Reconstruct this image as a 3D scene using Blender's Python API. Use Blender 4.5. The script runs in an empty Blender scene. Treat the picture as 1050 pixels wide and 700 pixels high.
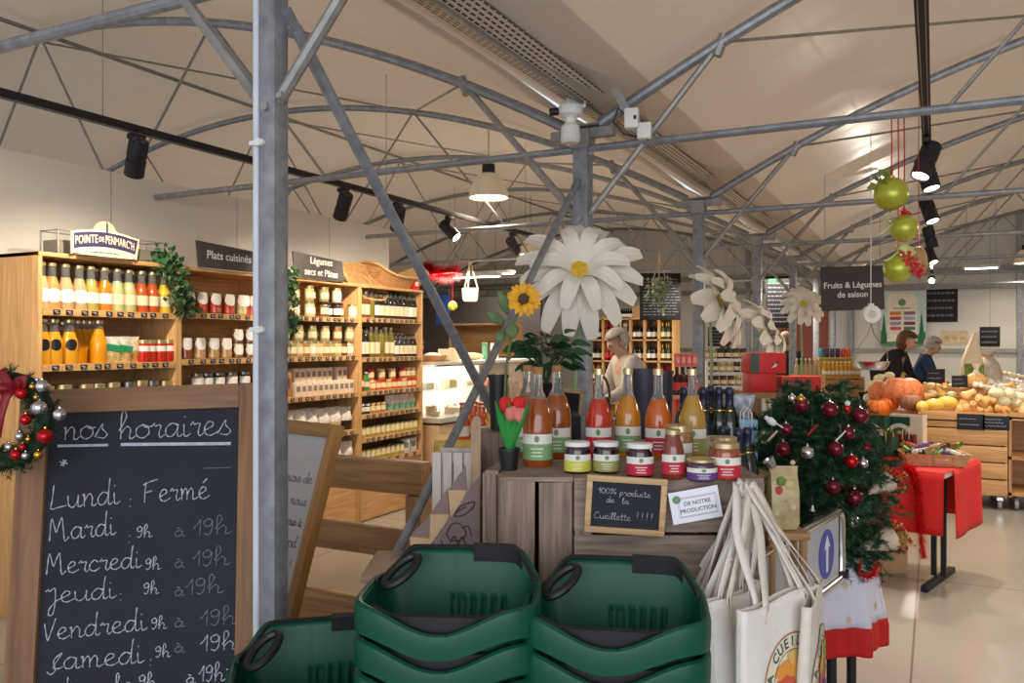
import bpy, bmesh, math, random
from math import sin, cos, pi, radians
from mathutils import Vector, Matrix, Euler, noise as mnoise

# ---------------------------------------------------------------- camera, world, exposure
S = bpy.context.scene
TH = radians(26.8)                      # the camera looks this far left of the column row
EYE, FPX = 1.58, 858.0
cd = bpy.data.cameras.new('camera'); cam = bpy.data.objects.new('camera', cd)
S.collection.objects.link(cam); S.camera = cam
cam.location = (0, 0, EYE); cam.rotation_euler = (pi/2, 0, TH)
cd.sensor_width = 36.0; cd.lens = FPX/1050*36; cd.shift_y = 2/1050
cd.clip_start = 0.05; cd.clip_end = 200
S.view_settings.view_transform = 'Standard'; S.view_settings.look = 'None'
S.view_settings.gamma = 1.0; S.view_settings.use_curve_mapping = False
S.view_settings.exposure = 0.0
S.cycles.use_denoising = True
S.cycles.max_bounces = 8; S.cycles.transmission_bounces = 6; S.cycles.transparent_max_bounces = 8
S.cycles.sample_clamp_indirect = 4.0

w = bpy.data.worlds.new('daylight'); S.world = w; w.use_nodes = True
wb = w.node_tree.nodes['Background']; wb.inputs[0].default_value = (0.86, 0.91, 1.0, 1); wb.inputs[1].default_value = 1.0

def lamp(name, kind, loc, energy, col, size=0.1, target=None, spot=60, blend=0.5, size_y=None):
    l = bpy.data.lights.new(name, kind); l.energy = energy; l.color = col
    if kind == 'AREA':
        l.size = size
        if size_y: l.shape = 'RECTANGLE'; l.size_y = size_y
    elif kind == 'SPOT':
        l.spot_size = radians(spot); l.spot_blend = blend; l.shadow_soft_size = size
    else: l.shadow_soft_size = size
    o = bpy.data.objects.new(name, l); S.collection.objects.link(o); o.location = loc
    if target is not None:
        o.rotation_euler = (Vector(target)-Vector(loc)).to_track_quat('-Z', 'Y').to_euler()
    return o
WARM = (1.0, 0.82, 0.60); SOFT = (1.0, 0.90, 0.77); NEUT = (1.0, 0.95, 0.88)
# daylight coming in through the open shop front behind the camera
lamp('shop_front_daylight', 'AREA', (1.5, -2.6, 1.9), 165, (0.86, 0.92, 1.0), 6.0, (0.0, 4.0, 1.2), size_y=2.6)

# ---------------------------------------------------------------- helpers
R_ = Vector((cos(TH), sin(TH), 0)); F_ = Vector((-sin(TH), cos(TH), 0))
def W(px, py, zc):                      # a pixel of the 1050x700 photo at distance zc -> a point of the place
    p = R_*((px-525)/FPX*zc) + F_*zc
    return Vector((p.x, p.y, EYE-(py-352)/FPX*zc))
def rayplane(px, py, p0, n):
    d = W(px, py, 1.0)-Vector((0, 0, EYE)); n = Vector(n)
    return Vector((0, 0, EYE)) + d*((Vector(p0)-Vector((0, 0, EYE))).dot(n)/d.dot(n))
def y_on(px, X):                        # Y of the point seen at pixel column px on the plane x = X
    t = (px-525)/FPX; return X*(cos(TH)+t*sin(TH))/(t*cos(TH)-sin(TH))
def x_on(px, Y):
    t = (px-525)/FPX; return Y*(t*cos(TH)-sin(TH))/(cos(TH)+t*sin(TH))
rnd = random.Random(7)
def lin(c):
    f = lambda v: v/12.92 if v <= 0.04045 else ((v+0.055)/1.055)**2.4
    return tuple(f(v/255.0) for v in c)
MATS = {}
def mat(name, rgb, rough=0.5, metal=0.0, vary=0.08, scale=8.0, bump=0.0, trans=0.0, emit=0.0, sub=0.0, bscale=None, ior=1.45, coat=0.0, stretch=(1, 1, 1), alpha=1.0, spec=0.5):
    if name in MATS: return MATS[name]
    m = bpy.data.materials.new(name); m.use_nodes = True; nt = m.node_tree; N = nt.nodes; L = nt.links
    b = N['Principled BSDF']; c = lin(rgb)
    b.inputs['Roughness'].default_value = rough; b.inputs['Metallic'].default_value = metal
    b.inputs['Specular IOR Level'].default_value = spec
    b.inputs['Transmission Weight'].default_value = trans; b.inputs['IOR'].default_value = ior
    b.inputs['Coat Weight'].default_value = coat; b.inputs['Alpha'].default_value = alpha
    tc = N.new('ShaderNodeTexCoord'); mp = N.new('ShaderNodeMapping'); mp.inputs['Scale'].default_value = stretch
    L.new(tc.outputs['Object'], mp.inputs[0])
    nz = N.new('ShaderNodeTexNoise'); nz.inputs['Scale'].default_value = scale; nz.inputs['Detail'].default_value = 4
    L.new(mp.outputs[0], nz.inputs['Vector'])
    r = N.new('ShaderNodeValToRGB')
    r.color_ramp.elements[0].position = 0.3; r.color_ramp.elements[1].position = 0.7
    r.color_ramp.elements[0].color = (*[max(0, x*(1-vary)) for x in c], 1)
    r.color_ramp.elements[1].color = (*[min(1, x*(1+vary)) for x in c], 1)
    L.new(nz.outputs['Fac'], r.inputs[0]); L.new(r.outputs[0], b.inputs['Base Color'])
    if sub: b.inputs['Subsurface Weight'].default_value = sub; b.inputs['Subsurface Radius'].default_value = (0.02, 0.01, 0.006)
    if emit: L.new(r.outputs[0], b.inputs['Emission Color']); b.inputs['Emission Strength'].default_value = emit
    if bump:
        n2 = N.new('ShaderNodeTexNoise'); n2.inputs['Scale'].default_value = bscale or scale*3; L.new(mp.outputs[0], n2.inputs['Vector'])
        bp = N.new('ShaderNodeBump'); bp.inputs['Strength'].default_value = bump; bp.inputs['Distance'].default_value = 0.01
        L.new(n2.outputs['Fac'], bp.inputs['Height']); L.new(bp.outputs[0], b.inputs['Normal'])
    MATS[name] = m; return m
def wood(name, c1, c2, axis=0, rough=0.55, scale=5.0, dark=None):
    if name in MATS: return MATS[name]
    m = bpy.data.materials.new(name); m.use_nodes = True; nt = m.node_tree; N = nt.nodes; L = nt.links; b = N['Principled BSDF']
    tc = N.new('ShaderNodeTexCoord'); mp = N.new('ShaderNodeMapping'); s = [scale*5]*3; s[axis] = scale*0.35; mp.inputs['Scale'].default_value = s
    L.new(tc.outputs['Object'], mp.inputs[0])
    nz = N.new('ShaderNodeTexNoise'); nz.inputs['Scale'].default_value = 1.6; nz.inputs['Detail'].default_value = 6; nz.inputs['Distortion'].default_value = 0.6
    L.new(mp.outputs[0], nz.inputs['Vector'])
    r = N.new('ShaderNodeValToRGB'); e = r.color_ramp.elements
    e[0].position = 0.32; e[1].position = 0.66; e[0].color = (*lin(c1), 1); e[1].color = (*lin(c2), 1)
    if dark: x = e.new(0.22); x.color = (*lin(dark), 1)
    L.new(nz.outputs['Fac'], r.inputs[0]); L.new(r.outputs[0], b.inputs['Base Color']); b.inputs['Roughness'].default_value = rough
    bp = N.new('ShaderNodeBump'); bp.inputs['Strength'].default_value = 0.15; bp.inputs['Distance'].default_value = 0.004
    L.new(nz.outputs['Fac'], bp.inputs['Height']); L.new(bp.outputs[0], b.inputs['Normal'])
    MATS[name] = m; return m

class MB:
    def __init__(s): s.bm = bmesh.new(); s.mi = 0
    def _fin(s, verts, M=None, smooth=True):
        if M is not None: bmesh.ops.transform(s.bm, matrix=M, verts=verts)
        for f in {f for v in verts for f in v.link_faces}: f.material_index = s.mi; f.smooth = smooth
    def m(s, i): s.mi = i; return s
    def box(s, c, size, rot=None, bev=0.0):
        r = bmesh.ops.create_cube(s.bm, size=1.0); v = r['verts']
        bmesh.ops.scale(s.bm, vec=size, verts=v)
        if bev:
            e = list({e for x in v for e in x.link_edges})
            q = bmesh.ops.bevel(s.bm, geom=e, offset=bev, segments=2, affect='EDGES', profile=0.5)
            v = list({x for f in q['faces'] for x in f.verts} | {x for x in v if x.is_valid})
            v = list({x for y in v for f in y.link_faces for x in f.verts})
        M = Matrix.Translation(c)
        if rot is not None: M = M @ (rot if isinstance(rot, Matrix) else Euler(rot).to_matrix()).to_4x4()
        s._fin(v, M); return s
    def bar(s, p0, p1, wid, hei, up=(0, 0, 1), bev=0.0):      # a rectangular beam between two points
        p0 = Vector(p0); p1 = Vector(p1); d = p1-p0; x = d.normalized(); u = Vector(up); y = u.cross(x).normalized(); z = x.cross(y)
        return s.box((p0+p1)/2, (d.length, wid, hei), Matrix((x, y, z)).transposed(), bev)
    def cyl(s, p0, p1, r0, r1=None, seg=12, caps=True):
        p0 = Vector(p0); p1 = Vector(p1); d = p1-p0; r1 = r0 if r1 is None else r1
        q = bmesh.ops.create_cone(s.bm, cap_ends=caps, segments=seg, radius1=max(r0, 1e-5), radius2=max(r1, 1e-5), depth=d.length)
        s._fin(q['verts'], Matrix.Translation((p0+p1)/2) @ d.to_track_quat('Z', 'Y').to_matrix().to_4x4()); return s
    def ball(s, c, r, seg=16, rings=10, scale=(1, 1, 1), rot=None):
        q = bmesh.ops.create_uvsphere(s.bm, u_segments=seg, v_segments=rings, radius=r)
        M = Matrix.Translation(c)
        if rot is not None: M = M @ Euler(rot).to_matrix().to_4x4()
        s._fin(q['verts'], M @ Matrix.Diagonal((*scale, 1))); return s
    def rings(s, loops, closed=True, cap0=False, cap1=False, M=None, skip=None):
        vs = [[s.bm.verts.new(p) for p in lp] for lp in loops]; n = len(loops[0])
        for i in range(len(vs)-1):
            for j in range(n if closed else n-1):
                if skip and skip(i, j): continue
                f = s.bm.faces.new((vs[i][j], vs[i][(j+1) % n], vs[i+1][(j+1) % n], vs[i+1][j])); f.smooth = True; f.material_index = s.mi
        if cap0: f = s.bm.faces.new(vs[0][::-1]); f.material_index = s.mi
        if cap1: f = s.bm.faces.new(vs[-1]); f.material_index = s.mi
        if M is not None: bmesh.ops.transform(s.bm, matrix=M, verts=[v for r in vs for v in r])
        return s
    def lathe(s, prof, seg=20, M=None, a0=0.0, a1=2*pi, cap=True):
        full = abs(a1-a0-2*pi) < 1e-6; n = seg if full else seg+1
        lp = [[(max(r, 1e-4)*cos(a0+(a1-a0)*k/seg), max(r, 1e-4)*sin(a0+(a1-a0)*k/seg), z) for k in range(n)] for r, z in prof]
        return s.rings(lp, full, cap and full, cap and full, M)
    def tube(s, pts, r, seg=8, closed=False, flat=1.0):
        pts = [Vector(p) for p in pts]; n = len(pts); loops = []; prev = None
        for i, p in enumerate(pts):
            a = pts[i-1] if (i or closed) else p; b = pts[(i+1) % n] if (i < n-1 or closed) else p
            t = (b-a).normalized()
            if prev is None:
                u = Vector((0, 0, 1)) if abs(t.z) < 0.9 else Vector((1, 0, 0)); x = u.cross(t).normalized()
            else: x = (prev-t*prev.dot(t)); x = x.normalized() if x.length > 1e-6 else prev
            prev = x; y = t.cross(x); rr = r[i] if isinstance(r, (list, tuple)) else r
            loops.append([p+x*rr*cos(2*pi*k/seg)+y*rr*flat*sin(2*pi*k/seg) for k in range(seg)])
        if closed: loops.append(loops[0])
        return s.rings(loops, True, not closed, not closed)
    def prism(s, poly, depth, M=None):     # polygon in XY extruded along +Z
        n = len(poly)
        a = [s.bm.verts.new((x, y, 0)) for x, y in poly]; b = [s.bm.verts.new((x, y, depth)) for x, y in poly]
        fs = [s.bm.faces.new(a[::-1]), s.bm.faces.new(b)] + [s.bm.faces.new((a[i], a[(i+1) % n], b[(i+1) % n], b[i])) for i in range(n)]
        for f in fs: f.material_index = s.mi
        if M is not None: bmesh.ops.transform(s.bm, matrix=M, verts=a+b)
        return s
    def grid(s, fn, nu, nv, M=None):
        vs = [[s.bm.verts.new(fn(i/nu, j/nv)) for j in range(nv+1)] for i in range(nu+1)]
        for i in range(nu):
            for j in range(nv):
                f = s.bm.faces.new((vs[i][j], vs[i+1][j], vs[i+1][j+1], vs[i][j+1])); f.smooth = True; f.material_index = s.mi
        if M is not None: bmesh.ops.transform(s.bm, matrix=M, verts=[v for r in vs for v in r])
        return s
    def poly(s, pts):
        f = s.bm.faces.new([s.bm.verts.new(p) for p in pts]); f.material_index = s.mi; return s
    def mesh(s, name, mats, sharp=35):
        me = bpy.data.meshes.new(name); bmesh.ops.recalc_face_normals(s.bm, faces=s.bm.faces[:]) if len(s.bm.faces) < 4000 else None
        s.bm.to_mesh(me); s.bm.free()
        for q in (mats if isinstance(mats, (list, tuple)) else [mats]): me.materials.append(q)
        me.set_sharp_from_angle(angle=radians(sharp)); return me
    def obj(s, name, mats, parent=None, loc=None, rot=None, solid=0.0, sharp=35, label=None):
        return place(name, s.mesh(name, mats, sharp), parent, loc, rot, solid, label)
def place(name, me, parent=None, loc=None, rot=None, solid=0.0, label=None):
    o = bpy.data.objects.new(name, me); S.collection.objects.link(o)
    if parent is not None: o.parent = parent
    if loc is not None: o.location = loc
    if rot is not None: o.rotation_euler = rot
    if solid: m = o.modifiers.new('thickness', 'SOLIDIFY'); m.thickness = abs(solid); m.offset = 0 if solid > 0 else -1
    if label: o['label'] = label
    return o
def tag(o, label, cat, group=None, kind=None):
    o['label'] = label; o['category'] = cat
    if group: o['group'] = group
    if kind: o['kind'] = kind
    return o
def struct(o, label=None, cat=None):
    o['kind'] = 'structure'
    if label: o['label'] = label
    if cat: o['category'] = cat
    return o
def empty(name, loc=(0, 0, 0), rz=0.0, rot=None):
    o = bpy.data.objects.new(name, None); S.collection.objects.link(o); o.location = loc
    o.rotation_euler = rot if rot is not None else (0, 0, rz); o.empty_display_size = 0.1; return o
def thing(name, label, cat, loc=(0, 0, 0), rz=0.0, group=None, rot=None):
    return tag(empty(name, loc, rz, rot), label, cat, group)
class Proto:                              # one of a kind: copies share its meshes
    def __init__(s, name, cat): s.name = name; s.cat = cat; s.parts = []
    def add(s, name, me, of=None, solid=0.0): s.parts.append((name, me, of, solid)); return s
    def spawn(s, loc, rz=0.0, label='', group=None, sc=1.0, rot=None):
        if len(s.parts) == 1:
            r = place(s.name, s.parts[0][1], solid=s.parts[0][3]); tag(r, label, s.cat, group); r.location = loc
            r.rotation_euler = rot if rot is not None else (0, 0, rz); r.scale = (sc,)*3 if not isinstance(sc, tuple) else sc
            return r
        r = thing(s.name, label, s.cat, loc, rz, group, rot); r.scale = (sc,)*3 if not isinstance(sc, tuple) else sc
        made = []
        for n, me, of, sol in s.parts: made.append(place(n, me, r if of is None else made[of], solid=sol))
        return r
def text_mesh(txt, size, depth=0.0, align='CENTER', bold=0.0, spacing=1.0, shear=0.0):
    c = bpy.data.curves.new('t', 'FONT'); c.body = txt; c.size = size; c.extrude = depth; c.align_x = align; c.align_y = 'CENTER'
    c.offset = bold; c.space_character = spacing; c.resolution_u = 3; c.shear = shear; c.space_line = 1.0
    o = bpy.data.objects.new('t', c); S.collection.objects.link(o)
    dg = bpy.context.evaluated_depsgraph_get(); me = bpy.data.meshes.new_from_object(o.evaluated_get(dg))
    bpy.data.objects.remove(o); bpy.data.curves.remove(c); return me
def lettering(txt, size, m, parent, loc, rot=(pi/2, 0, 0), depth=0.0008, name='lettering', **k):
    me = text_mesh(txt, size, depth, **k); me.materials.clear(); me.materials.append(m)
    for f in me.polygons: f.material_index = 0
    return place(name, me, parent, loc, rot)
ORD = 'first second third fourth fifth sixth seventh eighth ninth tenth eleventh twelfth thirteenth fourteenth fifteenth sixteenth seventeenth eighteenth nineteenth twentieth'.split()
ORD += ['twenty-'+x for x in ORD[:9]] + ['thirtieth'] + ['thirty-'+x for x in ORD[:9]] + ['fortieth'] + ['forty-'+x for x in ORD[:9]]

# shared materials
galv = mat('galvanised_steel', (140, 143, 148), 0.4, 0.4, 0.22, 22, bump=0.05)
galvd = mat('galvanised_steel_dull', (146, 144, 139), 0.42, 0.35, 0.2, 14)
steel = mat('brushed_chrome', (205, 205, 205), 0.16, 1.0, 0.04)
black = mat('black_plastic', (22, 22, 24), 0.45)
blackm = mat('matte_black_paint', (30, 30, 32), 0.6, bump=0.02)
white = mat('white_plastic', (225, 224, 220), 0.4)
slate = mat('chalkboard_slate', (28, 30, 38), 0.75, vary=0.25, scale=3, bump=0.02)
chalk = mat('white_chalk', (176, 180, 192), 0.95, vary=0.2, scale=60)
chalkdim = mat('faded_chalk', (112, 116, 128), 0.95, vary=0.2, scale=60)
pine = wood('pine_shelf', (186, 140, 86), (214, 170, 114), 1)
pinez = wood('pine_upright', (186, 140, 86), (214, 170, 114), 2)
oak = wood('oak_beam', (140, 102, 62), (176, 134, 88), 0)
oakz = wood('oak_post', (140, 102, 62), (176, 134, 88), 2)
crate_x = wood('weathered_crate_slats', (116, 97, 86), (156, 136, 122), 0, 0.8, 9, dark=(84, 68, 58))
crate_z = wood('weathered_crate_posts', (112, 92, 80), (152, 130, 114), 2, 0.8, 9, dark=(80, 64, 54))
kraft = mat('kraft_card', (196, 160, 116), 0.8, vary=0.1)
leafm = mat('green_leaf', (52, 92, 44), 0.45, vary=0.4, scale=25)
leafd = mat('dark_leaf', (34, 74, 42), 0.35, vary=0.35, scale=20)
paper = mat('white_paper', (236, 234, 230), 0.7, vary=0.02)
red = mat('red_cloth', (196, 22, 20), 0.75, vary=0.1, bump=0.05, bscale=200)
gold = mat('gold_metal', (212, 172, 80), 0.25, 1.0)
def on_frame(px, py, Y):                 # the point at a photo pixel on the plane of a roof frame
    X = x_on(px, Y); return W(px, py, -X*sin(TH)+Y*cos(TH))
# ---------------------------------------------------------------- the building
XR, U0, RISE, HALF, ZG = -1.70, 0.10, 1.30, 4.6, 2.70     # column row, arch shape
def arch_z(u): return ZG+RISE*(1-(1-u/HALF)**2)
FRAMES = [1.83]+[4.215+2.5*k for k in range(6)]
# floor
fm = bpy.data.materials.new('polished_concrete'); fm.use_nodes = True
_n = fm.node_tree.nodes; _l = fm.node_tree.links; _b = _n['Principled BSDF']
_tc = _n.new('ShaderNodeTexCoord'); _a = _n.new('ShaderNodeTexNoise'); _a.inputs['Scale'].default_value = 0.9; _a.inputs['Detail'].default_value = 8
_l.new(_tc.outputs['Object'], _a.inputs['Vector']); _r = _n.new('ShaderNodeValToRGB')
_r.color_ramp.elements[0].position = 0.3; _r.color_ramp.elements[1].position = 0.7
_r.color_ramp.elements[0].color = (*lin((142, 136, 126)), 1); _r.color_ramp.elements[1].color = (*lin((164, 157, 146)), 1)
_bk = _n.new('ShaderNodeTexBrick'); _bk.inputs['Scale'].default_value = 1.0; _bk.inputs['Brick Width'].default_value = 4.0; _bk.inputs['Row Height'].default_value = 4.0
_bk.offset = 0; _bk.inputs['Mortar Size'].default_value = 0.006; _bk.inputs['Color1'].default_value = _bk.inputs['Color2'].default_value = (1, 1, 1, 1); _bk.inputs['Mortar'].default_value = (0.55, 0.5, 0.45, 1)
_mp = _n.new('ShaderNodeMapping'); _mp.inputs['Location'].default_value = (0.1, 1.75, 0); _l.new(_tc.outputs['Object'], _mp.inputs[0]); _l.new(_mp.outputs[0], _bk.inputs['Vector'])
_mx = _n.new('ShaderNodeMix'); _mx.data_type = 'RGBA'; _mx.blend_type = 'MULTIPLY'; _mx.inputs[0].default_value = 1
_l.new(_r.outputs[0], _mx.inputs[6]); _l.new(_bk.outputs[0], _mx.inputs[7]); _l.new(_mx.outputs[2], _b.inputs['Base Color'])
_b.inputs['Roughness'].default_value = 0.2
struct(MB().box((-2.0, 7.5, -0.05), (20, 21, 0.1)).obj('floor', fm))
# membrane ceilings
def membrane():
    m = bpy.data.materials.new('translucent_greenhouse_film'); m.use_nodes = True; N = m.node_tree.nodes; L = m.node_tree.links
    b = N['Principled BSDF']; b.inputs['Base Color'].default_value = (*lin((238, 231, 222)), 1); b.inputs['Roughness'].default_value = 0.32
    tc = N.new('ShaderNodeTexCoord'); mp = N.new('ShaderNodeMapping'); mp.inputs['Scale'].default_value = (0.5, 2.2, 0.5); L.new(tc.outputs['Object'], mp.inputs[0])
    nz = N.new('ShaderNodeTexNoise'); nz.inputs['Scale'].default_value = 1.1; nz.inputs['Detail'].default_value = 1; L.new(mp.outputs[0], nz.inputs['Vector'])
    bp = N.new('ShaderNodeBump'); bp.inputs['Strength'].default_value = 0.22; bp.inputs['Distance'].default_value = 0.08; L.new(nz.outputs['Fac'], bp.inputs['Height']); L.new(bp.outputs[0], b.inputs['Normal'])
    t = N.new('ShaderNodeBsdfTranslucent'); t.inputs[0].default_value = (*lin((250, 234, 214)), 1)
    mx = N.new('ShaderNodeMixShader'); mx.inputs[0].default_value = 0.36
    L.new(b.outputs[0], mx.inputs[1]); L.new(t.outputs[0], mx.inputs[2]); L.new(mx.outputs[0], N['Material Output'].inputs[0]); return m
film = membrane()
def ceil(name, sx, xc):
    def fn(a, b):
        u = U0+a*(2*HALF-2*U0); Y = -1.6+b*19.1
        sag = 0.035*abs(sin(pi*(Y-1.715)/2.5))**0.6
        return (xc+sx*u, Y, arch_z(u)+0.07+sag)
    return struct(MB().grid(fn, 36, 152).obj(name, film, solid=0.01))
ceil('ceiling_right', 1, XR); ceil('ceiling_left', -1, XR); ceil('ceiling_far_left', -1, XR-2*HALF)
# gutters
def gutter(xg, name):
    m = bpy.data.materials.get('perforated_steel')
    if m is None:
        m = bpy.data.materials.new('perforated_steel'); m.use_nodes = True; N = m.node_tree.nodes; L = m.node_tree.links; b = N['Principled BSDF']
        tc = N.new('ShaderNodeTexCoord'); sp = N.new('ShaderNodeSeparateXYZ'); cb = N.new('ShaderNodeCombineXYZ'); L.new(tc.outputs['Object'], sp.inputs[0])
        L.new(sp.outputs[1], cb.inputs[0]); L.new(sp.outputs[0], cb.inputs[1])
        bk = N.new('ShaderNodeTexBrick'); bk.inputs['Scale'].default_value = 1; bk.inputs['Brick Width'].default_value = 0.05; bk.inputs['Row Height'].default_value = 0.024; bk.inputs['Mortar Size'].default_value = 0.0075
        bk.inputs['Color1'].default_value = bk.inputs['Color2'].default_value = (0.012, 0.011, 0.01, 1); bk.inputs['Mortar'].default_value = (*lin((214, 204, 190)), 1)
        L.new(cb.outputs[0], bk.inputs['Vector']); L.new(bk.outputs[0], b.inputs['Base Color']); b.inputs['Metallic'].default_value = 0.2; b.inputs['Roughness'].default_value = 0.5
    g = MB()
    for sx in (-1, 1): g.box((xg+sx*0.20, 7.9, 2.93), (0.2, 19, 0.015), (0, sx*-0.35, 0))
    g.box((xg, 7.9, 2.97), (0.26, 19, 0.012))
    r = struct(g.obj(name, film))
    q = MB()
    q.box((xg-0.06, 7.9, 2.86), (0.115, 19, 0.004), (0, 0.25, 0)); q.box((xg+0.06, 7.9, 2.86), (0.115, 19, 0.004), (0, -0.25, 0))
    q.obj('perforated_cover', m, r); MB().box((xg, 7.9, 2.838), (0.018, 19, 0.02)).obj('cover_rib', galvd, r)
    return r
gutter(XR+0.06, 'trim_1'); gutter(XR-2*HALF, 'trim_2')
# columns
def column(Y, name, X=XR, w=0.062, top=2.72, first=False):
    r = empty(name, (X, Y, 0)); struct(r)
    b = MB().box((0, 0, top/2), (w, w, top), bev=0.004); b.obj('steel_post', galv, r)
    MB().box((0, 0, top+0.03), (0.2, 0.1, 0.012)).box((0, 0, top-0.04), (w+0.02, w+0.02, 0.1)).box((-0.1, 0, top-0.01), (0.16, 0.05, 0.05)).box((0.1, 0, top-0.01), (0.16, 0.05, 0.05)).obj('head_bracket', galvd, r)
    b = MB()
    for z, sx in ((2.28, 1), (2.28, -1), (2.6, 1)): b.cyl((sx*(w/2), -0.012, z), (sx*(w/2+0.02), -0.012, z), 0.014, seg=6)
    b.cyl((0, -w/2-0.012, 2.25), (0, -w/2+0.01, 2.25), 0.014, seg=6).obj('bolts', galvd, r)
    MB().box((0, 0, 0.006), (0.16, 0.16, 0.012)).obj('base_plate', galvd, r)
    return r
COLX = x_on(280.5, FRAMES[0])
for i, Y in enumerate(FRAMES):
    c = column(Y, 'steel_column', COLX if i == 0 else XR, 0.059 if i == 0 else 0.085)
    if i == 0:
        MB().cyl((-0.044, -0.02, 0.05), (-0.044, -0.02, 2.7), 0.0115).obj('cable_conduit', mat('grey_conduit', (196, 200, 208), 0.4), c)
        k = MB()
        for z in (0.72, 1.62, 2.15): k.box((-0.03, -0.034, z), (0.05, 0.012, 0.012)).box((-0.02, -0.036, z), (0.016, 0.016, 0.02))
        k.obj('conduit_clips', white, c)
    if i < 6: column(Y, 'steel_column', XR-2*HALF, 0.062)
# trusses
AT, TT, BT = 0.030, 0.021, 0.010
def truss(Y, x0, sx, names=('roof_truss',)):
    r = empty('roof_truss', (x0, Y, 0)); struct(r)
    P = lambda u, z: (sx*u, 0, z)
    MB().tube([P(u, arch_z(u)-0.0) for u in [U0+(2*HALF-2*U0)*k/40 for k in range(41)]], AT, 10).obj('arch_tube', galv, r)
    MB().cyl(P(0.04, 2.63), P(2*HALF-0.04, 2.63), TT, seg=10).obj('tie_rod', galv, r)
    wm = MB()
    for m in (0, 1):
        f = (lambda u: u) if m == 0 else (lambda u: 2*HALF-u)
        wm.cyl(P(f(0.03), 2.27), P(f(0.74), arch_z(0.74)), 0.019, seg=8).cyl(P(f(0.72), arch_z(0.72)-0.05), P(f(0.76), arch_z(0.76)+0.03), 0.03, seg=8)
        for a, b in (((1.75, 2.63), (2.75, None)), ((2.75, None), (3.7, 2.63)), ((3.7, 2.63), (4.6, None))):
            za = a[1] or arch_z(a[0]); zb = b[1] or arch_z(b[0])
            wm.cyl(P(f(a[0]), za), P(f(b[0]), zb), BT, seg=6)
    wm.obj('web_struts', galvd, r)
    return r
for i, Y in enumerate(FRAMES[:]):
    truss(Y, XR, -1); truss(Y, XR, 1)
    if i > 2: truss(Y, XR-2*HALF, -1)
# ridge purlins and bracing wires
for X, z, n in ((XR-HALF, arch_z(HALF)+0.03, 3), (XR+HALF, arch_z(HALF)+0.03, 4)):
    struct(MB().cyl((X, -1.5, z), (X, 17.4, z), 0.018, seg=8).obj('roof_purlin', galvd))
for s in (-1, 1):
    for k in range(0, 5):
        Y = FRAMES[k+1] if k else FRAMES[1]
        struct(MB().cyl((XR+s*0.75, Y, arch_z(0.75)), (XR+s*2.75, Y+2.5, arch_z(2.75)), 0.009, seg=6).obj('wind_brace', galvd))
        struct(MB().cyl((XR+s*4.6, Y, 3.96), (XR+s*2.75, Y+2.5, arch_z(2.75)), 0.009, seg=6).obj('wind_brace', galvd))
# the X brace between the first two columns of the row
A0, B0 = Vector((COLX, FRAMES[0], 0)), Vector((XR, FRAMES[1], 0))
def brace(pa, pb):
    d = (pb-pa).normalized()
    b = MB().cyl(pa+d*0.06, pb-d*0.06, 0.019, seg=10)
    b.bar(pa, pa+d*0.09, 0.012, 0.03, (1, 0, 0)).bar(pb-d*0.09, pb, 0.012, 0.03, (1, 0, 0))
    struct(b.obj('cross_brace', galv))
ox = Vector((0.045, 0, 0))
brace(A0+ox+Vector((0, 0, 2.53)), B0+ox+Vector((0, 0, 0.19))); brace(A0-ox*1.6+Vector((0, 0, 0.12)), B0-ox*0.2+Vector((0, 0, 2.50)))
# walls
panel = bpy.data.materials.new('white_sandwich_panel'); panel.use_nodes = True
_n = panel.node_tree.nodes; _l = panel.node_tree.links; _b = _n['Principled BSDF']
_tc = _n.new('ShaderNodeTexCoord'); _sp = _n.new('ShaderNodeSeparateXYZ'); _cb = _n.new('ShaderNodeCombineXYZ'); _l.new(_tc.outputs['Object'], _sp.inputs[0])
_ad = _n.new('ShaderNodeMath'); _ad.operation = 'ADD'; _l.new(_sp.outputs[0], _ad.inputs[0]); _l.new(_sp.outputs[1], _ad.inputs[1]); _l.new(_ad.outputs[0], _cb.inputs[0]); _l.new(_sp.outputs[2], _cb.inputs[1])
_bk = _n.new('ShaderNodeTexBrick'); _bk.inputs['Scale'].default_value = 1; _bk.inputs['Brick Width'].default_value = 1.15; _bk.inputs['Row Height'].default_value = 12; _bk.offset = 0; _bk.inputs['Mortar Size'].default_value = 0.004
_bk.inputs['Color1'].default_value = (*lin((212, 209, 202)), 1); _bk.inputs['Color2'].default_value = (*lin((209, 206, 199)), 1); _bk.inputs['Mortar'].default_value = (*lin((150, 146, 138)), 1)
_l.new(_cb.outputs[0], _bk.inputs['Vector']); _l.new(_bk.outputs[0], _b.inputs['Base Color']); _b.inputs['Roughness'].default_value = 0.45
struct(MB().box((-5.04, 2.8, 1.375), (0.08, 8.6, 2.75)).obj('wall_left', panel))
struct(MB().box((-7.9, 7.06, 1.375), (5.64, 0.08, 2.75)).obj('wall_cold_room_end', panel))
struct(MB().box((-2.0, 17.54, 2.2), (20, 0.08, 4.4)).obj('wall_back', panel))
struct(MB().box((7.54, 8, 2.2), (0.08, 19, 4.4)).obj('wall_right', panel))
struct(MB().box((-10.98, 12, 2.2), (0.08, 11, 4.4)).obj('wall_far_left', panel))
t = MB()
for z in (1.45, 2.62, 2.95): t.box((-2.0, 17.46, z), (19, 0.06, 0.07))
struct(t.obj('trim_3', galvd))
for X in (x_on(872, 17.4), x_on(1046, 17.4), -3.4, -7.0, 4.5): struct(MB().box((X, 17.44, 2.1), (0.09, 0.09, 4.1)).obj('wall_post', galv))
# dark partition behind the delicatessen counter
struct(MB().box((-8.3, 13.0, 1.2), (4.6, 0.1, 2.4)).obj('wall_delicatessen', mat('dark_partition', (62, 54, 50), 0.7)))
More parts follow.
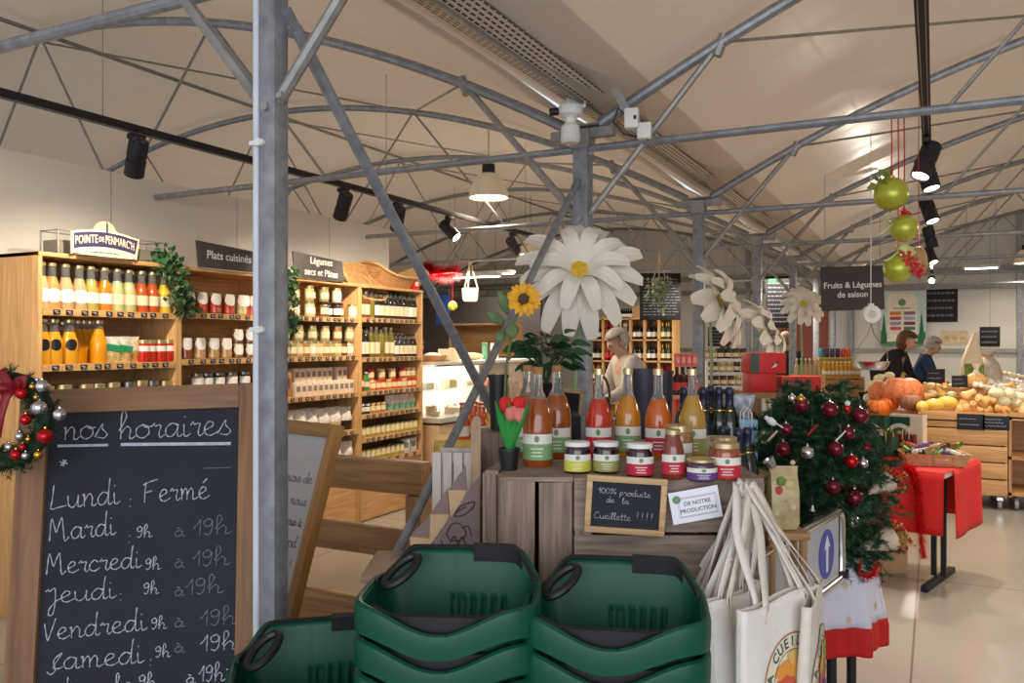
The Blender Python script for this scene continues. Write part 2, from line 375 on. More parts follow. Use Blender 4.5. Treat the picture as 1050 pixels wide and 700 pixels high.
# rust red door and white door on the back wall
d = empty('door_1', (x_on(822, 17.4), 17.42, 0)); struct(d)
MB().box((0, 0, 1.2), (1.0, 0.06, 2.4)).obj('door_leaf', mat('rust_door', (140, 62, 42), 0.5), d)
MB().box((-0.54, 0, 1.22), (0.07, 0.09, 2.44)).box((0.54, 0, 1.22), (0.07, 0.09, 2.44)).box((0, 0, 2.45), (1.15, 0.09, 0.07)).obj('door_frame', galvd, d)
MB().cyl((0.4, -0.03, 1.05), (0.4, -0.09, 1.05), 0.012).cyl((0.4, -0.085, 1.05), (0.28, -0.085, 1.05), 0.011).obj('door_handle', steel, d)

# ---------------------------------------------------------------- lamps of the place
lens = mat('lit_lens', (255, 244, 226), 0.4, emit=14, vary=0.0)
lensw = mat('lit_tube', (250, 248, 240), 0.4, emit=6, vary=0.0)
def track(X, y0, y1, z, label):
    r = thing('ceiling_track', label, 'lighting track', (X, y0, z))
    MB().box((0, (y1-y0)/2, 0), (0.045, y1-y0, 0.04), bev=0.003).obj('rail', blackm, r)
    MB().box((-0.012, (y1-y0)/2, -0.021), (0.004, y1-y0-0.02, 0.004)).box((0.012, (y1-y0)/2, -0.021), (0.004, y1-y0-0.02, 0.004)).obj('conductor', galvd, r)
    for k in range(int((y1-y0)/2.5)+1): MB().cyl((0, 0.2+2.5*k, 0.02), (0, 0.2+2.5*k, arch_z(abs(X-XR))+0.06-z), 0.003, seg=5).obj('suspension_wire', galvd, r)
track(-3.83, 0.2, 10.2, 2.73, 'long black lighting track crossing above the pine shelves on the left')
track(-0.04, 0.9, 15.6, 2.73, 'black lighting track overhead near the hanging green baubles')
def spot_proto():
    p = Proto('spotlight', 'spotlight')
    b = MB().box((0, 0, -0.02), (0.06, 0.09, 0.035), bev=0.004); p.add('adapter', b.mesh('adapter', blackm))
    p.add('stem', MB().cyl((0, 0, -0.03), (0, 0, -0.075), 0.011).mesh('stem', blackm))
    return p
SPI = [0]
def spot(pos, aim, label, energy=70, col=WARM, ang=70, g='track spotlights'):
    r = thing('spotlight', label, 'spotlight', pos, 0, g)
    MB().box((0, 0, -0.012), (0.045, 0.09, 0.03), bev=0.004).cyl((0, 0, -0.02), (0, 0, -0.08), 0.011).obj('stem', blackm, r)
    d = (Vector(aim)-Vector(pos)).normalized(); c = Vector((0, 0, -0.12)); q = d.to_track_quat('Z', 'Y').to_matrix().to_4x4()
    T = Matrix.Translation(c) @ q
    h = MB(); h.lathe([(0.0, -0.1), (0.045, -0.1), (0.052, -0.09), (0.052, -0.005), (0.046, 0.0), (0.046, 0.01), (0.052, 0.015), (0.052, 0.105), (0.046, 0.105), (0.044, 0.085), (0, 0.085)], 18, T); h.obj('lamp_housing', blackm, r)
    f = MB()
    for k in range(6): f.box(T @ Vector((0.028*cos(k*pi/3), 0.028*sin(k*pi/3), -0.101)), (0.012, 0.012, 0.012))
    f.obj('rear_vent', mat('vent_grey', (90, 88, 84), 0.5, 0.5), r)
    MB().lathe([(0, 0.096), (0.043, 0.096)], 18, T, cap=False).obj('lens', lens, r)
    lamp('spot_beam', 'SPOT', Vector(pos)+c+d*0.115, energy, col, 0.04, Vector(aim), ang, 0.7)
spot((-3.83, y_on(140, -3.83), 2.70), (-4.8, 3.6, 1.3), 'black track spotlight hanging at left above the soup bottle shelves', 70, WARM, 108)
spot((-3.83, y_on(352, -3.83), 2.70), (-4.8, 5.4, 1.3), 'black track spotlight above the wicker basket', 70, WARM, 108)
spot((-3.83, y_on(408, -3.83), 2.70), (-4.8, 6.5, 1.3), 'black track spotlight just beyond the wall end', 70, WARM, 108)
spot((-3.83, y_on(461, -3.83), 2.70), (-2.2, 6.3, 1.2), 'black track spotlight below the pendant lamp showing its vented back', 60)
spot((-3.83, y_on(526, -3.83), 2.70), (-4.3, 11.0, 1.0), 'black track spotlight beside the small far pendant', 50)
spot((-3.83, 1.6, 2.70), (-4.8, 3.0, 1.3), 'black track spotlight added out of view at the near end of the left track', 64, WARM, 108)  # extra spotlight out of view, added to light the shelves
for k, (y, ax, lab) in enumerate([(5.1, (-0.75, 4.3, 0.6), 'nearest black spotlight on the track right of the baubles'), (5.5, (0.5, 5.0, 0.6), 'black spotlight close behind the nearest one on the right track'), (7.0, (0.6, 6.3, 0.6), 'black spotlight at mid bauble height on the right track'),
        (8.8, (0.4, 9.0, 0.8), 'black spotlight in front of the far poster with glowing lens'), (10.6, (0.5, 9.9, 1.1), 'lower black spotlight pointing at the vegetable display'), (14.6, (-0.10, 10.0, 1.2), 'farthest black spotlight glaring above the price board')]):
    spot((-0.04, y, 2.70), ax, lab, 120, SOFT, 85)
def pendant(loc, ceilz, label, e):
    r = thing('pendant_lamp', label, 'pendant lamp', loc, 0, None)
    MB().lathe([(0.185, 0), (0.18, 0.05), (0.15, 0.14), (0.11, 0.2), (0.07, 0.225), (0.0, 0.225), (0.0, 0.218), (0.068, 0.218), (0.105, 0.193), (0.143, 0.136), (0.174, 0.05), (0.179, 0.0), (0.185, 0)], 28, cap=False).obj('lamp_shade', mat('beige_lamp_shade', (214, 198, 170), 0.5, trans=0.0, sub=0.3, emit=0.12), r)
    MB().lathe([(0.0, 0.31), (0.055, 0.31), (0.06, 0.3), (0.06, 0.23), (0.0, 0.225)], 20).obj('lamp_cap', blackm, r)
    MB().lathe([(0, 0.012), (0.165, 0.012)], 28, cap=False).obj('diffuser', lens, r)
    MB().cyl((0, 0, 0.3), (0, 0, ceilz-loc[2]), 0.004, seg=6).obj('cord', black, r)
    lamp('pendant_light', 'SPOT', (loc[0], loc[1], loc[2]-0.02), e, WARM, 0.15, (loc[0], loc[1], 0), 150, 0.6)
p = W(501, 203, 7.7); pendant(tuple(p), arch_z(abs(p.x-XR))-0.03, 'large beige dome pendant lamp hanging left of the centre column', 130)
p = W(544, 261, 13.5); pendant(tuple(p), arch_z(abs(p.x-XR))-0.03, 'small far beige pendant lamp left of the big daisy', 130)
p = W(1052, 270, 14); pendant(tuple(p), arch_z(abs(p.x-XR))-0.03, 'far pendant lamp at the right edge', 100)
def tube_lamp(px, py, zc, L, label):
    c = W(px, py, zc); r = thing('fluorescent_light', label, 'ceiling light', tuple(c))
    MB().box((0, 0, 0.03), (L, 0.14, 0.05), bev=0.01).obj('housing', white, r); MB().box((0, 0, 0.0), (L-0.06, 0.1, 0.02)).obj('tube', lensw, r)
    for sx in (-1, 1):
        u = abs(c.x+sx*L*0.4-XR); u = u if u < 2*HALF else u-2*HALF
        MB().cyl((sx*L*0.4, 0, 0.05), (sx*L*0.4, 0, arch_z(u)+0.08-c.z), 0.004, seg=5).obj('hanger_wire', galvd, r)
    lamp('tube_light', 'AREA', (c.x, c.y, c.z-0.03), 22, NEUT, L, (c.x, c.y, 0), size_y=0.1)
tube_lamp(506, 281, 14, 0.28*1.0+0.5, 'white strip light glowing far back, above right of the macrame pot')
tube_lamp(487, 284, 13, 0.9, 'white strip light glowing just behind the macrame pot')
tube_lamp(1006, 275, 13, 0.5, 'small white strip light on the far right wall')
tube_lamp(880, 262, 16, 0.9, 'far white strip light behind the hanging fruit sign')
# unseen fill lights, no fixtures, above the right half, deli and back aisle
lamp('aisle_fill', 'AREA', (2.6, 7.0, 2.55), 120, SOFT, 1.6, (2.6, 7.0, 0)); lamp('deli_fill', 'AREA', (-5.0, 9.0, 2.5), 130, SOFT, 1.6, (-4.9, 9.0, 0)); lamp('aisle_fill_back', 'AREA', (-2.6, 13.0, 2.55), 130, SOFT, 1.6, (-2.6, 13.2, 0))
# ---------------------------------------------------------------- pine shelving on the left with its goods
XS = -4.50                                 # shelf fronts
UNITS = [(3.0, 3.98, [1.78, 1.46, 1.14, 0.82, 0.5], 'pine shelf unit with bottled soups at the left end of the row'),
         (3.98, 4.97, [1.79, 1.475, 1.15, 0.83, 0.5], 'pine shelf unit behind the near steel column with jarred dishes'),
         (4.97, 5.955, [1.80, 1.475, 1.155, 0.83, 0.53], 'pine shelf unit under the sign for pulses and pasta'),
         (5.955, 6.96, [1.81, 1.455, 1.155, 0.95, 0.74, 0.535], 'pine shelf unit with oil and wine bottles under the wicker basket')]
tagm = MB().box((0, 0, 0), (0.004, 0.042, 0.026)).m(1).box((0.0025, -0.004, 0.004), (0.001, 0.024, 0.005)).box((0.0025, 0.004, -0.005), (0.001, 0.02, 0.004)).mesh('price_tag', [black, chalk])
def shelf_unit(y0, y1, zs, label):
    r = thing('shelf_unit', label, 'shelf unit', (XS, (y0+y1)/2, 0), 0, 'pine shelf units along the left wall'); W_ = y1-y0; D = 0.44
    for s in (-1, 1): MB().box((-D/2, s*(W_/2-0.012), 1.05), (D, 0.024, 2.1), bev=0.002).obj('side_panel', pinez, r)
    MB().box((-D+0.006, 0, 1.05), (0.012, W_-0.05, 2.06)).obj('back_panel', pine, r)
    MB().box((-D/2, 0, 2.088), (D+0.01, W_, 0.024), bev=0.002).obj('top_panel', pine, r)
    MB().box((-0.03, 0, (zs[-1]-0.03)/2), (0.02, W_-0.05, zs[-1]-0.05)).obj('plinth', pine, r)
    for z in zs:
        s = MB().box((-D/2+0.005, 0, z-0.011), (D-0.012, W_-0.05, 0.022)).box((-0.004, 0, z-0.02), (0.014, W_-0.05, 0.04)).obj('shelf', pine, r)
        n = 10 if z > 0.7 else 6
        for k in range(n):
            place('price_tag', tagm, s, (0.006, -W_/2+0.07+(W_-0.14)*(k+0.5)/n+rnd.uniform(-0.015, 0.015), z-0.019))
    return r
for u in UNITS: shelf_unit(*u)

# containers (front is -Y)
clear = mat('clear_glass', (235, 238, 236), 0.06, trans=0.9, ior=1.15)
metal_lid = mat('gold_lid', (206, 186, 140), 0.3, 0.8); white_lid = mat('white_lid', (232, 230, 226), 0.35); black_lid = mat('black_lid', (28, 26, 26), 0.4)
lab_w = mat('white_label', (238, 234, 226), 0.6, vary=0.02); lab_c = mat('cream_label', (228, 214, 176), 0.6, vary=0.05)
def arcband(r, z0, z1, a, seg=14, mb=None, oval=False):
    mb = mb or MB(); 
    def fn(i, j):
        t = -pi/2+(i-0.5)*2*a; zc = (z0+z1)/2; h = (z1-z0)/2
        if oval: h *= max(0.05, math.sqrt(max(0, 1-(2*i-1)**2)))
        return (r*cos(t), r*sin(t), zc+h*(2*j-1))
    return mb.grid(fn, seg, 4)
def bottle(name, fill, cap, label=lab_w, H=0.25, R=0.038, neck=0.016, sh=0.55, fillh=0.86, lz=(0.22, 0.48), la=1.3, oval=False, low=None):
    p = Proto('bottle', 'bottle'); f = mat('fill_'+name, fill, 0.1, trans=(0.4 if 'juice' in name else 0.1), coat=0.5, vary=0.06)
    prof = [(0, 0), (R*0.92, 0), (R, 0.008), (R, H*sh), (R*0.96, H*(sh+0.06)), (R*0.72, H*(sh+0.18)), (neck*1.15, H*(sh+0.3)), (neck, H*0.93)]
    hz = H*fillh
    def rad(z):
        for (r0, z0), (r1, z1) in zip(prof[1:], prof[2:]):
            if z0 <= z <= z1: return r0+(r1-r0)*(z-z0)/max(z1-z0, 1e-6)
        return neck
    low_ = [q for q in prof if q[1] < hz]+[(rad(hz), hz), (0, hz)]
    p.add('glass_body', MB().lathe(low_, 18).mesh('glass_body', f))
    up = [(rad(hz), hz)]+[q for q in prof if q[1] > hz]+[(neck, H*0.96)]
    p.add('neck', MB().lathe(up, 16, cap=False).mesh('neck', clear))
    p.add('cap', MB().lathe([(0, H*0.93), (neck*1.18, H*0.93), (neck*1.2, H*0.995), (neck*1.05, H), (0, H)], 16).mesh('cap', cap))
    if label:
        p.add('label', arcband(R+0.0012, H*lz[0], H*lz[1], la, 14, oval=oval).mesh('label', label))
        if low: p.add('label_band', arcband(R+0.0016, H*lz[0], H*(lz[0]+(lz[1]-lz[0])*0.45), la).mesh('label_band', low))
    return p
def jar(name, fill, lid, H=0.10, R=0.036, label=lab_w, lz=(0.25, 0.7), la=1.2, oval=False, low=None, lidh=0.17, tall=0.0):
    p = Proto('jar', 'jar'); f = mat('fill_'+name, fill, 0.12, vary=0.3, scale=60, coat=0.6)
    p.add('glass_body', MB().lathe([(0, 0), (R*0.9, 0), (R, 0.006), (R, H*0.72), (R*0.93, H*0.8), (R*0.88, H*(1-lidh)), (0, H*(1-lidh))], 18).mesh('glass_body', f))
    p.add('lid', MB().lathe([(0, H*(1-lidh)), (R*0.95, H*(1-lidh)), (R*0.96, H*0.985), (R*0.9, H), (0, H)], 18).mesh('lid', lid))
    if label:
        p.add('label', arcband(R+0.001, H*lz[0], H*lz[1], la, 12, oval=oval).mesh('label', label))
        if low: p.add('label_band', arcband(R+0.0014, H*lz[0], H*(lz[0]+(lz[1]-lz[0])*0.5), la, 12).mesh('label_band', low))
    return p
def pouch(name, top, low, w=0.13, h=0.16, d=0.06):
    p = Proto('food_bag', 'bag'); m1 = mat('film_'+name, top, 0.25, vary=0.25, scale=40); m2 = mat('film2_'+name, low, 0.3, vary=0.35, scale=70)
    def fn(s, z0, z1):
        def g(a, b):
            z = z0+b*(z1-z0); t = z/h; th = d*0.5*max(0.06, sin(pi*min(1, 0.12+t*0.88)))
            x = w*(a-0.5)*(1-0.06*sin(t*9)); k = 1-(2*a-1)**4
            return (x, s*(th*k)+0.006*sin(9*a+7*t)*t, z)
        return g
    b = MB()
    for s in (-1, 1): b.grid(fn(s, h*0.42, h), 12, 8)
    p.add('film_top', b.mesh('film_top', m1)); b = MB()
    for s in (-1, 1): b.grid(fn(s, 0, h*0.43), 12, 5)
    p.add('contents', b.mesh('contents', m2)); return p
def carton(name, col, w, d, h, strip=None):
    p = Proto('carton', 'box'); p.add('card_body', MB().box((0, 0, h/2), (w, d, h), bev=0.002).mesh('card_body', mat('card_'+name, col, 0.6)))
    p.add('printed_face', MB().box((0, -d/2-0.0006, h*0.55), (w*0.7, 0.001, h*0.4)).mesh('printed_face', strip or mat('print_'+name, tuple(int(c*0.6) for c in col), 0.6))); return p
RZ = radians(72)
def row(proto_of, ys, z, inset, what, where, group, cat=None, jit=0.01, sc=1.0):
    n = len(ys)
    for i, y in enumerate(ys):
        p = proto_of(i) if callable(proto_of) else proto_of
        a, h = what(i) if callable(what) else what, where
        p.spawn((XS-inset+rnd.uniform(-jit, jit)*0.5, y, z), RZ+rnd.uniform(-0.25, 0.25), f'{ORD[i]} from left of the {a} {h}', group, sc*rnd.uniform(0.97, 1.03))
ypx = lambda pxs, inset=0.06: [y_on(p, XS-inset) for p in pxs]
def span(y0, y1, n): return [y0+(y1-y0)*(i+0.5)/n for i in range(n)]

# unit 1, top shelf: soup bottles
kinds = {'cream': ((214, 186, 138), 'cream soup bottles'), 'peach': ((224, 158, 96), 'peach soup bottles'), 'beige': ((196, 168, 124), 'beige soup bottles'), 'olive': ((176, 170, 84), 'olive green soup bottles'),
         'orange': ((226, 130, 36), 'orange soup bottles'), 'pale': ((190, 190, 128), 'pale green soup bottles'), 'rust': ((190, 84, 36), 'rust red soup bottles'), 'yellow': ((222, 190, 60), 'yellow soup bottles')}
SB = {k: bottle('soup_'+k, v[0], metal_lid, lab_w if k in ('cream', 'peach', 'beige') else lab_c if k in ('pale', 'rust', 'yellow') else lab_w, H=0.265, R=0.046, neck=0.021, sh=0.42, fillh=0.70, lz=(0.14, 0.44) if k in ('cream', 'peach', 'beige') else (0.16, 0.4), oval=k in ('cream', 'peach', 'beige')) for k, v in kinds.items()}
seq = ['cream', 'peach', 'beige', 'beige', 'olive', 'orange', 'pale', 'pale', 'rust', 'rust', 'yellow']
for i, (k, px) in enumerate(zip(seq, [42, 53, 67, 81, 93, 107, 120, 132, 145, 156, 168])):
    SB[k].spawn((XS-0.06, y_on(px, XS-0.06), 1.78), RZ, f'{ORD[i]} bottle from left in front on the soup shelf, {k} coloured', 'soup bottles on the top left shelf')
for i, y in enumerate(span(3.06, 3.9, 9)):
    SB[seq[i+1]].spawn((XS-0.17, y, 1.78), RZ, f'{ORD[i]} soup bottle from left in the back row, {seq[i+1]} coloured', 'soup bottles on the top left shelf')
# second shelf: juices, sachets, red jars
JU = bottle('mango', (236, 160, 24), metal_lid, None, H=0.26, R=0.048, neck=0.024, sh=0.48, fillh=0.8); JL = bottle('mango2', (240, 172, 40), metal_lid, black_lid, H=0.26, R=0.048, neck=0.024, sh=0.48, fillh=0.72, lz=(0.3, 0.56), la=0.7, oval=True)
JA = bottle('amber', (176, 96, 20), metal_lid, None, H=0.25, R=0.042, neck=0.022, sh=0.48, fillh=0.8)
for i, (px, p, d) in enumerate([(43, JL, 'with black medal label'), (55, JL, 'with black medal label'), (71, JL, 'with black medal label'), (101, JU, 'without label')]):
    p.spawn((XS-0.065, y_on(px, XS-0.065), 1.46), RZ, f'{ORD[i]} big yellow juice bottle from left under the soups, {d}', 'yellow juice bottles')
for i, px in enumerate([50, 64, 80, 86, 92]):
    (JA if i < 2 else JU).spawn((XS-0.19, y_on(px, XS-0.19), 1.46), RZ, f'{ORD[i]} juice bottle from left standing behind the yellow juice bottles', 'juice bottles at the back of the shelf')
PG = pouch('green', (196, 196, 186), (214, 190, 130)); PO = pouch('oat', (214, 192, 168), (206, 160, 92))
PG.parts.append(('green_band', MB().box((0, -0.034, 0.09), (0.115, 0.004, 0.036), (0.1, 0.15, 0)).mesh('green_band', mat('green_print', (34, 150, 96), 0.4)), None, 0))
row(PG, ypx([115, 124]), 1.46, 0.06, 'green printed bags', 'on the soup unit', 'green printed food bags'); row(PO, ypx([134]), 1.46, 0.07, 'brown oat bags', 'beside the green bags', 'oat bags')
RJ = jar('tomato', (196, 44, 30), metal_lid, H=0.145, R=0.04, lz=(0.48, 0.72), la=1.4)
row(RJ, ypx([146, 153.5, 163, 172]), 1.46, 0.055, 'red tomato jars', 'beside the oat bag on the soup unit', 'red tomato jars'); row(RJ, ypx([141, 149, 158, 167], 0.14), 1.46, 0.14, 'red tomato jars', 'in the hidden second row', 'red tomato jars')
# third shelf: low jars and tins
LJ = jar('spread', (196, 170, 120), metal_lid, H=0.2, R=0.05, label=lab_c); TN = jar('tin', (60, 70, 52), mat('tin_lid', (150, 150, 146), 0.3, 0.9), H=0.2, R=0.045, label=mat('green_tin_label', (92, 140, 72), 0.5), lz=(0.1, 0.8)); TO = jar('tin2', (206, 110, 44), metal_lid, H=0.2, R=0.05, label=lab_c, lz=(0.1, 0.5))
row(LJ, ypx([48, 66, 88, 101, 116]), 1.14, 0.07, 'low cream spread jars', 'peeking over the opening hours board', 'cream spread jars')
row(lambda i: TN if i in (0, 2) else TO, ypx([133, 145, 157, 170]), 1.14, 0.07, lambda i: 'tins with green or orange label', 'on third soup unit shelf', 'green and orange tins')
# unit 2: jars of cooked dishes, white oval labels
DJ = {k: jar('dish_'+k, c, metal_lid, H=0.145, R=0.046, oval=True, lz=(0.42, 0.98), la=1.0) for k, c in (('brown', (130, 66, 34)), ('red', (176, 66, 30)), ('green', (190, 184, 120)), ('tan', (186, 146, 92)))}
for i, (px, k) in enumerate(zip([193, 206, 220, 234, 247, 259], ['brown', 'red', 'red', 'red', 'green', 'red'])): DJ[k].spawn((XS-0.06, y_on(px, XS-0.06), 1.79), RZ, f'{ORD[i]} {k} dish jar from left on top shelf left of the near column', 'jars of cooked dishes')
for i, y in enumerate(span(4.58, 4.92, 4)): DJ['red'].spawn((XS-0.06, y, 1.79), RZ, f'{ORD[i]} hidden dish jar from left on top shelf right behind the near column', 'jars of cooked dishes')
for i, (px, k) in enumerate(zip([190, 204, 218, 231], ['brown', 'tan', 'tan', 'tan'])): DJ[k].spawn((XS-0.06, y_on(px, XS-0.06), 1.475), RZ, f'{ORD[i]} {k} dish jar from left on second shelf left of the near column', 'jars of cooked dishes')
DS = jar('dish_small', (120, 78, 48), metal_lid, H=0.105, R=0.045, oval=True, lz=(0.2, 0.95), la=1.0)
for i, px in enumerate([243, 255, 265]):
    for k in (0, 1): DS.spawn((XS-0.06, y_on(px, XS-0.06), 1.475+k*0.106), RZ, f'{"upper" if k else "lower"} jar of {ORD[i]} stacked pair beside the near column', 'stacked small dish jars')
for i, px in enumerate([193, 204, 214, 226, 239, 252, 263]):
    q = jar('pate%d' % (i % 3), ((74, 52, 44), (170, 140, 100), (60, 56, 50))[i % 3], mat('tin_lid', (150, 150, 146), 0.3, 0.9), H=0.11, R=0.045, label=lab_w)
    for k in range(2 if i % 3 else 1 + (i == 3)): q.spawn((XS-0.07-0.02*(k), y_on(px, XS-0.07), 1.15+k*0.111), RZ, f'{"upper" if k else "lower"} squat pate jar, {ORD[i]} from left above the opening hours board', 'squat pate jars')
# unit 3
Y3 = (5.02, 5.91)
VJ = [jar('veg%d' % i, c, l, H=0.125, R=0.041, label=lab, lz=(0.2, 0.62)) for i, (c, l, lab) in enumerate([((150, 146, 84), metal_lid, lab_c), ((196, 176, 116), metal_lid, lab_c), ((176, 120, 60), metal_lid, lab_c), ((52, 34, 30), black_lid, lab_w), ((120, 84, 60), black_lid, lab_c), ((212, 200, 160), metal_lid, lab_w)])]
T1 = [(293, 0, 1), (304, 5, 2), (312, 1, 2), (323, 1, 3), (332, 4, 2), (341, 3, 1), (352, 3, 2), (360, 1, 1)]
for i, (px, k, n) in enumerate([(298, 4, 2), (307, 5, 2), (317, 5, 2), (323, 1, 2), (332, 4, 2), (341, 3, 1), (345, 3, 2), (352, 4, 1), (361, 5, 1)]):
    for q in range(n): VJ[(k+2*q) % 6].spawn((XS-0.06-0.05*(i % 2), y_on(px, XS-0.06), 1.80+0.126*q), RZ, f'{"upper" if q else "lower"} pickle jar, {ORD[i]} from left under the pulses and pasta sign', 'pickle jars under the pulses sign')
for i, y in enumerate(span(*Y3, 11)):
    for q in range(2 if i not in (9,) else 1):
        VJ[[2, 0, 1, 2, 5, 1, 2, 0, 1, 4, 5][i] if q == 0 else [1, 2, 1, 2, 0, 4, 1, 1, 2, 0, 1][i]].spawn((XS-0.06-0.09*q*(i % 2), y, 1.475+0.126*q*(1-(i % 2))), RZ, f'{["front", "upper"][q] if i % 2 == 0 else ["front", "rear"][q]} cream labelled jar, {ORD[i]} along the second pulses shelf', 'bean jars on the second pulses shelf', 1.0)
for i, y in enumerate(span(*Y3, 11)): VJ[(i*5+1) % 6].spawn((XS-0.22, y, 1.475), RZ, f'{ORD[i]} bean jar in the rear row of the second pulses shelf', 'bean jars on the second pulses shelf', (1, 1, 1.6))
CB = carton('flour', (226, 206, 186), 0.062, 0.09, 0.11); CK = carton('pasta', (190, 128, 72), 0.06, 0.08, 0.2)
row(CK, span(5.02, 5.12, 2), 1.155, 0.08, 'tall brown cartons', 'at left on the third pulses shelf', 'brown cartons')
for i, y in enumerate(span(5.15, 5.9, 11)):
    CB.spawn((XS-0.07, y, 1.155), pi/2, f'{ORD[i]} pale carton in lower row on third pulses shelf', 'pale cartons')
    if i not in (0, 8): CB.spawn((XS-0.13, y-0.015, 1.155+0.111), pi/2, f'{ORD[i]} pale carton in upper row on third pulses shelf', 'pale cartons')
PB = [pouch('pulse%d' % i, (222, 214, 204), c, 0.15, 0.2, 0.08) for i, c in enumerate([(210, 184, 130), (40, 34, 30), (224, 196, 110), (206, 110, 60)])]
row(lambda i: PB[i % 4], span(*Y3, 6), 0.83, 0.08, 'clear pulse bags', 'on the fourth pulses shelf', 'clear bags of pulses'); row(lambda i: PB[(i+2) % 4], span(*Y3, 6), 0.83, 0.2, 'clear pulse bags', 'in the rear on the fourth pulses shelf', 'clear bags of pulses')
row(lambda i: PB[(i*3) % 4], span(*Y3, 6), 0.53, 0.08, 'clear pulse bags', 'on the lowest pulses shelf', 'clear bags of pulses')
# unit 4
Y4 = (6.0, 6.92)
OB = [bottle('wine%d' % i, c, k, lab, H=0.28, R=0.036, neck=0.014, sh=0.56, fillh=0.8, lz=(0.12, 0.5)) for i, (c, k, lab) in enumerate([((120, 70, 30), metal_lid, lab_c), ((130, 120, 40), black_lid, None), ((30, 26, 24), black_lid, lab_c), ((40, 44, 32), black_lid, lab_w), ((110, 100, 30), metal_lid, lab_c)])]
for i, (y, k) in enumerate(zip(span(*Y4, 12), [0, 0, 1, 3, 2, 2, 2, 2, 2, 2, 3, 2])):
    OB[k].spawn((XS-0.06, y, 1.81), RZ, f'{ORD[i]} bottle from left in front on top shelf under the wicker basket', 'bottles under the wicker basket', (1, 1, 0.85)); OB[(k+1) % 5].spawn((XS-0.16, y+0.03, 1.81), RZ, f'{ORD[i]} bottle in the rear on top shelf under the wicker basket', 'bottles under the wicker basket', (1, 1, 0.87))
for i, (y, k) in enumerate(zip(span(*Y4, 12), [3, 2, 4, 4, 1, 4, 4, 3, 2, 2, 2, 2])):
    OB[k].spawn((XS-0.06, y, 1.455), RZ, f'{ORD[i]} oil bottle from left in front on second bottle shelf', 'oil bottles', (1, 1, 0.98 if i < 7 else 0.75)); OB[(k+2) % 5].spawn((XS-0.17, y-0.03, 1.455), RZ, f'{ORD[i]} oil bottle in the rear on second bottle shelf', 'oil bottles', (1, 1, 1.0 if i < 8 else 0.8))
MJ = [jar('mus%d' % i, c, l, H=0.09, R=0.036, label=lab) for i, (c, l, lab) in enumerate([((198, 140, 60), mat('cloth_lid', (222, 202, 160), 0.8), lab_c), ((210, 90, 50), mat('red_lid', (186, 48, 36), 0.4), lab_c), ((186, 170, 70), black_lid, lab_c), ((60, 44, 36), white_lid, lab_w)])]
SR = bottle('syrup_red', (180, 40, 36), white_lid, lab_w, H=0.2, R=0.035); SG = bottle('syrup_green', (70, 140, 60), white_lid, lab_c, H=0.17, R=0.035)
SR.spawn((XS-0.06, 6.03, 1.155), RZ, 'small red syrup bottle at left on the third bottle unit shelf'); SG.spawn((XS-0.06, 6.11, 1.155), RZ, 'small green syrup bottle beside the red syrup bottle')
for i, y in enumerate(span(6.16, 6.92, 9)):
    MJ[1 if i % 3 else 0].spawn((XS-0.06, y, 1.155), RZ, f'{ORD[i]} honey jar in lower row on third bottle unit shelf', 'honey jars')
    if i % 2 == 0 or i > 5: MJ[0 if i % 3 else 1].spawn((XS-0.08, y, 1.246), RZ, f'{ORD[i]} honey jar in upper row on third bottle unit shelf', 'honey jars', 1.1)
for i, y in enumerate(span(6.0, 6.4, 5)): MJ[3 if i < 2 else 0].spawn((XS-0.06, y, 0.95), RZ, f'{ORD[i]} dark spread jar from left on fourth bottle unit shelf', 'dark spread jars')
row(pouch('salt', (224, 206, 190), (120, 196, 170), 0.1, 0.15, 0.05), span(6.44, 6.92, 5), 0.95, 0.07, 'turquoise bottomed bags', 'on fourth bottle unit shelf', 'turquoise bottomed bags')
for i, y in enumerate(span(*Y4, 12)):
    MJ[2].spawn((XS-0.055, y, 0.74), RZ, f'{ORD[i]} mustard jar from left on fifth bottle unit shelf', 'mustard jars on the fifth shelf', (1, 1, 1.25))
    if i < 9: MJ[2].spawn((XS-0.055, y, 0.535), RZ, f'{ORD[i]} mustard jar from left on lowest bottle unit shelf', 'mustard jars on the lowest shelf', (1, 1, 1.25))
row(carton('grey', (206, 206, 204), 0.09, 0.09, 0.13), [6.72, 6.85], 0.535, 0.07, 'grey cartons', 'at right of the lowest mustard jars', 'grey cartons')

# on top of the shelves
signm = mat('charcoal_sign', (72, 68, 68), 0.6, vary=0.04)
def topsign(name, pxl, pxr, h, lines, label, size, dx=0.0):
    y0, y1 = y_on(pxl, XS+0.02), y_on(pxr, XS+0.02); r = thing(name, label, 'sign', (XS+0.012, (y0+y1)/2, 2.102), pi/2); w = y1-y0
    MB().prism([(-w/2+0.02, 0), (w/2, 0), (w/2-0.03, h-0.03), (-w/2, h)], 0.012, Matrix.Rotation(pi/2, 4, 'X')).obj('board', signm, r)
    for i, l in enumerate(lines): lettering(l, size, white, r, (dx, -0.0135, h*(0.5 if len(lines) == 1 else (0.72, 0.26)[i])), bold=0.001)
topsign('shelf_sign', 201, 272, 0.18, ['Plats cuisinés'], 'charcoal sign reading Plats cuisinés standing on the shelves', 0.08, -0.03)
topsign('shelf_sign', 300, 353, 0.2, ['Légumes', 'secs et Pâtes'], 'charcoal sign reading Légumes secs et Pâtes standing on the shelves', 0.08, 0.02)
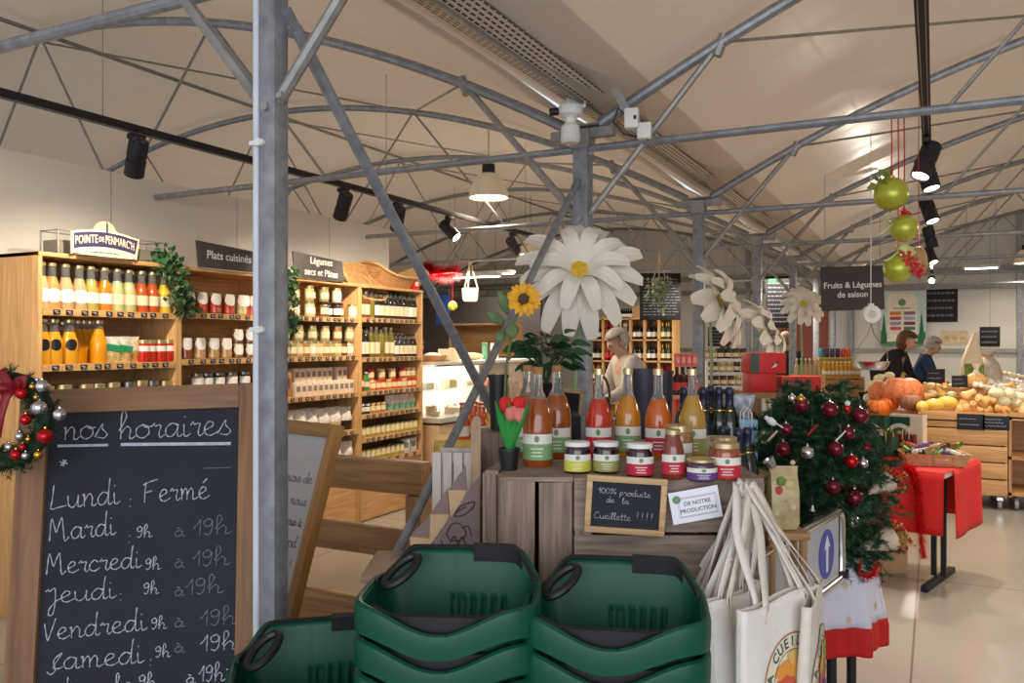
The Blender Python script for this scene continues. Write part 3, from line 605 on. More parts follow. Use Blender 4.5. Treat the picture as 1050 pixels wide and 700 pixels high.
# the arched advertising sign
y0, y1 = y_on(72, XS+0.02), y_on(139, XS+0.02); r = thing('advertising_sign', 'arched navy and cream sign with a lighthouse on the soup shelves', 'sign', (XS+0.02, (y0+y1)/2, 2.102), pi/2); w = y1-y0
def archpoly(x0, x1, zb, zt, bow, n=12):
    f = lambda x: bow*(1-(2*x/w)**2)
    return [(x0+(x1-x0)*k/n, zb+f(x0+(x1-x0)*k/n)) for k in range(n+1)]+[(x1-(x1-x0)*k/n+(0.02 if k == 0 else -0.0), zt+f(x1-(x1-x0)*k/n)) for k in range(n+1)]
RX = Matrix.Rotation(pi/2, 4, 'X'); navy = mat('navy_print', (50, 48, 84), 0.5); cream = mat('cream_board', (232, 214, 178), 0.6)
MB().prism(archpoly(-w/2, w/2, 0.0, 0.13, 0.03), 0.012, RX).box((0, -0.006, 0.008), (w*0.8, 0.05, 0.016)).obj('board', cream, r)
MB().prism(archpoly(-w/2+0.014, w/2-0.014, 0.028, 0.118, 0.03), 0.0015, Matrix.Translation((0, -0.012, 0)) @ RX).obj('navy_field', navy, r)
for tx_, xc_, wd_, hh_ in (('POINTE', -0.285*w, 0.33*w, 0.07), ('DE', -0.06*w, 0.075*w, 0.042), ("PENMARC'H", 0.225*w, 0.45*w, 0.07)):
    o = lettering(tx_, hh_, cream, r, (0, -0.0145, 0), bold=0.0003, spacing=1.12); xs_ = [v.co.x for v in o.data.vertices]; k_ = wd_/(max(xs_)-min(xs_)); m_ = (max(xs_)+min(xs_))/2
    for v in o.data.vertices: v.co.x = xc_+(v.co.x-m_)*k_; v.co.y = v.co.y*(1.0 if hh_ > 0.05 else 1.0)+0.072+0.03*(1-(2*v.co.x/w)**2)
MB().prism([(0.075*cos(t), 0.07*sin(t)) for t in [pi*k/14 for k in range(15)]], 0.01, Matrix.Translation((0.0, -0.001, 0.145)) @ RX).obj('sun_disc', mat('peach_board', (230, 190, 140), 0.6), r)
MB().box((0.01, -0.014, 0.17), (0.012, 0.003, 0.06)).box((0.01, -0.014, 0.205), (0.006, 0.003, 0.02)).obj('lighthouse', navy, r)
# small wire crates behind the sign
for i, (px, lab) in enumerate([(70, 'grey wire crate left of the arched sign'), (143, 'grey wire crate right of the arched sign')]):
    r = thing('wire_crate', lab, 'crate', (XS-0.12, y_on(px, XS-0.12), 2.101), pi/2, None); b = MB()
    for z in (0.006, 0.14): b.tube([(-0.12, -0.08, z), (0.12, -0.08, z), (0.12, 0.08, z), (-0.12, 0.08, z)], 0.005, 6, True)
    for sx in (-1, 1):
        for sy in (-1, 1): b.cyl((sx*0.12, sy*0.08, 0), (sx*0.12, sy*0.08, 0.14), 0.005, seg=6)
    b.obj('wire_frame', galvd, r); MB().box((0, 0, 0.05), (0.22, 0.14, 0.07)).obj('slate_lining', mat('grey_lining', (120, 116, 108), 0.8), r)
# ivy
def leaves(mb, pts, n, spread, size, up=0.3, rr=rnd):
    for k in range(n):
        p = Vector(rr.choice(pts)); p = p+Vector((rr.gauss(0, spread), rr.gauss(0, spread), rr.gauss(0, spread)))
        d = Vector((rr.gauss(0, 1), rr.gauss(0, 1), rr.gauss(up, 0.8))).normalized(); t = d.orthogonal().normalized(); q = Matrix.Rotation(rr.uniform(0, 6.28), 3, d) @ t
        s = size*rr.uniform(0.6, 1.2); e = d.cross(q)
        mb.poly([p, p+q*s*0.45+e*s*0.38+d*s*0.08, p+q*s, p+q*s*0.45-e*s*0.38+d*s*0.08])
    return mb
def ivy(path, label, n=420, spread=0.035, size=0.05):
    r = thing('trailing_ivy', label, 'plant', path[0], 0); q = [Vector(p)-Vector(path[0]) for p in path]; b = MB(); dense = []
    for a, c in zip(q, q[1:]): dense += [a.lerp(c, k/8) for k in range(8)]
    for k in range(5): b.tube([p+Vector((rnd.uniform(-0.03, 0.03), rnd.uniform(-0.03, 0.03), 0)) for p in dense[::4]], 0.003, 5)
    b.obj('stems', mat('ivy_stem', (86, 74, 48), 0.7), r); leaves(MB(), dense, n, spread, size).obj('foliage', mat('ivy_leaf', (48, 84, 48), 0.45, vary=0.5, scale=30), r); return r
yv = y_on(174, XS+0.02); ivy([(XS-0.06, y_on(165, XS), 2.12), (XS+0.0, yv-0.02, 2.14), (XS+0.05, yv, 2.06), (XS+0.06, yv+0.03, 1.95), (XS+0.06, yv+0.06, 1.84), (XS+0.05, yv+0.13, 1.79)], 'trailing ivy hanging between the soup and dish shelves')
yv = y_on(296, XS+0.02); ivy([(XS-0.03, yv-0.05, 2.13), (XS+0.04, yv-0.03, 2.1), (XS+0.06, yv-0.03, 1.95), (XS+0.06, yv-0.04, 1.8), (XS+0.06, yv-0.05, 1.66)], 'trailing ivy hanging just right of the near steel column', 360)
# wicker tray and flat basket on top at the end
wick = wood('wicker_weave', (160, 118, 74), (214, 172, 120), 0, 0.7, 14)
def wicker(px, label, L, Wd, H, rot, high=0.0):
    r = thing('wicker_basket', label, 'basket', (XS-0.22, y_on(px, XS-0.2), 2.102), 0, None, rot); lp = []
    N = 48
    for k, (s, z) in enumerate([(0.62, 0.0), (0.72, 0.03), (0.85, H*0.5), (1.0, H), (1.03, H*1.05), (0.98, H), (0.82, H*0.5), (0.68, 0.035), (0.6, 0.02)]):
        lp.append([(Wd*0.5*s*(abs(cos(a))**0.7)*(1 if cos(a) > 0 else -1), L*0.5*s*(abs(sin(a))**0.7)*(1 if sin(a) > 0 else -1), z+(high*abs(sin(a))**3*(z/H) if z > 0.02 else 0)+0.004*((j+k) % 2)) for j, a in enumerate([2*pi*j/N for j in range(N)])])
    MB().rings(lp, True, True, True).obj('woven_body', wick, r); b = MB()
    rim = [(Wd*0.52*(abs(cos(a))**0.7)*(1 if cos(a) > 0 else -1), L*0.52*(abs(sin(a))**0.7)*(1 if sin(a) > 0 else -1), H*1.04+high*abs(sin(a))**3*1.03) for a in [2*pi*j/40 for j in range(40)]]
    b.tube(rim, 0.014, 8, True).obj('braided_rim', wick, r)
wicker(405, 'large wicker basket with raised ends on top of the bottle shelves', 0.82, 0.4, 0.13, (0, 0.12, 0), 0.1)
wicker(371, 'round wicker tray leaning behind the large wicker basket', 0.5, 0.4, 0.07, (0, 0.95, 0), 0.0)
r = thing('small_gift_box', 'small red packet standing on the right end of the bottle shelves', 'box', (XS-0.05, y_on(429, XS), 2.101), pi/2); MB().box((0, 0, 0.06), (0.09, 0.06, 0.12), bev=0.004).obj('packet', mat('red_packet', (200, 36, 28), 0.4), r); MB().box((0, -0.031, 0.06), (0.05, 0.002, 0.04)).obj('packet_label', lab_w, r)
# ---------------------------------------------------------------- foreground
def catmull(pts, n=5):
    if len(pts) < 3: return pts
    q = [pts[0]]+list(pts)+[pts[-1]]; out = []
    for i in range(1, len(q)-2):
        for k in range(n):
            t = k/n; p0, p1, p2, p3 = q[i-1], q[i], q[i+1], q[i+2]
            out.append(tuple(0.5*(2*p1[j]+(p2[j]-p0[j])*t+(2*p0[j]-5*p1[j]+4*p2[j]-p3[j])*t*t+(3*p1[j]-p0[j]-3*p2[j]+p3[j])*t**3) for j in (0, 1)))
    return out+[pts[-1]]
# a hand-drawn cursive alphabet: strokes in units of the small-letter height
GL = {'n': (.9, [[(.02, .85), (.12, .95), (.1, 0)], [(.1, .4), (.4, .95), (.6, .7), (.58, .1), (.7, 0), (.9, .2)]]), 'o': (.85, [[(.45, 1), (.1, .75), (.08, .25), (.38, 0), (.72, .3), (.68, .8), (.4, 1), (.55, .8), (.88, .85)]]),
 's': (.75, [[(0, .1), (.4, 1.05), (.42, .7), (.68, .3), (.5, 0), (.15, .08)]]), 'h': (.85, [[(0, .6), (.35, 1.5), (.3, 2), (.12, 1.8), (.1, 0)], [(.1, .4), (.4, .9), (.6, .65), (.56, .1), (.68, 0), (.88, .2)]]),
 'r': (.7, [[(.02, .8), (.15, 1.05), (.2, .85), (.5, .9), (.42, .3), (.5, 0), (.72, .2)]]), 'a': (.95, [[(.7, .85), (.4, 1), (.08, .6), (.15, .1), (.45, .08), (.7, .6)], [(.72, .95), (.7, .15), (.8, 0), (.98, .2)]]),
 'i': (.42, [[(.08, .9), (.1, .12), (.22, 0), (.44, .2)], [(.1, 1.4), (.14, 1.46)]]), 'e': (.75, [[(0, .35), (.45, .65), (.5, .9), (.28, 1), (.06, .6), (.12, .12), (.4, 0), (.76, .25)]]),
 'L': (1.0, [[(.2, 1.9), (.08, .6), (.02, .02), (.5, .1), (.95, .2)]]), 'u': (.92, [[(.05, .95), (.08, .25), (.3, 0), (.6, .35), (.68, .95)], [(.68, .95), (.66, .15), (.76, 0), (.94, .2)]]),
 'd': (.95, [[(.66, .85), (.36, 1), (.05, .55), (.14, .06), (.44, .1), (.68, .7)], [(.8, 2.1), (.7, 1.1), (.68, .15), (.78, 0), (.96, .2)]]), 'M': (1.45, [[(.05, 0), (.12, 1), (.22, 1.9), (.4, 1.2), (.5, .7), (.72, 1.4), (.9, 1.9), (.98, 1), (1.02, .2), (1.1, -.1), (1.35, .2)]]),
 'c': (.7, [[(.6, .8), (.35, 1), (.05, .55), (.12, .1), (.4, 0), (.72, .25)]]), 'J': (.8, [[(0, 1.1), (.12, 1.3), (.2, 1.1), (.5, 1.35), (.5, 0), (.38, -1.0), (.15, -1.1), (.2, -.5), (.6, .2), (.8, .3)]]), 'V': (.75, [[(.0, 1.5), (.08, .6), (.16, 0), (.4, .8), (.68, 1.9)]]),
 'S': (.85, [[(0, -.1), (.2, -.35), (.45, 0), (.35, .7), (.5, 1.1), (.8, 1.4), (.35, .3), (.6, .1), (.85, .25)]]), 'm': (1.25, [[(.02, .85), (.12, .95), (.1, 0)], [(.1, .4), (.34, .95), (.48, .7), (.46, 0)], [(.46, .4), (.72, .95), (.88, .7), (.86, .1), (.98, 0), (1.25, .2)]]),
 'F': (1.1, [[(.2, 1.7), (.12, .8), (.1, 0)], [(0, 1.5), (.5, 1.75), (1.0, 1.9)], [(.1, .8), (.6, .95)]]), '9': (.7, [[(.55, 1.3), (.4, 1.7), (.1, 1.45), (.12, 1.0), (.4, .95), (.55, 1.4)], [(.56, 1.5), (.5, .5), (.3, 0), (.08, .15)]]), '1': (.5, [[(.0, .8), (.22, 1.2), (.38, 1.7), (.36, .8), (.34, 0)]]),
 '0': (.75, [[(.35, 1.6), (.08, 1.1), (.1, .3), (.35, 0), (.62, .5), (.6, 1.2), (.35, 1.6)]]), '3': (.6, [[(.05, 1.4), (.4, 1.6), (.45, 1.1), (.2, .85), (.5, .6), (.4, .05), (.05, .1)]]), ':': (.45, [[(.1, .6), (.14, .66)], [(.1, .05), (.14, .1)]]), ' ': (.6, []), '*': (.8, [[(.3, .9), (.35, 0)], [(0, .6), (.65, .3)], [(.1, .1), (.55, .8)]]),
 'à': (.95, [[(.7, .85), (.4, 1), (.08, .6), (.15, .1), (.45, .08), (.7, .6)], [(.72, .95), (.7, .15), (.8, 0), (.98, .2)], [(.2, 1.5), (.5, 1.35)]]), 'é': (.75, [[(0, .35), (.45, .65), (.5, .9), (.28, 1), (.06, .6), (.12, .12), (.4, 0), (.76, .25)], [(.3, 1.35), (.6, 1.7)]]),
 'p': (.85, [[(.1, .95), (.08, -.7)], [(.1, .6), (.4, 1), (.68, .6), (.45, .05), (.12, .2)]]), 't': (.6, [[(.25, 1.7), (.22, .2), (.36, 0), (.6, .2)], [(0, 1.1), (.5, 1.15)]]), 'l': (.5, [[(.02, .4), (.32, 1.5), (.26, 1.95), (.1, 1.6), (.12, .2), (.26, 0), (.5, .2)]]), 'C': (1.05, [[(.9, 1.5), (.5, 1.7), (.08, 1), (.15, .2), (.55, 0), (1.0, .3)]]),
 '%': (1.1, [[(.9, 1.7), (.1, 0)], [(.25, 1.6), (.08, 1.3), (.3, 1.1), (.4, 1.45), (.25, 1.6)], [(.8, .6), (.62, .3), (.8, 0), (.98, .3), (.8, .6)]]), '!': (.5, [[(.22, 1.6), (.18, .5)], [(.17, .08), (.2, .02)]]), '—': (1, [[(0, .5), (1, .5)]]), 'b': (.8, [[(.1, 1.9), (.08, .1), (.4, 0), (.66, .45), (.4, .9), (.1, .6)]]), 'g': (.85, [[(.66, .85), (.36, 1), (.06, .6), (.2, .15), (.5, .2), (.68, .8)], [(.7, .95), (.62, -.6), (.3, -.9), (.1, -.5), (.8, .2)]]), 'v': (.7, [[(.02, .95), (.25, 0), (.6, .95)]])}
def write(parent, m, txt, x, z, h, rot=0.0, r=0.0032, name='handwriting', y=-0.002, width=None):
    b = MB(); tot = sum(GL[c][0] for c in txt); sx = h if width is None else width/tot; cx = 0.0; cr, sr = cos(rot), sin(rot)
    for c in txt:
        for st in GL[c][1]:
            q = [((cx+px_)*sx, pz*h) for px_, pz in (catmull(st) if len(st) > 2 else st)]
            b.tube([(x+a*cr-c2*sr, y, z+a*sr+c2*cr) for a, c2 in q], [r*(0.75+0.25*sin(k*1.3)) for k in range(len(q))], 5)
        cx += GL[c][0]
    return b.obj(name, m, parent)

# --- opening hours board: a leaning framed chalkboard on legs, behind the near column's left side
zt = 2.58; topc = W(141, 397, zt)                       # centre of the top edge
LEAN, ROLL = radians(9.0), radians(1.9)
rot = (Matrix.Rotation(TH, 3, 'Z') @ Matrix.Rotation(-LEAN, 3, 'X') @ Matrix.Rotation(-ROLL, 3, 'Y'))
base = topc - rot @ Vector((0, 0, 1.45))
base = base + Vector((0, 0, -base.z))*0
hb = thing('chalkboard_easel', 'large framed chalkboard of handwritten opening hours standing at the left front', 'chalkboard', tuple(base), 0, None, rot.to_euler())
def hours_uv(px, py):                                    # photo pixel -> board plane
    n = rot @ Vector((0, -1, 0)); p = rayplane(px, py, base+n*0.014, n); q = rot.transposed() @ (p-base); return q.x, q.z
oakb = wood('board_frame_wood', (108, 76, 48), (142, 102, 66), 2, 0.6); oakbx = wood('board_frame_wood_x', (108, 76, 48), (142, 102, 66), 0, 0.6)
xl = hours_uv(46, 500)[0]; xr = hours_uv(244, 500)[0]; ztp = hours_uv(141, 421)[1]; zbt = 0.25
b = MB().box(((xl+xr)/2, 0, (ztp+zbt)/2), (xr-xl+0.02, 0.014, ztp-zbt+0.02)); b.obj('slate_panel', slate, hb)
xo0 = hours_uv(16, 500)[0]; xo1 = hours_uv(272, 500)[0]
for a0, a1 in ((xo0, xl), (xr, xo1)): MB().box(((a0+a1)/2, -0.004, 0.71), (a1-a0, 0.034, 1.48), bev=0.003).obj('frame_stile', oakb, hb)
MB().box(((xl+xr)/2, -0.004, (ztp+1.45)/2), (xr-xl, 0.034, 1.45-ztp), bev=0.003).obj('frame_rail', oakbx, hb); MB().box(((xl+xr)/2, -0.004, zbt-0.05), (xr-xl, 0.034, 0.1), bev=0.003).obj('frame_rail', oakbx, hb)
for sx in (-1, 1): MB().bar((sx*0.3, 0.05, 1.3), (sx*0.3, 0.05+0.42, 0.08), 0.05, 0.025).obj('rear_leg', oakb, hb)
MB().box((0, 0.245, 0.72), (0.6, 0.02, 0.04)).obj('rear_rail', oakbx, hb)
def hw(txt, px0, px1, py, hpx, m=chalk, r=0.0023, rise=0.0):
    x0, z0 = hours_uv(px0, py); x1, _ = hours_uv(px1, py); _, z1 = hours_uv(px0, py-hpx)
    write(hb, m, txt, x0, z0, (z1-z0), rise, r, y=-0.0085, width=(x1-x0))
hw('nos', 64, 110, 451, 13.5, rise=0.02); hw('horaires', 121, 237, 450, 14, rise=0.01); hw('*', 60, 70, 478, 8)
def rule(px0, px1, py, hpx, m=chalk):
    x0, z0 = hours_uv(px0, py); x1, z1 = hours_uv(px1, py-1.0); MB().bar((x0, -0.0078, z0), (x1, -0.0078, z1), 0.002, hpx/FPX*2.5).obj('chalk_underline', m, hb)
rule(58, 110, 457, 2.6); rule(123, 236, 455.5, 3.2); rule(208, 236, 480, 0.7, chalkdim)
hw('Lundi', 51, 122, 522, 13, rise=0.05); hw(':', 131, 137, 520, 13); hw('Fermé', 146, 214, 515, 12, rise=0.03)
hw('Mardi', 49, 118, 555, 12, rise=0.07); hw(':', 130, 136, 557, 12)
for py0, mm, px9 in ((551, chalk, 139), (584, chalk, 148), (609, chalk, 146), (645, chalk, 154), (674, chalk, 158)): hw('9h', px9, px9+16, py0, 6.5, mm, 0.002)
for py0, t, mm, a in ((549, '19h', chalkdim, 198), (581, '19h', chalkdim, 197), (610, '19h', chalkdim, 190), (642, '19h', chalkdim, 205), (668, '19h', chalk, 205)): hw(t, a, a+38, py0, 9.5, mm, 0.0022, 0.03); hw('à', 178, 189, py0+1, 6, chalkdim, 0.002)
hw('Mercredi', 46, 144, 589, 11, rise=0.04); hw('Jeudi', 46, 118, 619, 11, rise=0.05); hw(':', 121, 127, 616, 11); hw('Vendredi', 45, 150, 657, 11.5, rise=0.07); hw('Samedi', 47, 147, 688, 12, rise=0.05); hw(':', 152, 158, 683, 10)
hw('dimanche', 60, 135, 716, 10, rise=0.05); hw('9h', 141, 160, 706, 8); hw('à', 190, 200, 701, 6); hw('19h', 203, 230, 699, 9.5); hw('30', 231, 243, 694, 5)

# --- Christmas wreath on the board's top left corner
needle = mat('fir_needles', (26, 62, 34), 0.6, vary=0.45, scale=40); needle2 = mat('fir_needles_light', (44, 88, 52), 0.6, vary=0.3, scale=40)
def needles(mb, p0, p1, n, L, spread=0.9, rr=rnd, wid=0.0016):
    p0 = Vector(p0); p1 = Vector(p1); d = (p1-p0).normalized()
    for k in range(n):
        p = p0.lerp(p1, rr.random()); o = Vector((rr.gauss(0, 1), rr.gauss(0, 1), rr.gauss(0, 1))); o = (o-d*o.dot(d)).normalized()
        e = (d*rr.uniform(0.2, 0.9)+o*spread).normalized()*L*rr.uniform(0.7, 1.2); t = e.cross(d).normalized()*wid
        mb.poly([p-t, p+t, p+e])
wc = W(6, 431, 2.36); n_ = rot @ Vector((0, -1, 0))
wr = thing('christmas_wreath', 'fir wreath with red bow and baubles hung on the opening hours board', 'wreath', tuple(wc), 0, None, rot.to_euler()); WRR = 0.112
b = MB(); b.tube([(WRR*cos(a), 0, WRR*sin(a)) for a in [2*pi*k/32 for k in range(32)]], 0.026, 8, True); b.obj('wreath_core', mat('wreath_core', (30, 44, 26), 0.9), wr)
b = MB()
for k in range(330):
    a = rnd.uniform(0, 2*pi); c = Vector((WRR*cos(a), 0, WRR*sin(a))); tdir = Vector((-sin(a), 0, cos(a))); o = Vector((rnd.gauss(0, 1), rnd.gauss(-0.4, 0.8), rnd.gauss(0, 1))).normalized()
    e = (tdir*rnd.choice((-1, 1))*0.6+o).normalized()*rnd.uniform(0.035, 0.062); needles(b, c, c+e, 34, 0.019, 0.9, rnd, 0.0014)
b.obj('fir_twigs', needle, wr)
redb = mat('red_bauble', (178, 18, 26), 0.16, 0.55, vary=0.05); silver = mat('silver_bauble', (206, 206, 210), 0.14, 0.95); goldb = mat('gold_bauble', (206, 158, 66), 0.18, 0.95); ruby = mat('ruby_bauble', (108, 28, 42), 0.14, 0.5)
def bauble(par, loc, r, m, name='bauble', rz=0.0, tilt=0.0):
    x = MB().ball((0, 0, 0), r, 20, 14).obj(name, m, par, loc); x.rotation_euler = (tilt, 0, rz)
    MB().cyl((0, 0, r*0.93), (0, 0, r*1.2), r*0.22, seg=10).obj('cap', gold if m is not silver else steel, x); return x
def on_wreath(px, py, r, m, dz=0.0):
    q = rayplane(px, py, wc+n_*(0.045+dz), n_); l = rot.transposed() @ (q-wc); bauble(wr, l, r, m)
for px, py, r, m in [(43, 396, 0.018, silver), (22, 403, 0.017, redb), (40, 418, 0.021, silver), (61, 425, 0.018, silver), (26, 430, 0.016, redb), (46, 447, 0.021, redb), (20, 447, 0.012, silver), (29, 450, 0.008, goldb), (9, 458, 0.011, silver), (16, 466, 0.015, redb), (23, 458, 0.010, redb), (26, 467, 0.011, silver), (39, 466, 0.012, goldb), (33, 396, 0.009, goldb), (37, 407, 0.008, goldb), (38, 389, 0.006, silver), (1, 395, 0.012, goldb)]: on_wreath(px, py, r, m)
rib = mat('dark_red_ribbon', (128, 12, 26), 0.5, vary=0.1)
def ribbon(pts, w, par, m, name='ribbon', nrm=(0, -1, 0)):
    b = MB(); P = [Vector(p) for p in pts]; n = Vector(nrm); L = []
    for i, p in enumerate(P):
        t = (P[min(i+1, len(P)-1)]-P[max(i-1, 0)]).normalized(); s = t.cross(n).normalized()*w/2; L.append([p+s, p+n*0.004*(1 if i % 2 else 0), p-s])
    return b.rings(L, False).obj(name, m, par, solid=0.0015)
q = rot.transposed() @ (rayplane(14, 399, wc+n_*0.05, n_)-wc)
for pts in ([(0, 0, 0), (-0.012, -0.012, 0.02), (-0.028, -0.01, 0.045), (-0.036, -0.005, 0.052)], [(0, 0, 0), (0.02, -0.012, 0.022), (0.032, -0.01, 0.034), (0.024, 0, 0.014), (0, 0, 0)], [(0, 0, 0), (-0.016, -0.006, -0.02), (-0.03, -0.004, -0.07), (-0.042, 0.004, -0.13)], [(0, 0, 0), (-0.03, -0.012, 0.004), (-0.05, -0.01, 0.018), (-0.03, 0, -0.004), (0, 0, 0)]): ribbon([q+Vector(p) for p in pts], 0.026, wr, rib, 'bow_ribbon')

# --- whiteboard easel behind the near column
e0 = W(347, 436, 3.05); yaw = TH+radians(-42); lean2 = radians(17)
rw = Matrix.Rotation(yaw, 3, 'Z') @ Matrix.Rotation(-lean2, 3, 'X')
eb = e0 - rw @ Vector((0.35, 0, 1.27/cos(lean2)))
we = thing('whiteboard_easel', 'wood framed whiteboard easel with purple handwriting behind the near steel column', 'whiteboard', tuple(eb), 0, None, rw.to_euler())
honey = wood('honey_frame', (150, 104, 52), (186, 136, 76), 2, 0.5); honeyx = wood('honey_frame_x', (150, 104, 52), (186, 136, 76), 0, 0.5)
HH = 1.27/cos(lean2)
MB().box((0, 0.004, HH-0.41), (0.64, 0.01, 0.72)).obj('white_panel', mat('whiteboard_surface', (204, 206, 210), 0.3, vary=0.03), we)
for sx in (-1, 1): MB().box((sx*0.345, 0, HH/2), (0.05, 0.034, HH), bev=0.003).obj('frame_stile', honey, we)
MB().box((0, 0, HH-0.025), (0.64, 0.034, 0.05)).obj('frame_rail', honeyx, we); MB().box((0, 0, HH-0.79), (0.64, 0.034, 0.05)).obj('frame_rail', honeyx, we)
MB().bar((-0.08, 0.03, HH-0.05), (-0.08, 0.03+0.46, 0.14), 0.035, 0.025).obj('rear_leg', honey, we)
ink = mat('violet_ink', (104, 84, 124), 0.7)
for t, z, w_ in (('mois de', 1.1, 0.17), ('nous', 1.02, 0.1), ('vous à', 0.945, 0.1), ('un tard', 0.87, 0.15), ('la coupe !', 0.795, 0.19), ('chaque', 0.66, 0.14)):
    t = ''.join(c if c in GL else 'n' for c in t); write(we, ink, t, 0.30-w_-0.02, z, 0.02, 0.03, 0.0014, y=-0.0025, width=w_)

# --- low oak barrier of posts and planks in the middle distance
bY = 4.02; br = W(437, 500, bY); rb = thing('timber_barrier', 'low oak barrier of thick planks between post and whiteboard', 'barrier', (br.x, br.y, 0), 0)
def zpx(py, zc): return EYE-(py-352)/FPX*zc
zt_, zb_ = zpx(474, bY), zpx(520, bY)
MB().box((-0.95, 0, zt_-0.0775), (1.9, 0.09, 0.155), bev=0.006).obj('top_plank', oak, rb); MB().box((-0.05, 0.02, zt_/2-0.08), (0.09, 0.12, zt_-0.16), bev=0.005).obj('post', oakz, rb); MB().box((-1.8, 0.02, zt_/2-0.08), (0.09, 0.12, zt_-0.16), bev=0.005).obj('post', oakz, rb)
MB().box((-0.95, 0.0, zpx(560, bY)), (1.75, 0.05, 0.14), bev=0.005).obj('mid_plank', oak, rb); MB().box((-0.95, 0.0, zpx(640, bY)), (1.75, 0.05, 0.17), bev=0.005).obj('low_plank', oak, rb)
MB().box((-0.02, 0.35, zt_-0.09), (0.06, 0.62, 0.13), bev=0.004).obj('side_plank', oak, rb)

# --- stepped plywood display with a rabbit drawing
ply = wood('plywood', (172, 140, 108), (198, 166, 132), 2, 0.6); plyd = mat('grey_stained_ply', (136, 116, 112), 0.7, vary=0.12); plyx = mat('pale_ply_tread', (206, 170, 130), 0.6, vary=0.08)
sd = W(456, 560, 2.75); st = thing('stepped_display', 'stepped plywood display with grey triangles and a hare drawing', 'display stand', (sd.x, sd.y, 0), TH)
k_ = 2.75/FPX; U = lambda px, py: ((px-456)*k_, zpx(py, 2.75))
side = [U(420, 592), U(492, 487), U(492, 700), U(420, 700)]
T2 = lambda y: Matrix.Translation((0, y, 0)) @ RX
MB().prism(side, 0.018, T2(0.0)).obj('side_panel', plyd, st)
for i, (a, c, d) in enumerate([((420, 551), (441, 553), (441, 528)), ((441, 528), (460, 528), (458, 503)), ((460, 503), (478, 503), (477, 479))]):   # risers and treads
    MB().prism([U(*a), U(*c), U(*d)], 0.02, T2(0.05)).obj('riser_triangle', plyd, st)
for poly in ([U(420, 551), U(441, 553), U(432, 590), U(421, 592)], [U(441, 528), U(460, 528), U(458, 535), U(440, 560)], [U(459, 503), U(478, 503), U(472, 520), U(462, 532)]): MB().prism(poly, 0.02, T2(0.03)).obj('light_tread', plyx, st)
for a, c in ((0, 0.2), (0.07, 0.29), (0.135, 0.37)): pass
MB().box((U(450, 0)[0]+0.02, 0.2, 0.42), (0.2, 0.32, 0.84)).obj('carcass', plyx, st); MB().box((U(478, 0)[0], 0.2, 0.5), (0.08, 0.3, 1.0)).obj('carcass', plyx, st)
MB().prism([U(481, 560), U(492, 560), U(492, 432), U(489, 428), U(484, 430), U(482, 436)], 0.02, T2(0.09)).obj('upright_board', ply, st)
q = (U(372, 585)[0], U(445, 0)[0]); MB().box((sum(q)/2, 0.12, zpx(590, 2.75)), (q[1]-q[0], 0.34, 0.022), bev=0.002).obj('low_seat', mat('greyed_board', (164, 142, 120), 0.6), st); MB().box((sum(q)/2, 0.14, zpx(590, 2.75)/2-0.01), (q[1]-q[0]-0.02, 0.28, zpx(590, 2.75)-0.02)).obj('seat_box', ply, st)
inkb = mat('brown_ink', (84, 66, 62), 0.8); b = MB()
for s in ([(466, 528), (472, 518), (486, 513), (484, 520), (474, 527), (466, 528)], [(458, 545), (464, 536), (472, 536), (478, 545), (472, 552), (462, 552), (458, 545)], [(452, 552), (458, 562), (470, 560), (482, 562), (486, 557)], [(474, 540), (480, 538), (484, 548)], [(462, 555), (466, 548), (470, 556), (474, 549), (478, 558)], [(468, 524), (478, 518)]):
    b.tube([(x, -0.0205, z) for x, z in catmull([U(*p) for p in s])], 0.0022, 5)
b.obj('hare_drawing', inkb, st)
# white slatted crate leaning behind it
cr = W(462, 495, 2.98); wcr = thing('slatted_crate', 'white painted slatted crate standing behind the stepped display', 'crate', (cr.x, cr.y, 0), TH-0.15); wp = mat('white_washed_wood', (206, 196, 186), 0.6, vary=0.12, scale=20, stretch=(4, 4, 0.6))
kk = 3.05/FPX; zc0, zc1 = zpx(555, 3.05), zpx(461, 3.05)
for i in range(4): MB().box(((450+i*11-464)*kk, 0, (zc0+zc1)/2), (0.032, 0.012, zc1-zc0), bev=0.002).obj('slat', wp, wcr)
for z in (zc0+0.03, zc1-0.02): MB().box((0.01, 0.014, z), (0.15, 0.014, 0.03)).obj('cross_rail', wp, wcr)
MB().box((0.01, 0.12, (zc0+zc1)/2), (0.15, 0.01, zc1-zc0)).obj('back_panel', wp, wcr); MB().box((0.01, 0.06, zc0/2), (0.2, 0.2, zc0)).obj('stand_block', crate_z, wcr)

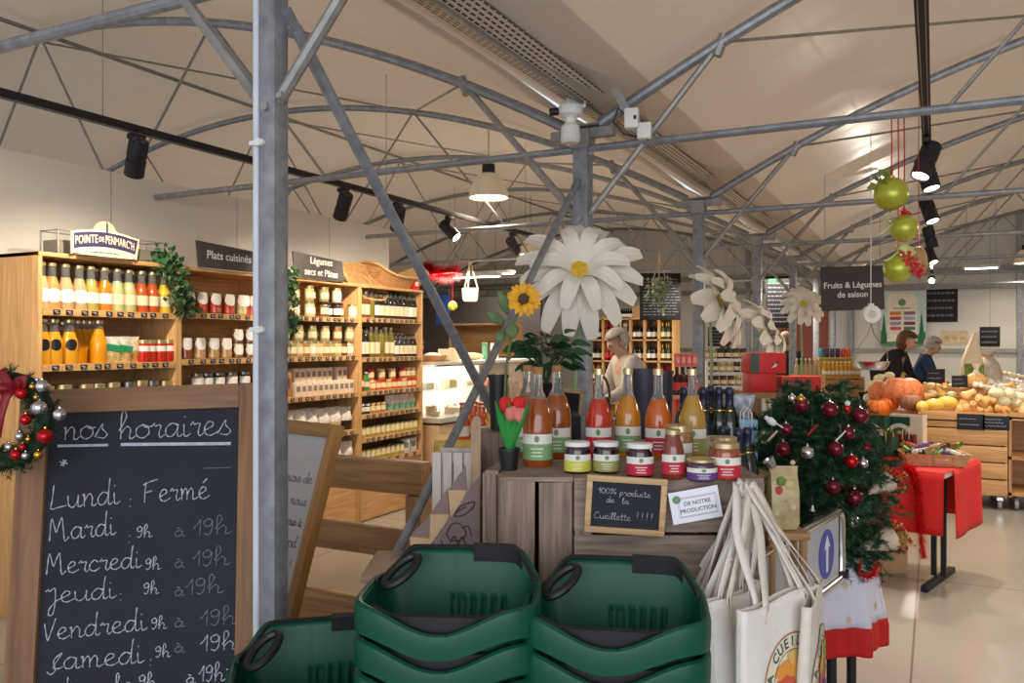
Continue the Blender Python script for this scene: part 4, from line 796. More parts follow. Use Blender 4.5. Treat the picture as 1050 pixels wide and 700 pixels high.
# --- counter of stacked weathered crates
ZT = 1.215; CR = TH+radians(-1.2)
def crate(name, label, px0, px1, zc, top, h, depth, vertical=False, rz=CR, px_end=None):
    a = W(px0, 400, zc); c = W(px1, 400, zc); wdt = (px1-px0)/FPX*zc; m = (a+c)/2
    r = thing(name, label, 'crate', (m.x, m.y, top-h), rz, 'weathered wooden crates of the juice counter'); D = depth
    n = 3 if h > 0.3 else 2
    for sy in (0, 1):
        yy = 0.006+sy*(D-0.012)
        if vertical:
            m_ = max(1, int(round(wdt/0.09))); ww = wdt/m_
            for i in range(m_): MB().box((-wdt/2+ww*(i+0.5), yy, h/2-0.001-(0.004 if i % 2 else 0)), (ww-0.012, 0.013, h-0.006), (0, rnd.uniform(-0.006, 0.006), 0)).obj('slat', crate_z, r)
        else:
            for i in range(n): MB().box((0, yy, h*(i+0.5)/n), (wdt, 0.013, h/n-0.01), (0, rnd.uniform(-0.004, 0.004), 0)).obj('slat', crate_x, r)
    for sx in (-1, 1):
        for i in range(n): MB().box((sx*(wdt/2-0.007), D/2, h*(i+0.5)/n), (0.013, D-0.03, h/n-0.012)).obj('end_slat', crate_x, r)
        for y in (0.02, D-0.02): MB().box((sx*(wdt/2-0.025), y, h/2), (0.045, 0.028, h-0.004)).obj('corner_post', crate_z, r)
    nt = max(3, int(D/0.105))
    for i in range(nt): MB().box((0, D*(i+0.5)/nt, h+0.0), (wdt, D/nt-0.008, 0.012), (0, 0, rnd.uniform(-0.004, 0.004))).obj('top_slat', crate_x, r)
    return r
for lvl, (top, nm) in enumerate([(ZT-0.006, 'top'), (ZT-0.30, 'middle'), (ZT-0.594, 'third'), (ZT-0.888, 'bottom')]):
    hh = 0.285 if lvl < 3 else ZT-0.888
    crate('wooden_crate', f'weathered crate with upright slats at left of the juice counter, {nm} layer', 513, 588, 2.28, top, hh, 0.62, True)
    crate('wooden_crate', f'weathered crate with long level slats under the jam jars, {nm} layer', 589, 783, 2.26, top, hh, 0.66)
    crate('wooden_crate', f'narrow crate turned sideways at the far left of the counter, {nm} layer', 497, 511, 2.40, top, hh, 0.5, True, CR+radians(-11))

# --- the jars and bottles on the counter
def spot_on(px, zc, z=ZT): p = W(px, 352, zc); return (p.x, p.y, z)
JB = [bottle('red_juice', (216, 60, 28), metal_lid, None, H=0.285, R=0.042, neck=0.0135, sh=0.42, fillh=0.66), bottle('yellow_juice', (222, 150, 40), metal_lid, None, H=0.285, R=0.042, neck=0.0135, sh=0.42, fillh=0.68), bottle('orange_juice', (226, 112, 30), metal_lid, None, H=0.285, R=0.042, neck=0.0135, sh=0.42, fillh=0.66), bottle('pale_juice', (210, 162, 66), metal_lid, None, H=0.285, R=0.042, neck=0.0135, sh=0.42, fillh=0.70)]
cork = mat('cork', (150, 106, 66), 0.8, vary=0.2, scale=60)
JC = bottle('apple_juice', (176, 90, 26), cork, None, H=0.295, R=0.045, neck=0.0135, sh=0.46, fillh=0.68)
def duo(p, R, z0, z1, top, low, a=1.25, leaf=True):
    p.add('label', arcband(R+0.0012, z0, z1, a, 16).mesh('label', top)); p.add('label_band', arcband(R+0.0017, z0, z0+(z1-z0)*0.62, a, 16).mesh('label_band', low))
    if leaf: p.add('leaf_mark', arcband(R+0.002, z0+(z1-z0)*0.69, z0+(z1-z0)*0.95, 0.16, 8, oval=True).mesh('leaf_mark', mat('leaf_print', (110, 136, 90), 0.6)))
    b = MB()
    for k, (h, wd_) in enumerate(((0.42, 0.42), (0.28, 0.3), (0.14, 0.36))): arcband(R+0.0022, z0+(z1-z0)*h, z0+(z1-z0)*(h+0.04), wd_, 8, b)
    p.add('print_lines', b.mesh('print_lines', mat('pale_print', (226, 222, 214), 0.7)))
lg, lr, ly, lpu, lol = mat('sage_label', (122, 160, 108), 0.6), mat('crimson_label', (184, 36, 58), 0.6), mat('lime_label', (196, 194, 62), 0.6), mat('purple_label', (96, 56, 124), 0.6), mat('olive_label', (150, 152, 80), 0.6)
lw2 = mat('offwhite_label', (222, 218, 208), 0.6)
for p, l in zip(JB+[JC], [lr, lg, lr, lol, lg]): duo(p, 0.045 if p is JC else 0.042, 0.022, 0.098, lw2, l)
for i, (px, p, zc, lab) in enumerate([(614, JB[0], 2.68, 'tall bottle of red juice at left of the row of four'), (644, JB[1], 2.72, 'tall bottle of yellow juice right of the red juice'), (675, JB[2], 2.66, 'tall bottle of orange juice left of the mustard jar'), (710, JB[3], 2.64, 'tall bottle of pale cider coloured juice right of the orange juice')]): p.spawn(spot_on(px, zc), TH-0.15, lab, 'tall juice bottles on the crates')
for px, zc, lab in [(551.5, 2.50, 'front corked bottle of amber apple juice with green label'), (571, 2.68, 'amber apple juice bottle right behind the front corked one'), (541, 2.70, 'amber apple juice bottle behind the tulip pot, left of the corked one')]: JC.spawn(spot_on(px, zc), TH-0.1, lab, 'amber apple juice bottles')
JM = lambda n, fill, lid, low, H, R: (lambda p: (duo(p, R, H*0.08, H*0.62, lw2, low), p)[1])(jar(n, fill, lid, H=H, R=R, label=None, lidh=0.14))
j1, j2, j3 = JM('jam1', (44, 18, 22), white_lid, ly, 0.088, 0.0375), JM('jam2', (44, 18, 22), white_lid, lol, 0.088, 0.0375), JM('jam3', (52, 16, 22), white_lid, lr, 0.092, 0.0375)
j1.spawn(spot_on(592, 2.37), TH-0.05, 'white lidded jam jar with lime label, leftmost on the counter', 'white lidded jam jars'); j2.spawn(spot_on(621.5, 2.37), TH-0.05, 'white lidded jam jar with olive label, second from left', 'white lidded jam jars'); j3.spawn(spot_on(656, 2.30), TH-0.05, 'white lidded jam jar with crimson label above the small slate', 'white lidded jam jars')
p = Proto('bottle', 'bottle'); p.add('glass_body', MB().lathe([(0, 0), (0.026, 0), (0.031, 0.008), (0.0305, 0.07), (0.026, 0.095), (0.019, 0.112), (0.0175, 0.122), (0, 0.122)], 20).mesh('glass_body', mat('fill_coulis', (120, 52, 34), 0.12, coat=0.6))); p.add('cap', MB().lathe([(0, 0.12), (0.02, 0.12), (0.0205, 0.131), (0.019, 0.133), (0, 0.133)], 18).mesh('cap', metal_lid)); duo(p, 0.0312, 0.016, 0.068, lw2, lr)
p.spawn(spot_on(690, 2.26), TH-0.05, 'small sauce bottle with crimson label in front of the mustard jar', 'sauce bottles')
p = JM('terrine', (150, 100, 60), metal_lid, lol, 0.13, 0.041); p.spawn(spot_on(696, 2.42), TH-0.3, 'tall gold lidded preserve jar behind the sauce bottle')
p = JM('beet', (70, 40, 60), metal_lid, lpu, 0.058, 0.041); p.spawn(spot_on(719, 2.24), TH-0.05, 'low gold lidded jar with purple label')
p = JM('chili', (140, 72, 40), metal_lid, lr, 0.098, 0.040); p.spawn(spot_on(743.5, 2.26), TH-0.1, 'gold lidded tomato jar with red label at the right end'); p2 = JM('chili2', (140, 80, 50), metal_lid, lr, 0.098, 0.040); p2.spawn(spot_on(742, 2.40), TH-0.1, 'gold lidded jar standing on a block behind the red labelled tomato jar')
tulip_pot = thing('potted_tulips', 'small black pot of three felt tulips at the left of the counter', 'plant', spot_on(522, 2.42), TH)
MB().lathe([(0, 0), (0.024, 0), (0.031, 0.055), (0.033, 0.055), (0.033, 0.063), (0.029, 0.063), (0.027, 0.052), (0, 0.052)], 20).obj('pot', black, tulip_pot)
tg = mat('felt_green', (40, 132, 52), 0.8); tr = mat('felt_red', (206, 34, 34), 0.8); tpk = mat('felt_pink', (214, 120, 110), 0.8)
for x, z, m, y in ((-0.012, 0.185, tr, 0), (0.026, 0.185, tr, 0.01), (0.006, 0.16, tpk, -0.014), (0.03, 0.155, tpk, -0.01)):
    MB().cyl((x*0.4, 0, 0.05), (x, y, z-0.01), 0.003, seg=6).obj('stem', tg, tulip_pot); f = MB()
    for k in range(3): f.ball((x+0.006*cos(k*2.1), y+0.006*sin(k*2.1), z+0.004), 0.0175, 12, 8, (0.85, 0.85, 1.25), (0.15*sin(k*2.1), 0.15*cos(k*2.1), 0))
    f.obj('flower', m, tulip_pot)
for x, dz, s in ((-0.04, 0.15, -1), (0.0, 0.15, 0.1), (0.058, 0.14, 1), (0.022, 0.10, 0.6)):
    MB().grid(lambda a, b_, x=x, dz=dz: (x*b_**1.3+(a-0.5)*0.026*sin(pi*(0.12+0.86*b_)), -0.016-0.012*b_+0.01*abs(a-0.5), 0.05+dz*b_), 4, 10).obj('leaf', tg, tulip_pot, solid=0.0015)

# small slate and printed card on the crate front
sl = thing('small_chalkboard', 'small wood framed chalkboard fixed to the crate front', 'chalkboard', tuple(W(641.5, 518, 2.225)), 0, None, (0.05, radians(3.2), TH-0.05)); kq = 2.225/FPX; hw_, hh_ = 41*kq, 29.5*kq
fr = wood('light_frame', (176, 140, 96), (204, 170, 124), 0, 0.6)
for sz in (-1, 1): MB().box((0, 0, sz*(hh_-0.008)), (hw_*2, 0.014, 0.016), bev=0.002).obj('frame_rail', fr, sl)
for sx in (-1, 1): MB().box((sx*(hw_-0.008), 0, 0), (0.016, 0.014, hh_*2-0.032), bev=0.002).obj('frame_stile', fr, sl)
MB().box((0, 0.002, 0), (hw_*2-0.03, 0.008, hh_*2-0.03)).obj('slate_panel', slate, sl)
for t, x0, z0, w_, h_ in (('100%', -0.075, 0.030, 0.05, 0.009), ('produits', -0.018, 0.027, 0.082, 0.0085), ('de', -0.052, 0.006, 0.022, 0.0085), ('la', -0.01, 0.005, 0.018, 0.008), ('Cueillette', -0.082, -0.038, 0.098, 0.0095), ('!!!!', 0.028, -0.034, 0.05, 0.012)): write(sl, chalk, t, x0, z0, h_, -0.02, 0.0009, y=-0.0028, width=w_)
pc = thing('printed_card', 'white card reading De notre production pinned to the crate front', 'card', tuple(W(713, 517.5, 2.22)), 0, None, (0.05, radians(-10.5), TH-0.03)); hw_, hh_ = 25.5*kq, 16.5*kq
MB().box((0, 0, 0), (hw_*2, 0.0012, hh_*2)).obj('card', mat('white_card', (232, 232, 240), 0.6, vary=0.01), pc)
inkg = mat('grey_ink', (92, 92, 100), 0.7)
for sc in (1.0, 0.93):
    f = MB(); a, c = 0.052*sc, 0.0265*sc-(0 if sc == 1 else 0.001)
    f.tube([(0.006-a, -0.0012, -0.002-c), (0.006+a, -0.0012, -0.002-c), (0.006+a, -0.0012, -0.002+c), (0.006-a, -0.0012, -0.002+c)], 0.0005, 4, True).obj('printed_border', mat('rose_ink', (150, 110, 120), 0.7) if sc == 1 else inkg, pc)
lettering('DE NOTRE', 0.0148, inkg, pc, (0.006, -0.0012, 0.007), depth=0.0002, bold=0.0002); lettering('PRODUCTION', 0.0148, inkg, pc, (0.006, -0.0012, -0.012), depth=0.0002, bold=0.0002)
MB().cyl((-0.047, -0.0006, 0.022), (-0.047, -0.0016, 0.022), 0.011, seg=20).obj('round_logo', mat('logo_green', (110, 146, 104), 0.6), pc)

# --- shopping baskets
gp = mat('bottle_green_plastic', (8, 72, 52), 0.42, vary=0.06, scale=4, spec=0.35)
def basket_proto():
    P = Proto('shopping_basket', 'basket'); N = 128; hw, hd, H = 0.192, 0.145, 0.205
    def sup(a, w, d, e=0.45): return (w*(abs(cos(a))**e)*(1 if cos(a) > 0 else -1), d*(abs(sin(a))**e)*(1 if sin(a) > 0 else -1))
    fine = [2*pi*k/4000 for k in range(4001)]; cum = [0.0]
    for k in range(4000):
        p, q = sup(fine[k], hw, hd), sup(fine[k+1], hw, hd); cum.append(cum[-1]+math.hypot(q[0]-p[0], q[1]-p[1]))
    A = []; k = 0
    for j in range(N):
        while cum[k] < cum[-1]*j/N: k += 1
        A.append(fine[k])
    sm = lambda t: (lambda u: u*u*(3-2*u))(max(0, min(1, t)))
    def rim(a):
        x, y = sup(a, 1, 1); front = sm(-y*1.3+0.1); wob = 0.5+0.5*cos(pi*min(1, abs(x+0.05)*1.12))
        return H+0.062*sm(y/0.85)*sm((0.97-abs(x-0.06))/0.32)-0.056*front*wob
    M_ = 16; loops = []
    for i in range(M_+1):
        t = i/M_; w = 0.145+(hw-0.145)*t; d = 0.102+(hd-0.102)*t
        loops.append([(*sup(a, w, d), t*rim(a)) for a in A])
    def skip(i, j):
        x, y = sup(A[j], hw, hd); return 6 <= i <= 8 and y > hd*0.9 and -0.02 < x < 0.15 and j % 3 == 0
    b = MB(); b.rings(loops, True, True, False, None, skip); P.add('tub', b.mesh('tub', gp), None, 0.004)
    b = MB(); lp = []
    for dx, dz in ((0.0, -0.002), (0.001, 0.004), (0.007, 0.007), (0.014, 0.003), (0.0165, -0.008), (0.016, -0.03), (0.0145, -0.047), (0.012, -0.047), (0.012, -0.008), (0.008, -0.004), (0.0, -0.006)):
        lp.append([(*sup(a, hw+dx, hd+dx), rim(a)+dz*(1+0.25*abs(sup(a, 1, 1)[0]) if dz < -0.02 else 1)) for a in A])
    lp.append(lp[0]); P.add('rim_band', b.rings(lp).mesh('rim_band', gp))
    fr = [a for a in A if pi*1.02 < a < pi*1.98]; L = []      # front handle folded into the dip of the rim
    for a in fr:
        x, y = sup(a, hw-0.007, hd-0.010)
        if abs(x+0.01) > hw*0.80: continue
        zr = rim(a); z1 = max(zr+0.004, H-0.012); L.append([(x, y-0.004, zr-0.014), (x, y-0.007, z1-0.004), (x, y+0.003, z1), (x, y+0.009, z1-0.004), (x, y+0.007, zr-0.02)])
    P.add('front_handle', MB().rings(L, True, True, True).mesh('front_handle', black))
    bk = [a for a in A if 0.12 < a < pi-0.12]; pts = [Vector((*sup(a, hw-0.003, hd-0.005), rim(a)+0.006)) for a in bk]
    P.add('rear_handle', MB().tube(pts[::2], 0.0055, 6).mesh('rear_handle', black))
    g = [p for p in pts if p.y > hd*0.85 and 0.035 < p.x < hw*0.97]; P.add('grip', MB().rings([[p+Vector((0, -0.006, -0.034)), p+Vector((0, -0.009, 0.002)), p+Vector((0, -0.002, 0.011)), p+Vector((0, 0.011, 0.006)), p+Vector((0, 0.012, -0.03))] for p in g], True, True, True).mesh('grip', black))
    c = Vector((-hw*0.66, 0.05, H+0.03)); P.add('hinge_loop', MB().tube([c+Vector((0.036*cos(a), 0.028*sin(a)+0.018*cos(a), 0.016*sin(a)+0.022*cos(a))) for a in [2*pi*k/24 for k in range(24)]], 0.0105, 8, True).mesh('hinge_loop', black)); return P
BP = basket_proto(); BPN = Proto('shopping_basket', 'basket'); BPN.parts = BP.parts[:3]   # nested baskets show no rear handle
def stack(px, zc, ztop, n, rz, desc, g, step=0.124):
    p = W(px, 352, zc)
    for k in range(n):
        z = ztop-0.23-k*step
        lab = f'{ORD[k]} from top of the green shopping baskets in the {desc}' if k else f'topmost green shopping basket of the {desc}'
        if z < 0: break
        (BPN if k else BP).spawn((p.x, p.y, z), rz, lab, g)
stack(463, 1.93, 1.035, 12, TH+radians(-4), 'middle stack', 'green shopping baskets in the middle stack', 0.0775)
stack(631, 1.90, 1.015, 12, TH+radians(-9), 'right stack', 'green shopping baskets in the right stack', 0.0775)
stack(326, 2.0, 0.835, 10, TH+radians(14), 'left stack', 'green shopping baskets in the left stack', 0.0775)

# --- checkout gate of chrome tube with arrow panel
g0, g1 = W(763, 572, 2.42), W(862, 520, 3.2); g0.z = g1.z = 0.945
gd = (g1-g0); L = Vector((gd.x, gd.y)).length; ang = math.atan2(gd.y, gd.x)
gt = thing('chrome_gate', 'chrome tube gate with clear panel and blue arrow disc', 'gate', (g0.x, g0.y, 0), ang)
MB().tube([(0.0, 0, 0.945), (L-0.05, 0, 0.945), (L-0.02, 0, 0.937), (L, 0, 0.91), (L, 0, 0.72), (L-0.012, 0, 0.695), (L-0.04, 0, 0.685), (0.02, 0, 0.685)], 0.018, 12).obj('tube_frame', steel, gt)
MB().cyl((0, 0, 0), (0, 0, 1.14), 0.024, seg=16).ball((0, 0, 1.14), 0.024, 16, 8, (1, 1, 0.5)).obj('post', steel, gt)
MB().cyl((L, 0, 0.69), (L, 0, 0.715), 0.03, seg=16).obj('rubber_collar', black, gt); MB().cyl((L*0.6, 0.02, 0.685), (L*0.3, 0.02, 0.45), 0.009, seg=8).obj('gas_strut', black, gt)
MB().box((L*0.5, 0, 0.815), (L*0.92, 0.006, 0.225)).obj('clear_panel', mat('frosted_panel', (206, 208, 216), 0.35, trans=0.35), gt); MB().box((L*0.52, 0, 0.815), (0.012, 0.012, 0.23)).obj('panel_divider', galvd, gt)
MB().cyl((L*0.80, -0.0035, 0.815), (L*0.80, -0.006, 0.815), 0.088, seg=40).obj('blue_disc', mat('sign_blue', (70, 78, 170), 0.5), gt)
MB().prism([(-0.009, -0.065), (0.009, -0.065), (0.012, 0.028), (0.034, 0.02), (0, 0.068), (-0.034, 0.02), (-0.012, 0.028)], 0.002, Matrix.Translation((L*0.80, -0.006, 0.815)) @ RX).obj('white_arrow', white, gt)

# --- canvas tote bags hanging from the gate post
canvas = mat('white_canvas', (228, 222, 214), 0.85, vary=0.03, scale=30, bump=0.25, bscale=320); canvas2 = mat('natural_canvas', (216, 206, 192), 0.85, vary=0.05, scale=30, bump=0.25, bscale=320)
hook = W(764, 497, 2.19)
def tote(px, pytop, zc, w, yaw, label, logo=0, h=0.43, m=canvas, seed=1):
    t = W(px, pytop, zc); r = thing('tote_bag', label, 'bag', tuple(t), yaw, 'white canvas tote bags on the gate post'); rr = random.Random(seed); f1, f2 = rr.uniform(0, 6), rr.uniform(0, 6); am = 0.012 if not logo else 0.003
    def disp(x, z, s): return s*(0.010+0.018*sin(pi*min(1, -z/h))*(1-(2*x/w)**2)) + am*sin(x*38/(w/0.3)+f1)*(0.4+0.6*min(1, -z/h*2)) + 0.006*sin(z*11+f2)
    b = MB()
    for s in (-1, 1): b.grid(lambda a, c: ((a-0.5)*w*(1-0.04*sin(pi*c)), disp((a-0.5)*w, -c*h, s), -c*h+0.006*sin(a*7+f2)*(1-c)), 24, 20)
    for sx in (-1, 1): b.grid(lambda a, c: (sx*0.5*w*(1-0.04*sin(pi*c)), disp(sx*0.5*w, -c*h, 2*a-1), -c*h+0.006*sin((sx*0.5+0.5)*7+f2)*(1-c)), 3, 20)
    b.obj('canvas_body', m, r, solid=0.002)
    hl = Matrix.Rotation(-yaw, 3, 'Z') @ (hook-t)
    for s, sx, q0 in [(s, sx, q0) for s in (-1, 1) for sx in (-1, 1) for q0 in (0, 1)]:
        if True:
            if q0 and logo: continue
            x0 = sx*w*(0.24-0.06*q0); p0 = Vector((x0, s*0.012, -0.045)); p1 = Vector((x0, s*0.012, 0.0)); top = hl+Vector((rr.uniform(-0.03, 0.03), rr.uniform(-0.025, 0.02), rr.uniform(-0.01, 0.012)))
            mid = p1.lerp(top, 0.55)+Vector((rr.uniform(-0.015, 0.015)+sx*0.008, rr.uniform(-0.015, 0.01), 0)); mid2 = p1.lerp(top, 0.86)+Vector((sx*0.008, 0, 0.004))
            P = [p0, p1, p1.lerp(mid, 0.5)+Vector((sx*0.003, 0, 0)), mid, mid2, top]; q = []
            for k in range(len(P)-1): q += [P[k].lerp(P[k+1], j/4) for j in range(4)]
            q.append(P[-1]); q = [q[0]]+[(q[i-1]+q[i]*2+q[i+1])/4 for i in range(1, len(q)-1)]+[q[-1]]
            bb = MB(); LL = []
            for i, pnt in enumerate(q):
                td = (q[min(i+1, len(q)-1)]-q[max(i-1, 0)]).normalized(); sd_ = td.cross(Vector((0.8*sin(i*0.16+f1), -1, 0.2)).normalized()).normalized()*0.0105; LL.append([pnt-sd_, pnt+sd_])
            bb.rings(LL, False); bb.obj('strap', canvas2 if (sx+s) else m, r, solid=0.002)
    if logo:
        cx, cz, R = (0.015 if yaw < TH+1 else 0.0, -0.2, 0.115)
        D = lambda x, z, e=0.004: (x, disp(x, z, -1)-e, z)
        lm = lambda n, c: mat(n, c, 0.8)
        def ring(r0, r1, a0, a1, mm, nm, e):
            MB().grid(lambda a, c: D(cx+(r0+(r1-r0)*c)*cos(a0+(a1-a0)*a), cz+(r0+(r1-r0)*c)*sin(a0+(a1-a0)*a), e), 60, 2).obj(nm, mm, r)
        ring(0.001, R, 0, 2*pi, lm('logo_cream', (226, 218, 190)), 'logo_disc', 0.0035); ring(R-0.003, R, 0, 2*pi, lm('logo_red', (176, 84, 72)), 'logo_ring', 0.0042); ring(R*0.66, R*0.68, 0, 2*pi, lm('logo_red', (176, 84, 72)), 'logo_ring', 0.0042)
        teal = lm('logo_teal', (42, 110, 116)); ring(R*0.68, R, pi+0.35, 2*pi-0.35, teal, 'logo_band', 0.0045)
        def arctext(s, a0, a1, mm, flip):
            for i, c in enumerate(s):
                a = a0+(a1-a0)*i/(len(s)-1); me = text_mesh(c, 0.033, 0.0, bold=0.0006)
                if c == ' ': continue
                rad = R*0.83; ro = a-pi/2 if not flip else a+pi/2
                for v in me.vertices:
                    x, y = v.co.x, v.co.y; v.co = D(cx+rad*cos(a)+x*cos(ro)-y*sin(ro), cz+rad*sin(a)+x*sin(ro)+y*cos(ro), 0.0056)
                me.materials.clear(); me.materials.append(mm); place('logo_letter', me, r)
        arctext('LA CUEILLETTE', pi-0.05, 0.05, lm('logo_dark', (52, 92, 90)), False); arctext('VERTE', pi+0.75, 2*pi-0.75, lm('logo_white', (232, 228, 216)), True)
        cl = [lm('veg%d' % i, c) for i, c in enumerate([(120, 160, 84), (206, 84, 60), (104, 84, 140), (216, 176, 96), (90, 140, 80), (204, 96, 110), (224, 150, 60), (60, 116, 110)])]
        for k in range(26):
            a = k*2.4; rad = R*0.60*math.sqrt((k+0.5)/26); x0, z0 = cx+rad*cos(a), cz+rad*sin(a); s_ = R*0.16
            MB().poly([D(x0+s_*cos(t+a)*(1.2 if j % 2 else 0.8), z0+s_*sin(t+a), 0.005+0.0001*k) for j, t in enumerate([2*pi*q_/6 for q_ in range(6)])]).obj('logo_vegetable', cl[k % 8], r)
        MB().poly([D(cx-R*0.98+0.034*cos(t), cz-R*0.22+0.034*sin(t), 0.006) for t in [pi/2+2*pi*k/5 for k in range(5)]]).obj('logo_leaf', teal, r)
    return r
for i_, (px_, py_, zc_, w_, yw_, lab_) in enumerate([(726, 604, 2.24, 0.26, 1.15, 'leftmost canvas tote bag, seen edge on'), (732, 606, 2.14, 0.26, 1.05, 'second canvas tote bag from left, seen nearly edge on'), (741, 604, 2.07, 0.25, 0.9, 'third canvas tote bag from left, creased side turned'), (735, 598, 2.28, 0.28, 0.3, 'plain canvas tote bag at the back of the bunch'), (754, 608, 2.0, 0.24, 0.8, 'plain canvas tote bag just left of the logo bags')]): tote(px_, py_, zc_, w_, TH+yw_, lab_, 0, seed=3+i_, h=0.47)
tote(800, 610, 1.95, 0.33, TH+0.72, 'front canvas tote bag with round vegetable logo partly covered', 1, seed=11, h=0.45); tote(832, 604, 2.04, 0.27, TH+1.12, 'rightmost canvas tote bag turned sideways with vegetable logo', 1, seed=13, h=0.46, m=canvas2)
# ---------------------------------------------------------------- Christmas tree on its cloth-covered table
TZ = 0.70; tc_ = W(838, 352, 3.62); tx, ty = tc_.x, tc_.y
tb = thing('round_table', 'small round table hidden under white cloth with red hem', 'table', (tx, ty, 0)); MB().cyl((0, 0, TZ-0.03), (0, 0, TZ-0.005), 0.21, seg=32).obj('tabletop', oak, tb)
for k in range(4): MB().cyl((0.15*cos(k*pi/2+0.5), 0.15*sin(k*pi/2+0.5), 0), (0.15*cos(k*pi/2+0.5), 0.15*sin(k*pi/2+0.5), TZ-0.03), 0.02).obj('leg', blackm, tb)
tcl = thing('tablecloth', 'white cloth with gold stars and red hem under the Christmas tree', 'tablecloth', (tx, ty, TZ))
def drape(z0, z1, m, nm):
    def fn(a, b):
        z = z0+(z1-z0)*b; t = 2*pi*a; d = min(1, -z/0.3) if z < 0 else 0; r = 0.222+0.035*d+0.018*d*sin(9*t+1.0)+0.009*d*sin(17*t); return (r*cos(t), r*sin(t), z)
    b = MB(); b.grid(fn, 144, 8)
    if z0 == 0: b.cyl((0, 0, -0.001), (0, 0, 0.002), 0.224, seg=48)
    return b.obj(nm, m, tcl, solid=0.002)
cw = mat('white_star_cloth', (214, 212, 226), 0.8, vary=0.03); drape(0, -0.27, cw, 'white_cloth'); drape(-0.268, -0.385, mat('red_hem', (190, 22, 18), 0.7), 'red_hem')
star = MB().prism([((0.02 if k % 2 == 0 else 0.008)*cos(k*pi/6), (0.02 if k % 2 == 0 else 0.008)*sin(k*pi/6)) for k in range(12)], 0.001).mesh('gold_star', mat('star_gold', (206, 184, 140), 0.5))
for k in range(26):
    t = rnd.uniform(0, 2*pi); z = rnd.uniform(-0.24, -0.05); d = min(1, -z/0.3); r = 0.226+0.035*d+0.018*d*sin(9*t+1.0)+0.009*d*sin(17*t); o = place('gold_star', star, tcl, (r*cos(t), r*sin(t), z)); o.rotation_euler = (pi/2, 0, t+pi/2)
tree = thing('christmas_tree', 'small artificial fir Christmas tree with ruby and silver baubles', 'Christmas tree', (tx, ty, TZ))
TH_ = 0.70
MB().cyl((0, 0, 0.0), (0, 0, TH_), 0.018, 0.006).obj('trunk', mat('tree_trunk', (70, 50, 36), 0.9), tree); MB().cyl((0, 0, 0), (0, 0, 0.05), 0.11, 0.09, seg=24).obj('stand', mat('sack', (150, 120, 84), 0.9), tree)
b = MB(); b2 = MB(); rt = random.Random(21); tips = []
def crown(z): # radius of the bushy crown by height
    t = z/TH_; return 0.325*(1.0-0.55*max(0, (t-0.55)/0.45)**1.3)*(0.75+0.25*min(1, t/0.15))
for k in range(760):
    z = TH_*rt.uniform(0.02, 0.98); a = rt.uniform(0, 2*pi); L = crown(z)*rt.uniform(0.7, 1.12); e = Vector((L*cos(a), L*sin(a), z+rt.uniform(-0.08, 0.06)-0.03)); s = Vector((0.01*cos(a), 0.01*sin(a), z)); s2 = s.lerp(e, 0.25)
    tips.append(e); needles(b, s2, e, 54, 0.028, 0.9, rt, 0.0022)
    for q in range(3):
        p = s.lerp(e, rt.uniform(0.5, 0.9)); side = Vector((-sin(a), cos(a), 0))*rt.choice((-1, 1)); e2 = p+(Vector((cos(a), sin(a), 0))*0.7+side+Vector((0, 0, rt.uniform(-0.3, 0.4)))).normalized()*rt.uniform(0.05, 0.09); needles(b if rt.random() < 0.75 else b2, p, e2, 34, 0.026, 0.9, rt, 0.0022)
TO = Vector((tx, ty, TZ))
for px0, py0, px1, py1, z_ in ((862, 545, 893, 582, 3.42), (868, 552, 903, 575, 3.46), (860, 560, 885, 596, 3.40), (872, 540, 905, 590, 3.5), (880, 530, 900, 552, 3.5)):    # low branches hanging over the table edge
    s = W(px0, py0, z_)-TO; e = W(px1, py1, z_)-TO
    for q in range(5): o = Vector((rt.gauss(0, 0.015), rt.gauss(0, 0.015), rt.gauss(0, 0.015))); needles(b, s+o*0.4, e+o, 80, 0.03, 0.9, rt, 0.0022)
b.obj('fir_branches', needle, tree); b2.obj('fresh_fir_tips', needle2, tree)
BA = {}
def hang_bauble(px, py, r, m, lab, zc):
    p = W(px, py, zc); x = thing('bauble', lab, 'bauble', tuple(p), TH, 'baubles on the Christmas tree')
    MB().ball((0, 0, 0), r, 24, 16).obj('glass_ball', m, x); MB().cyl((0, 0, r*0.92), (0, 0, r*1.18), r*0.2, seg=10).tube([(r*0.12*cos(a), 0, r*1.28+r*0.12*sin(a)) for a in [2*pi*k/10 for k in range(10)]], r*0.03, 5, True).obj('cap', steel, x)
zt0 = 3.08
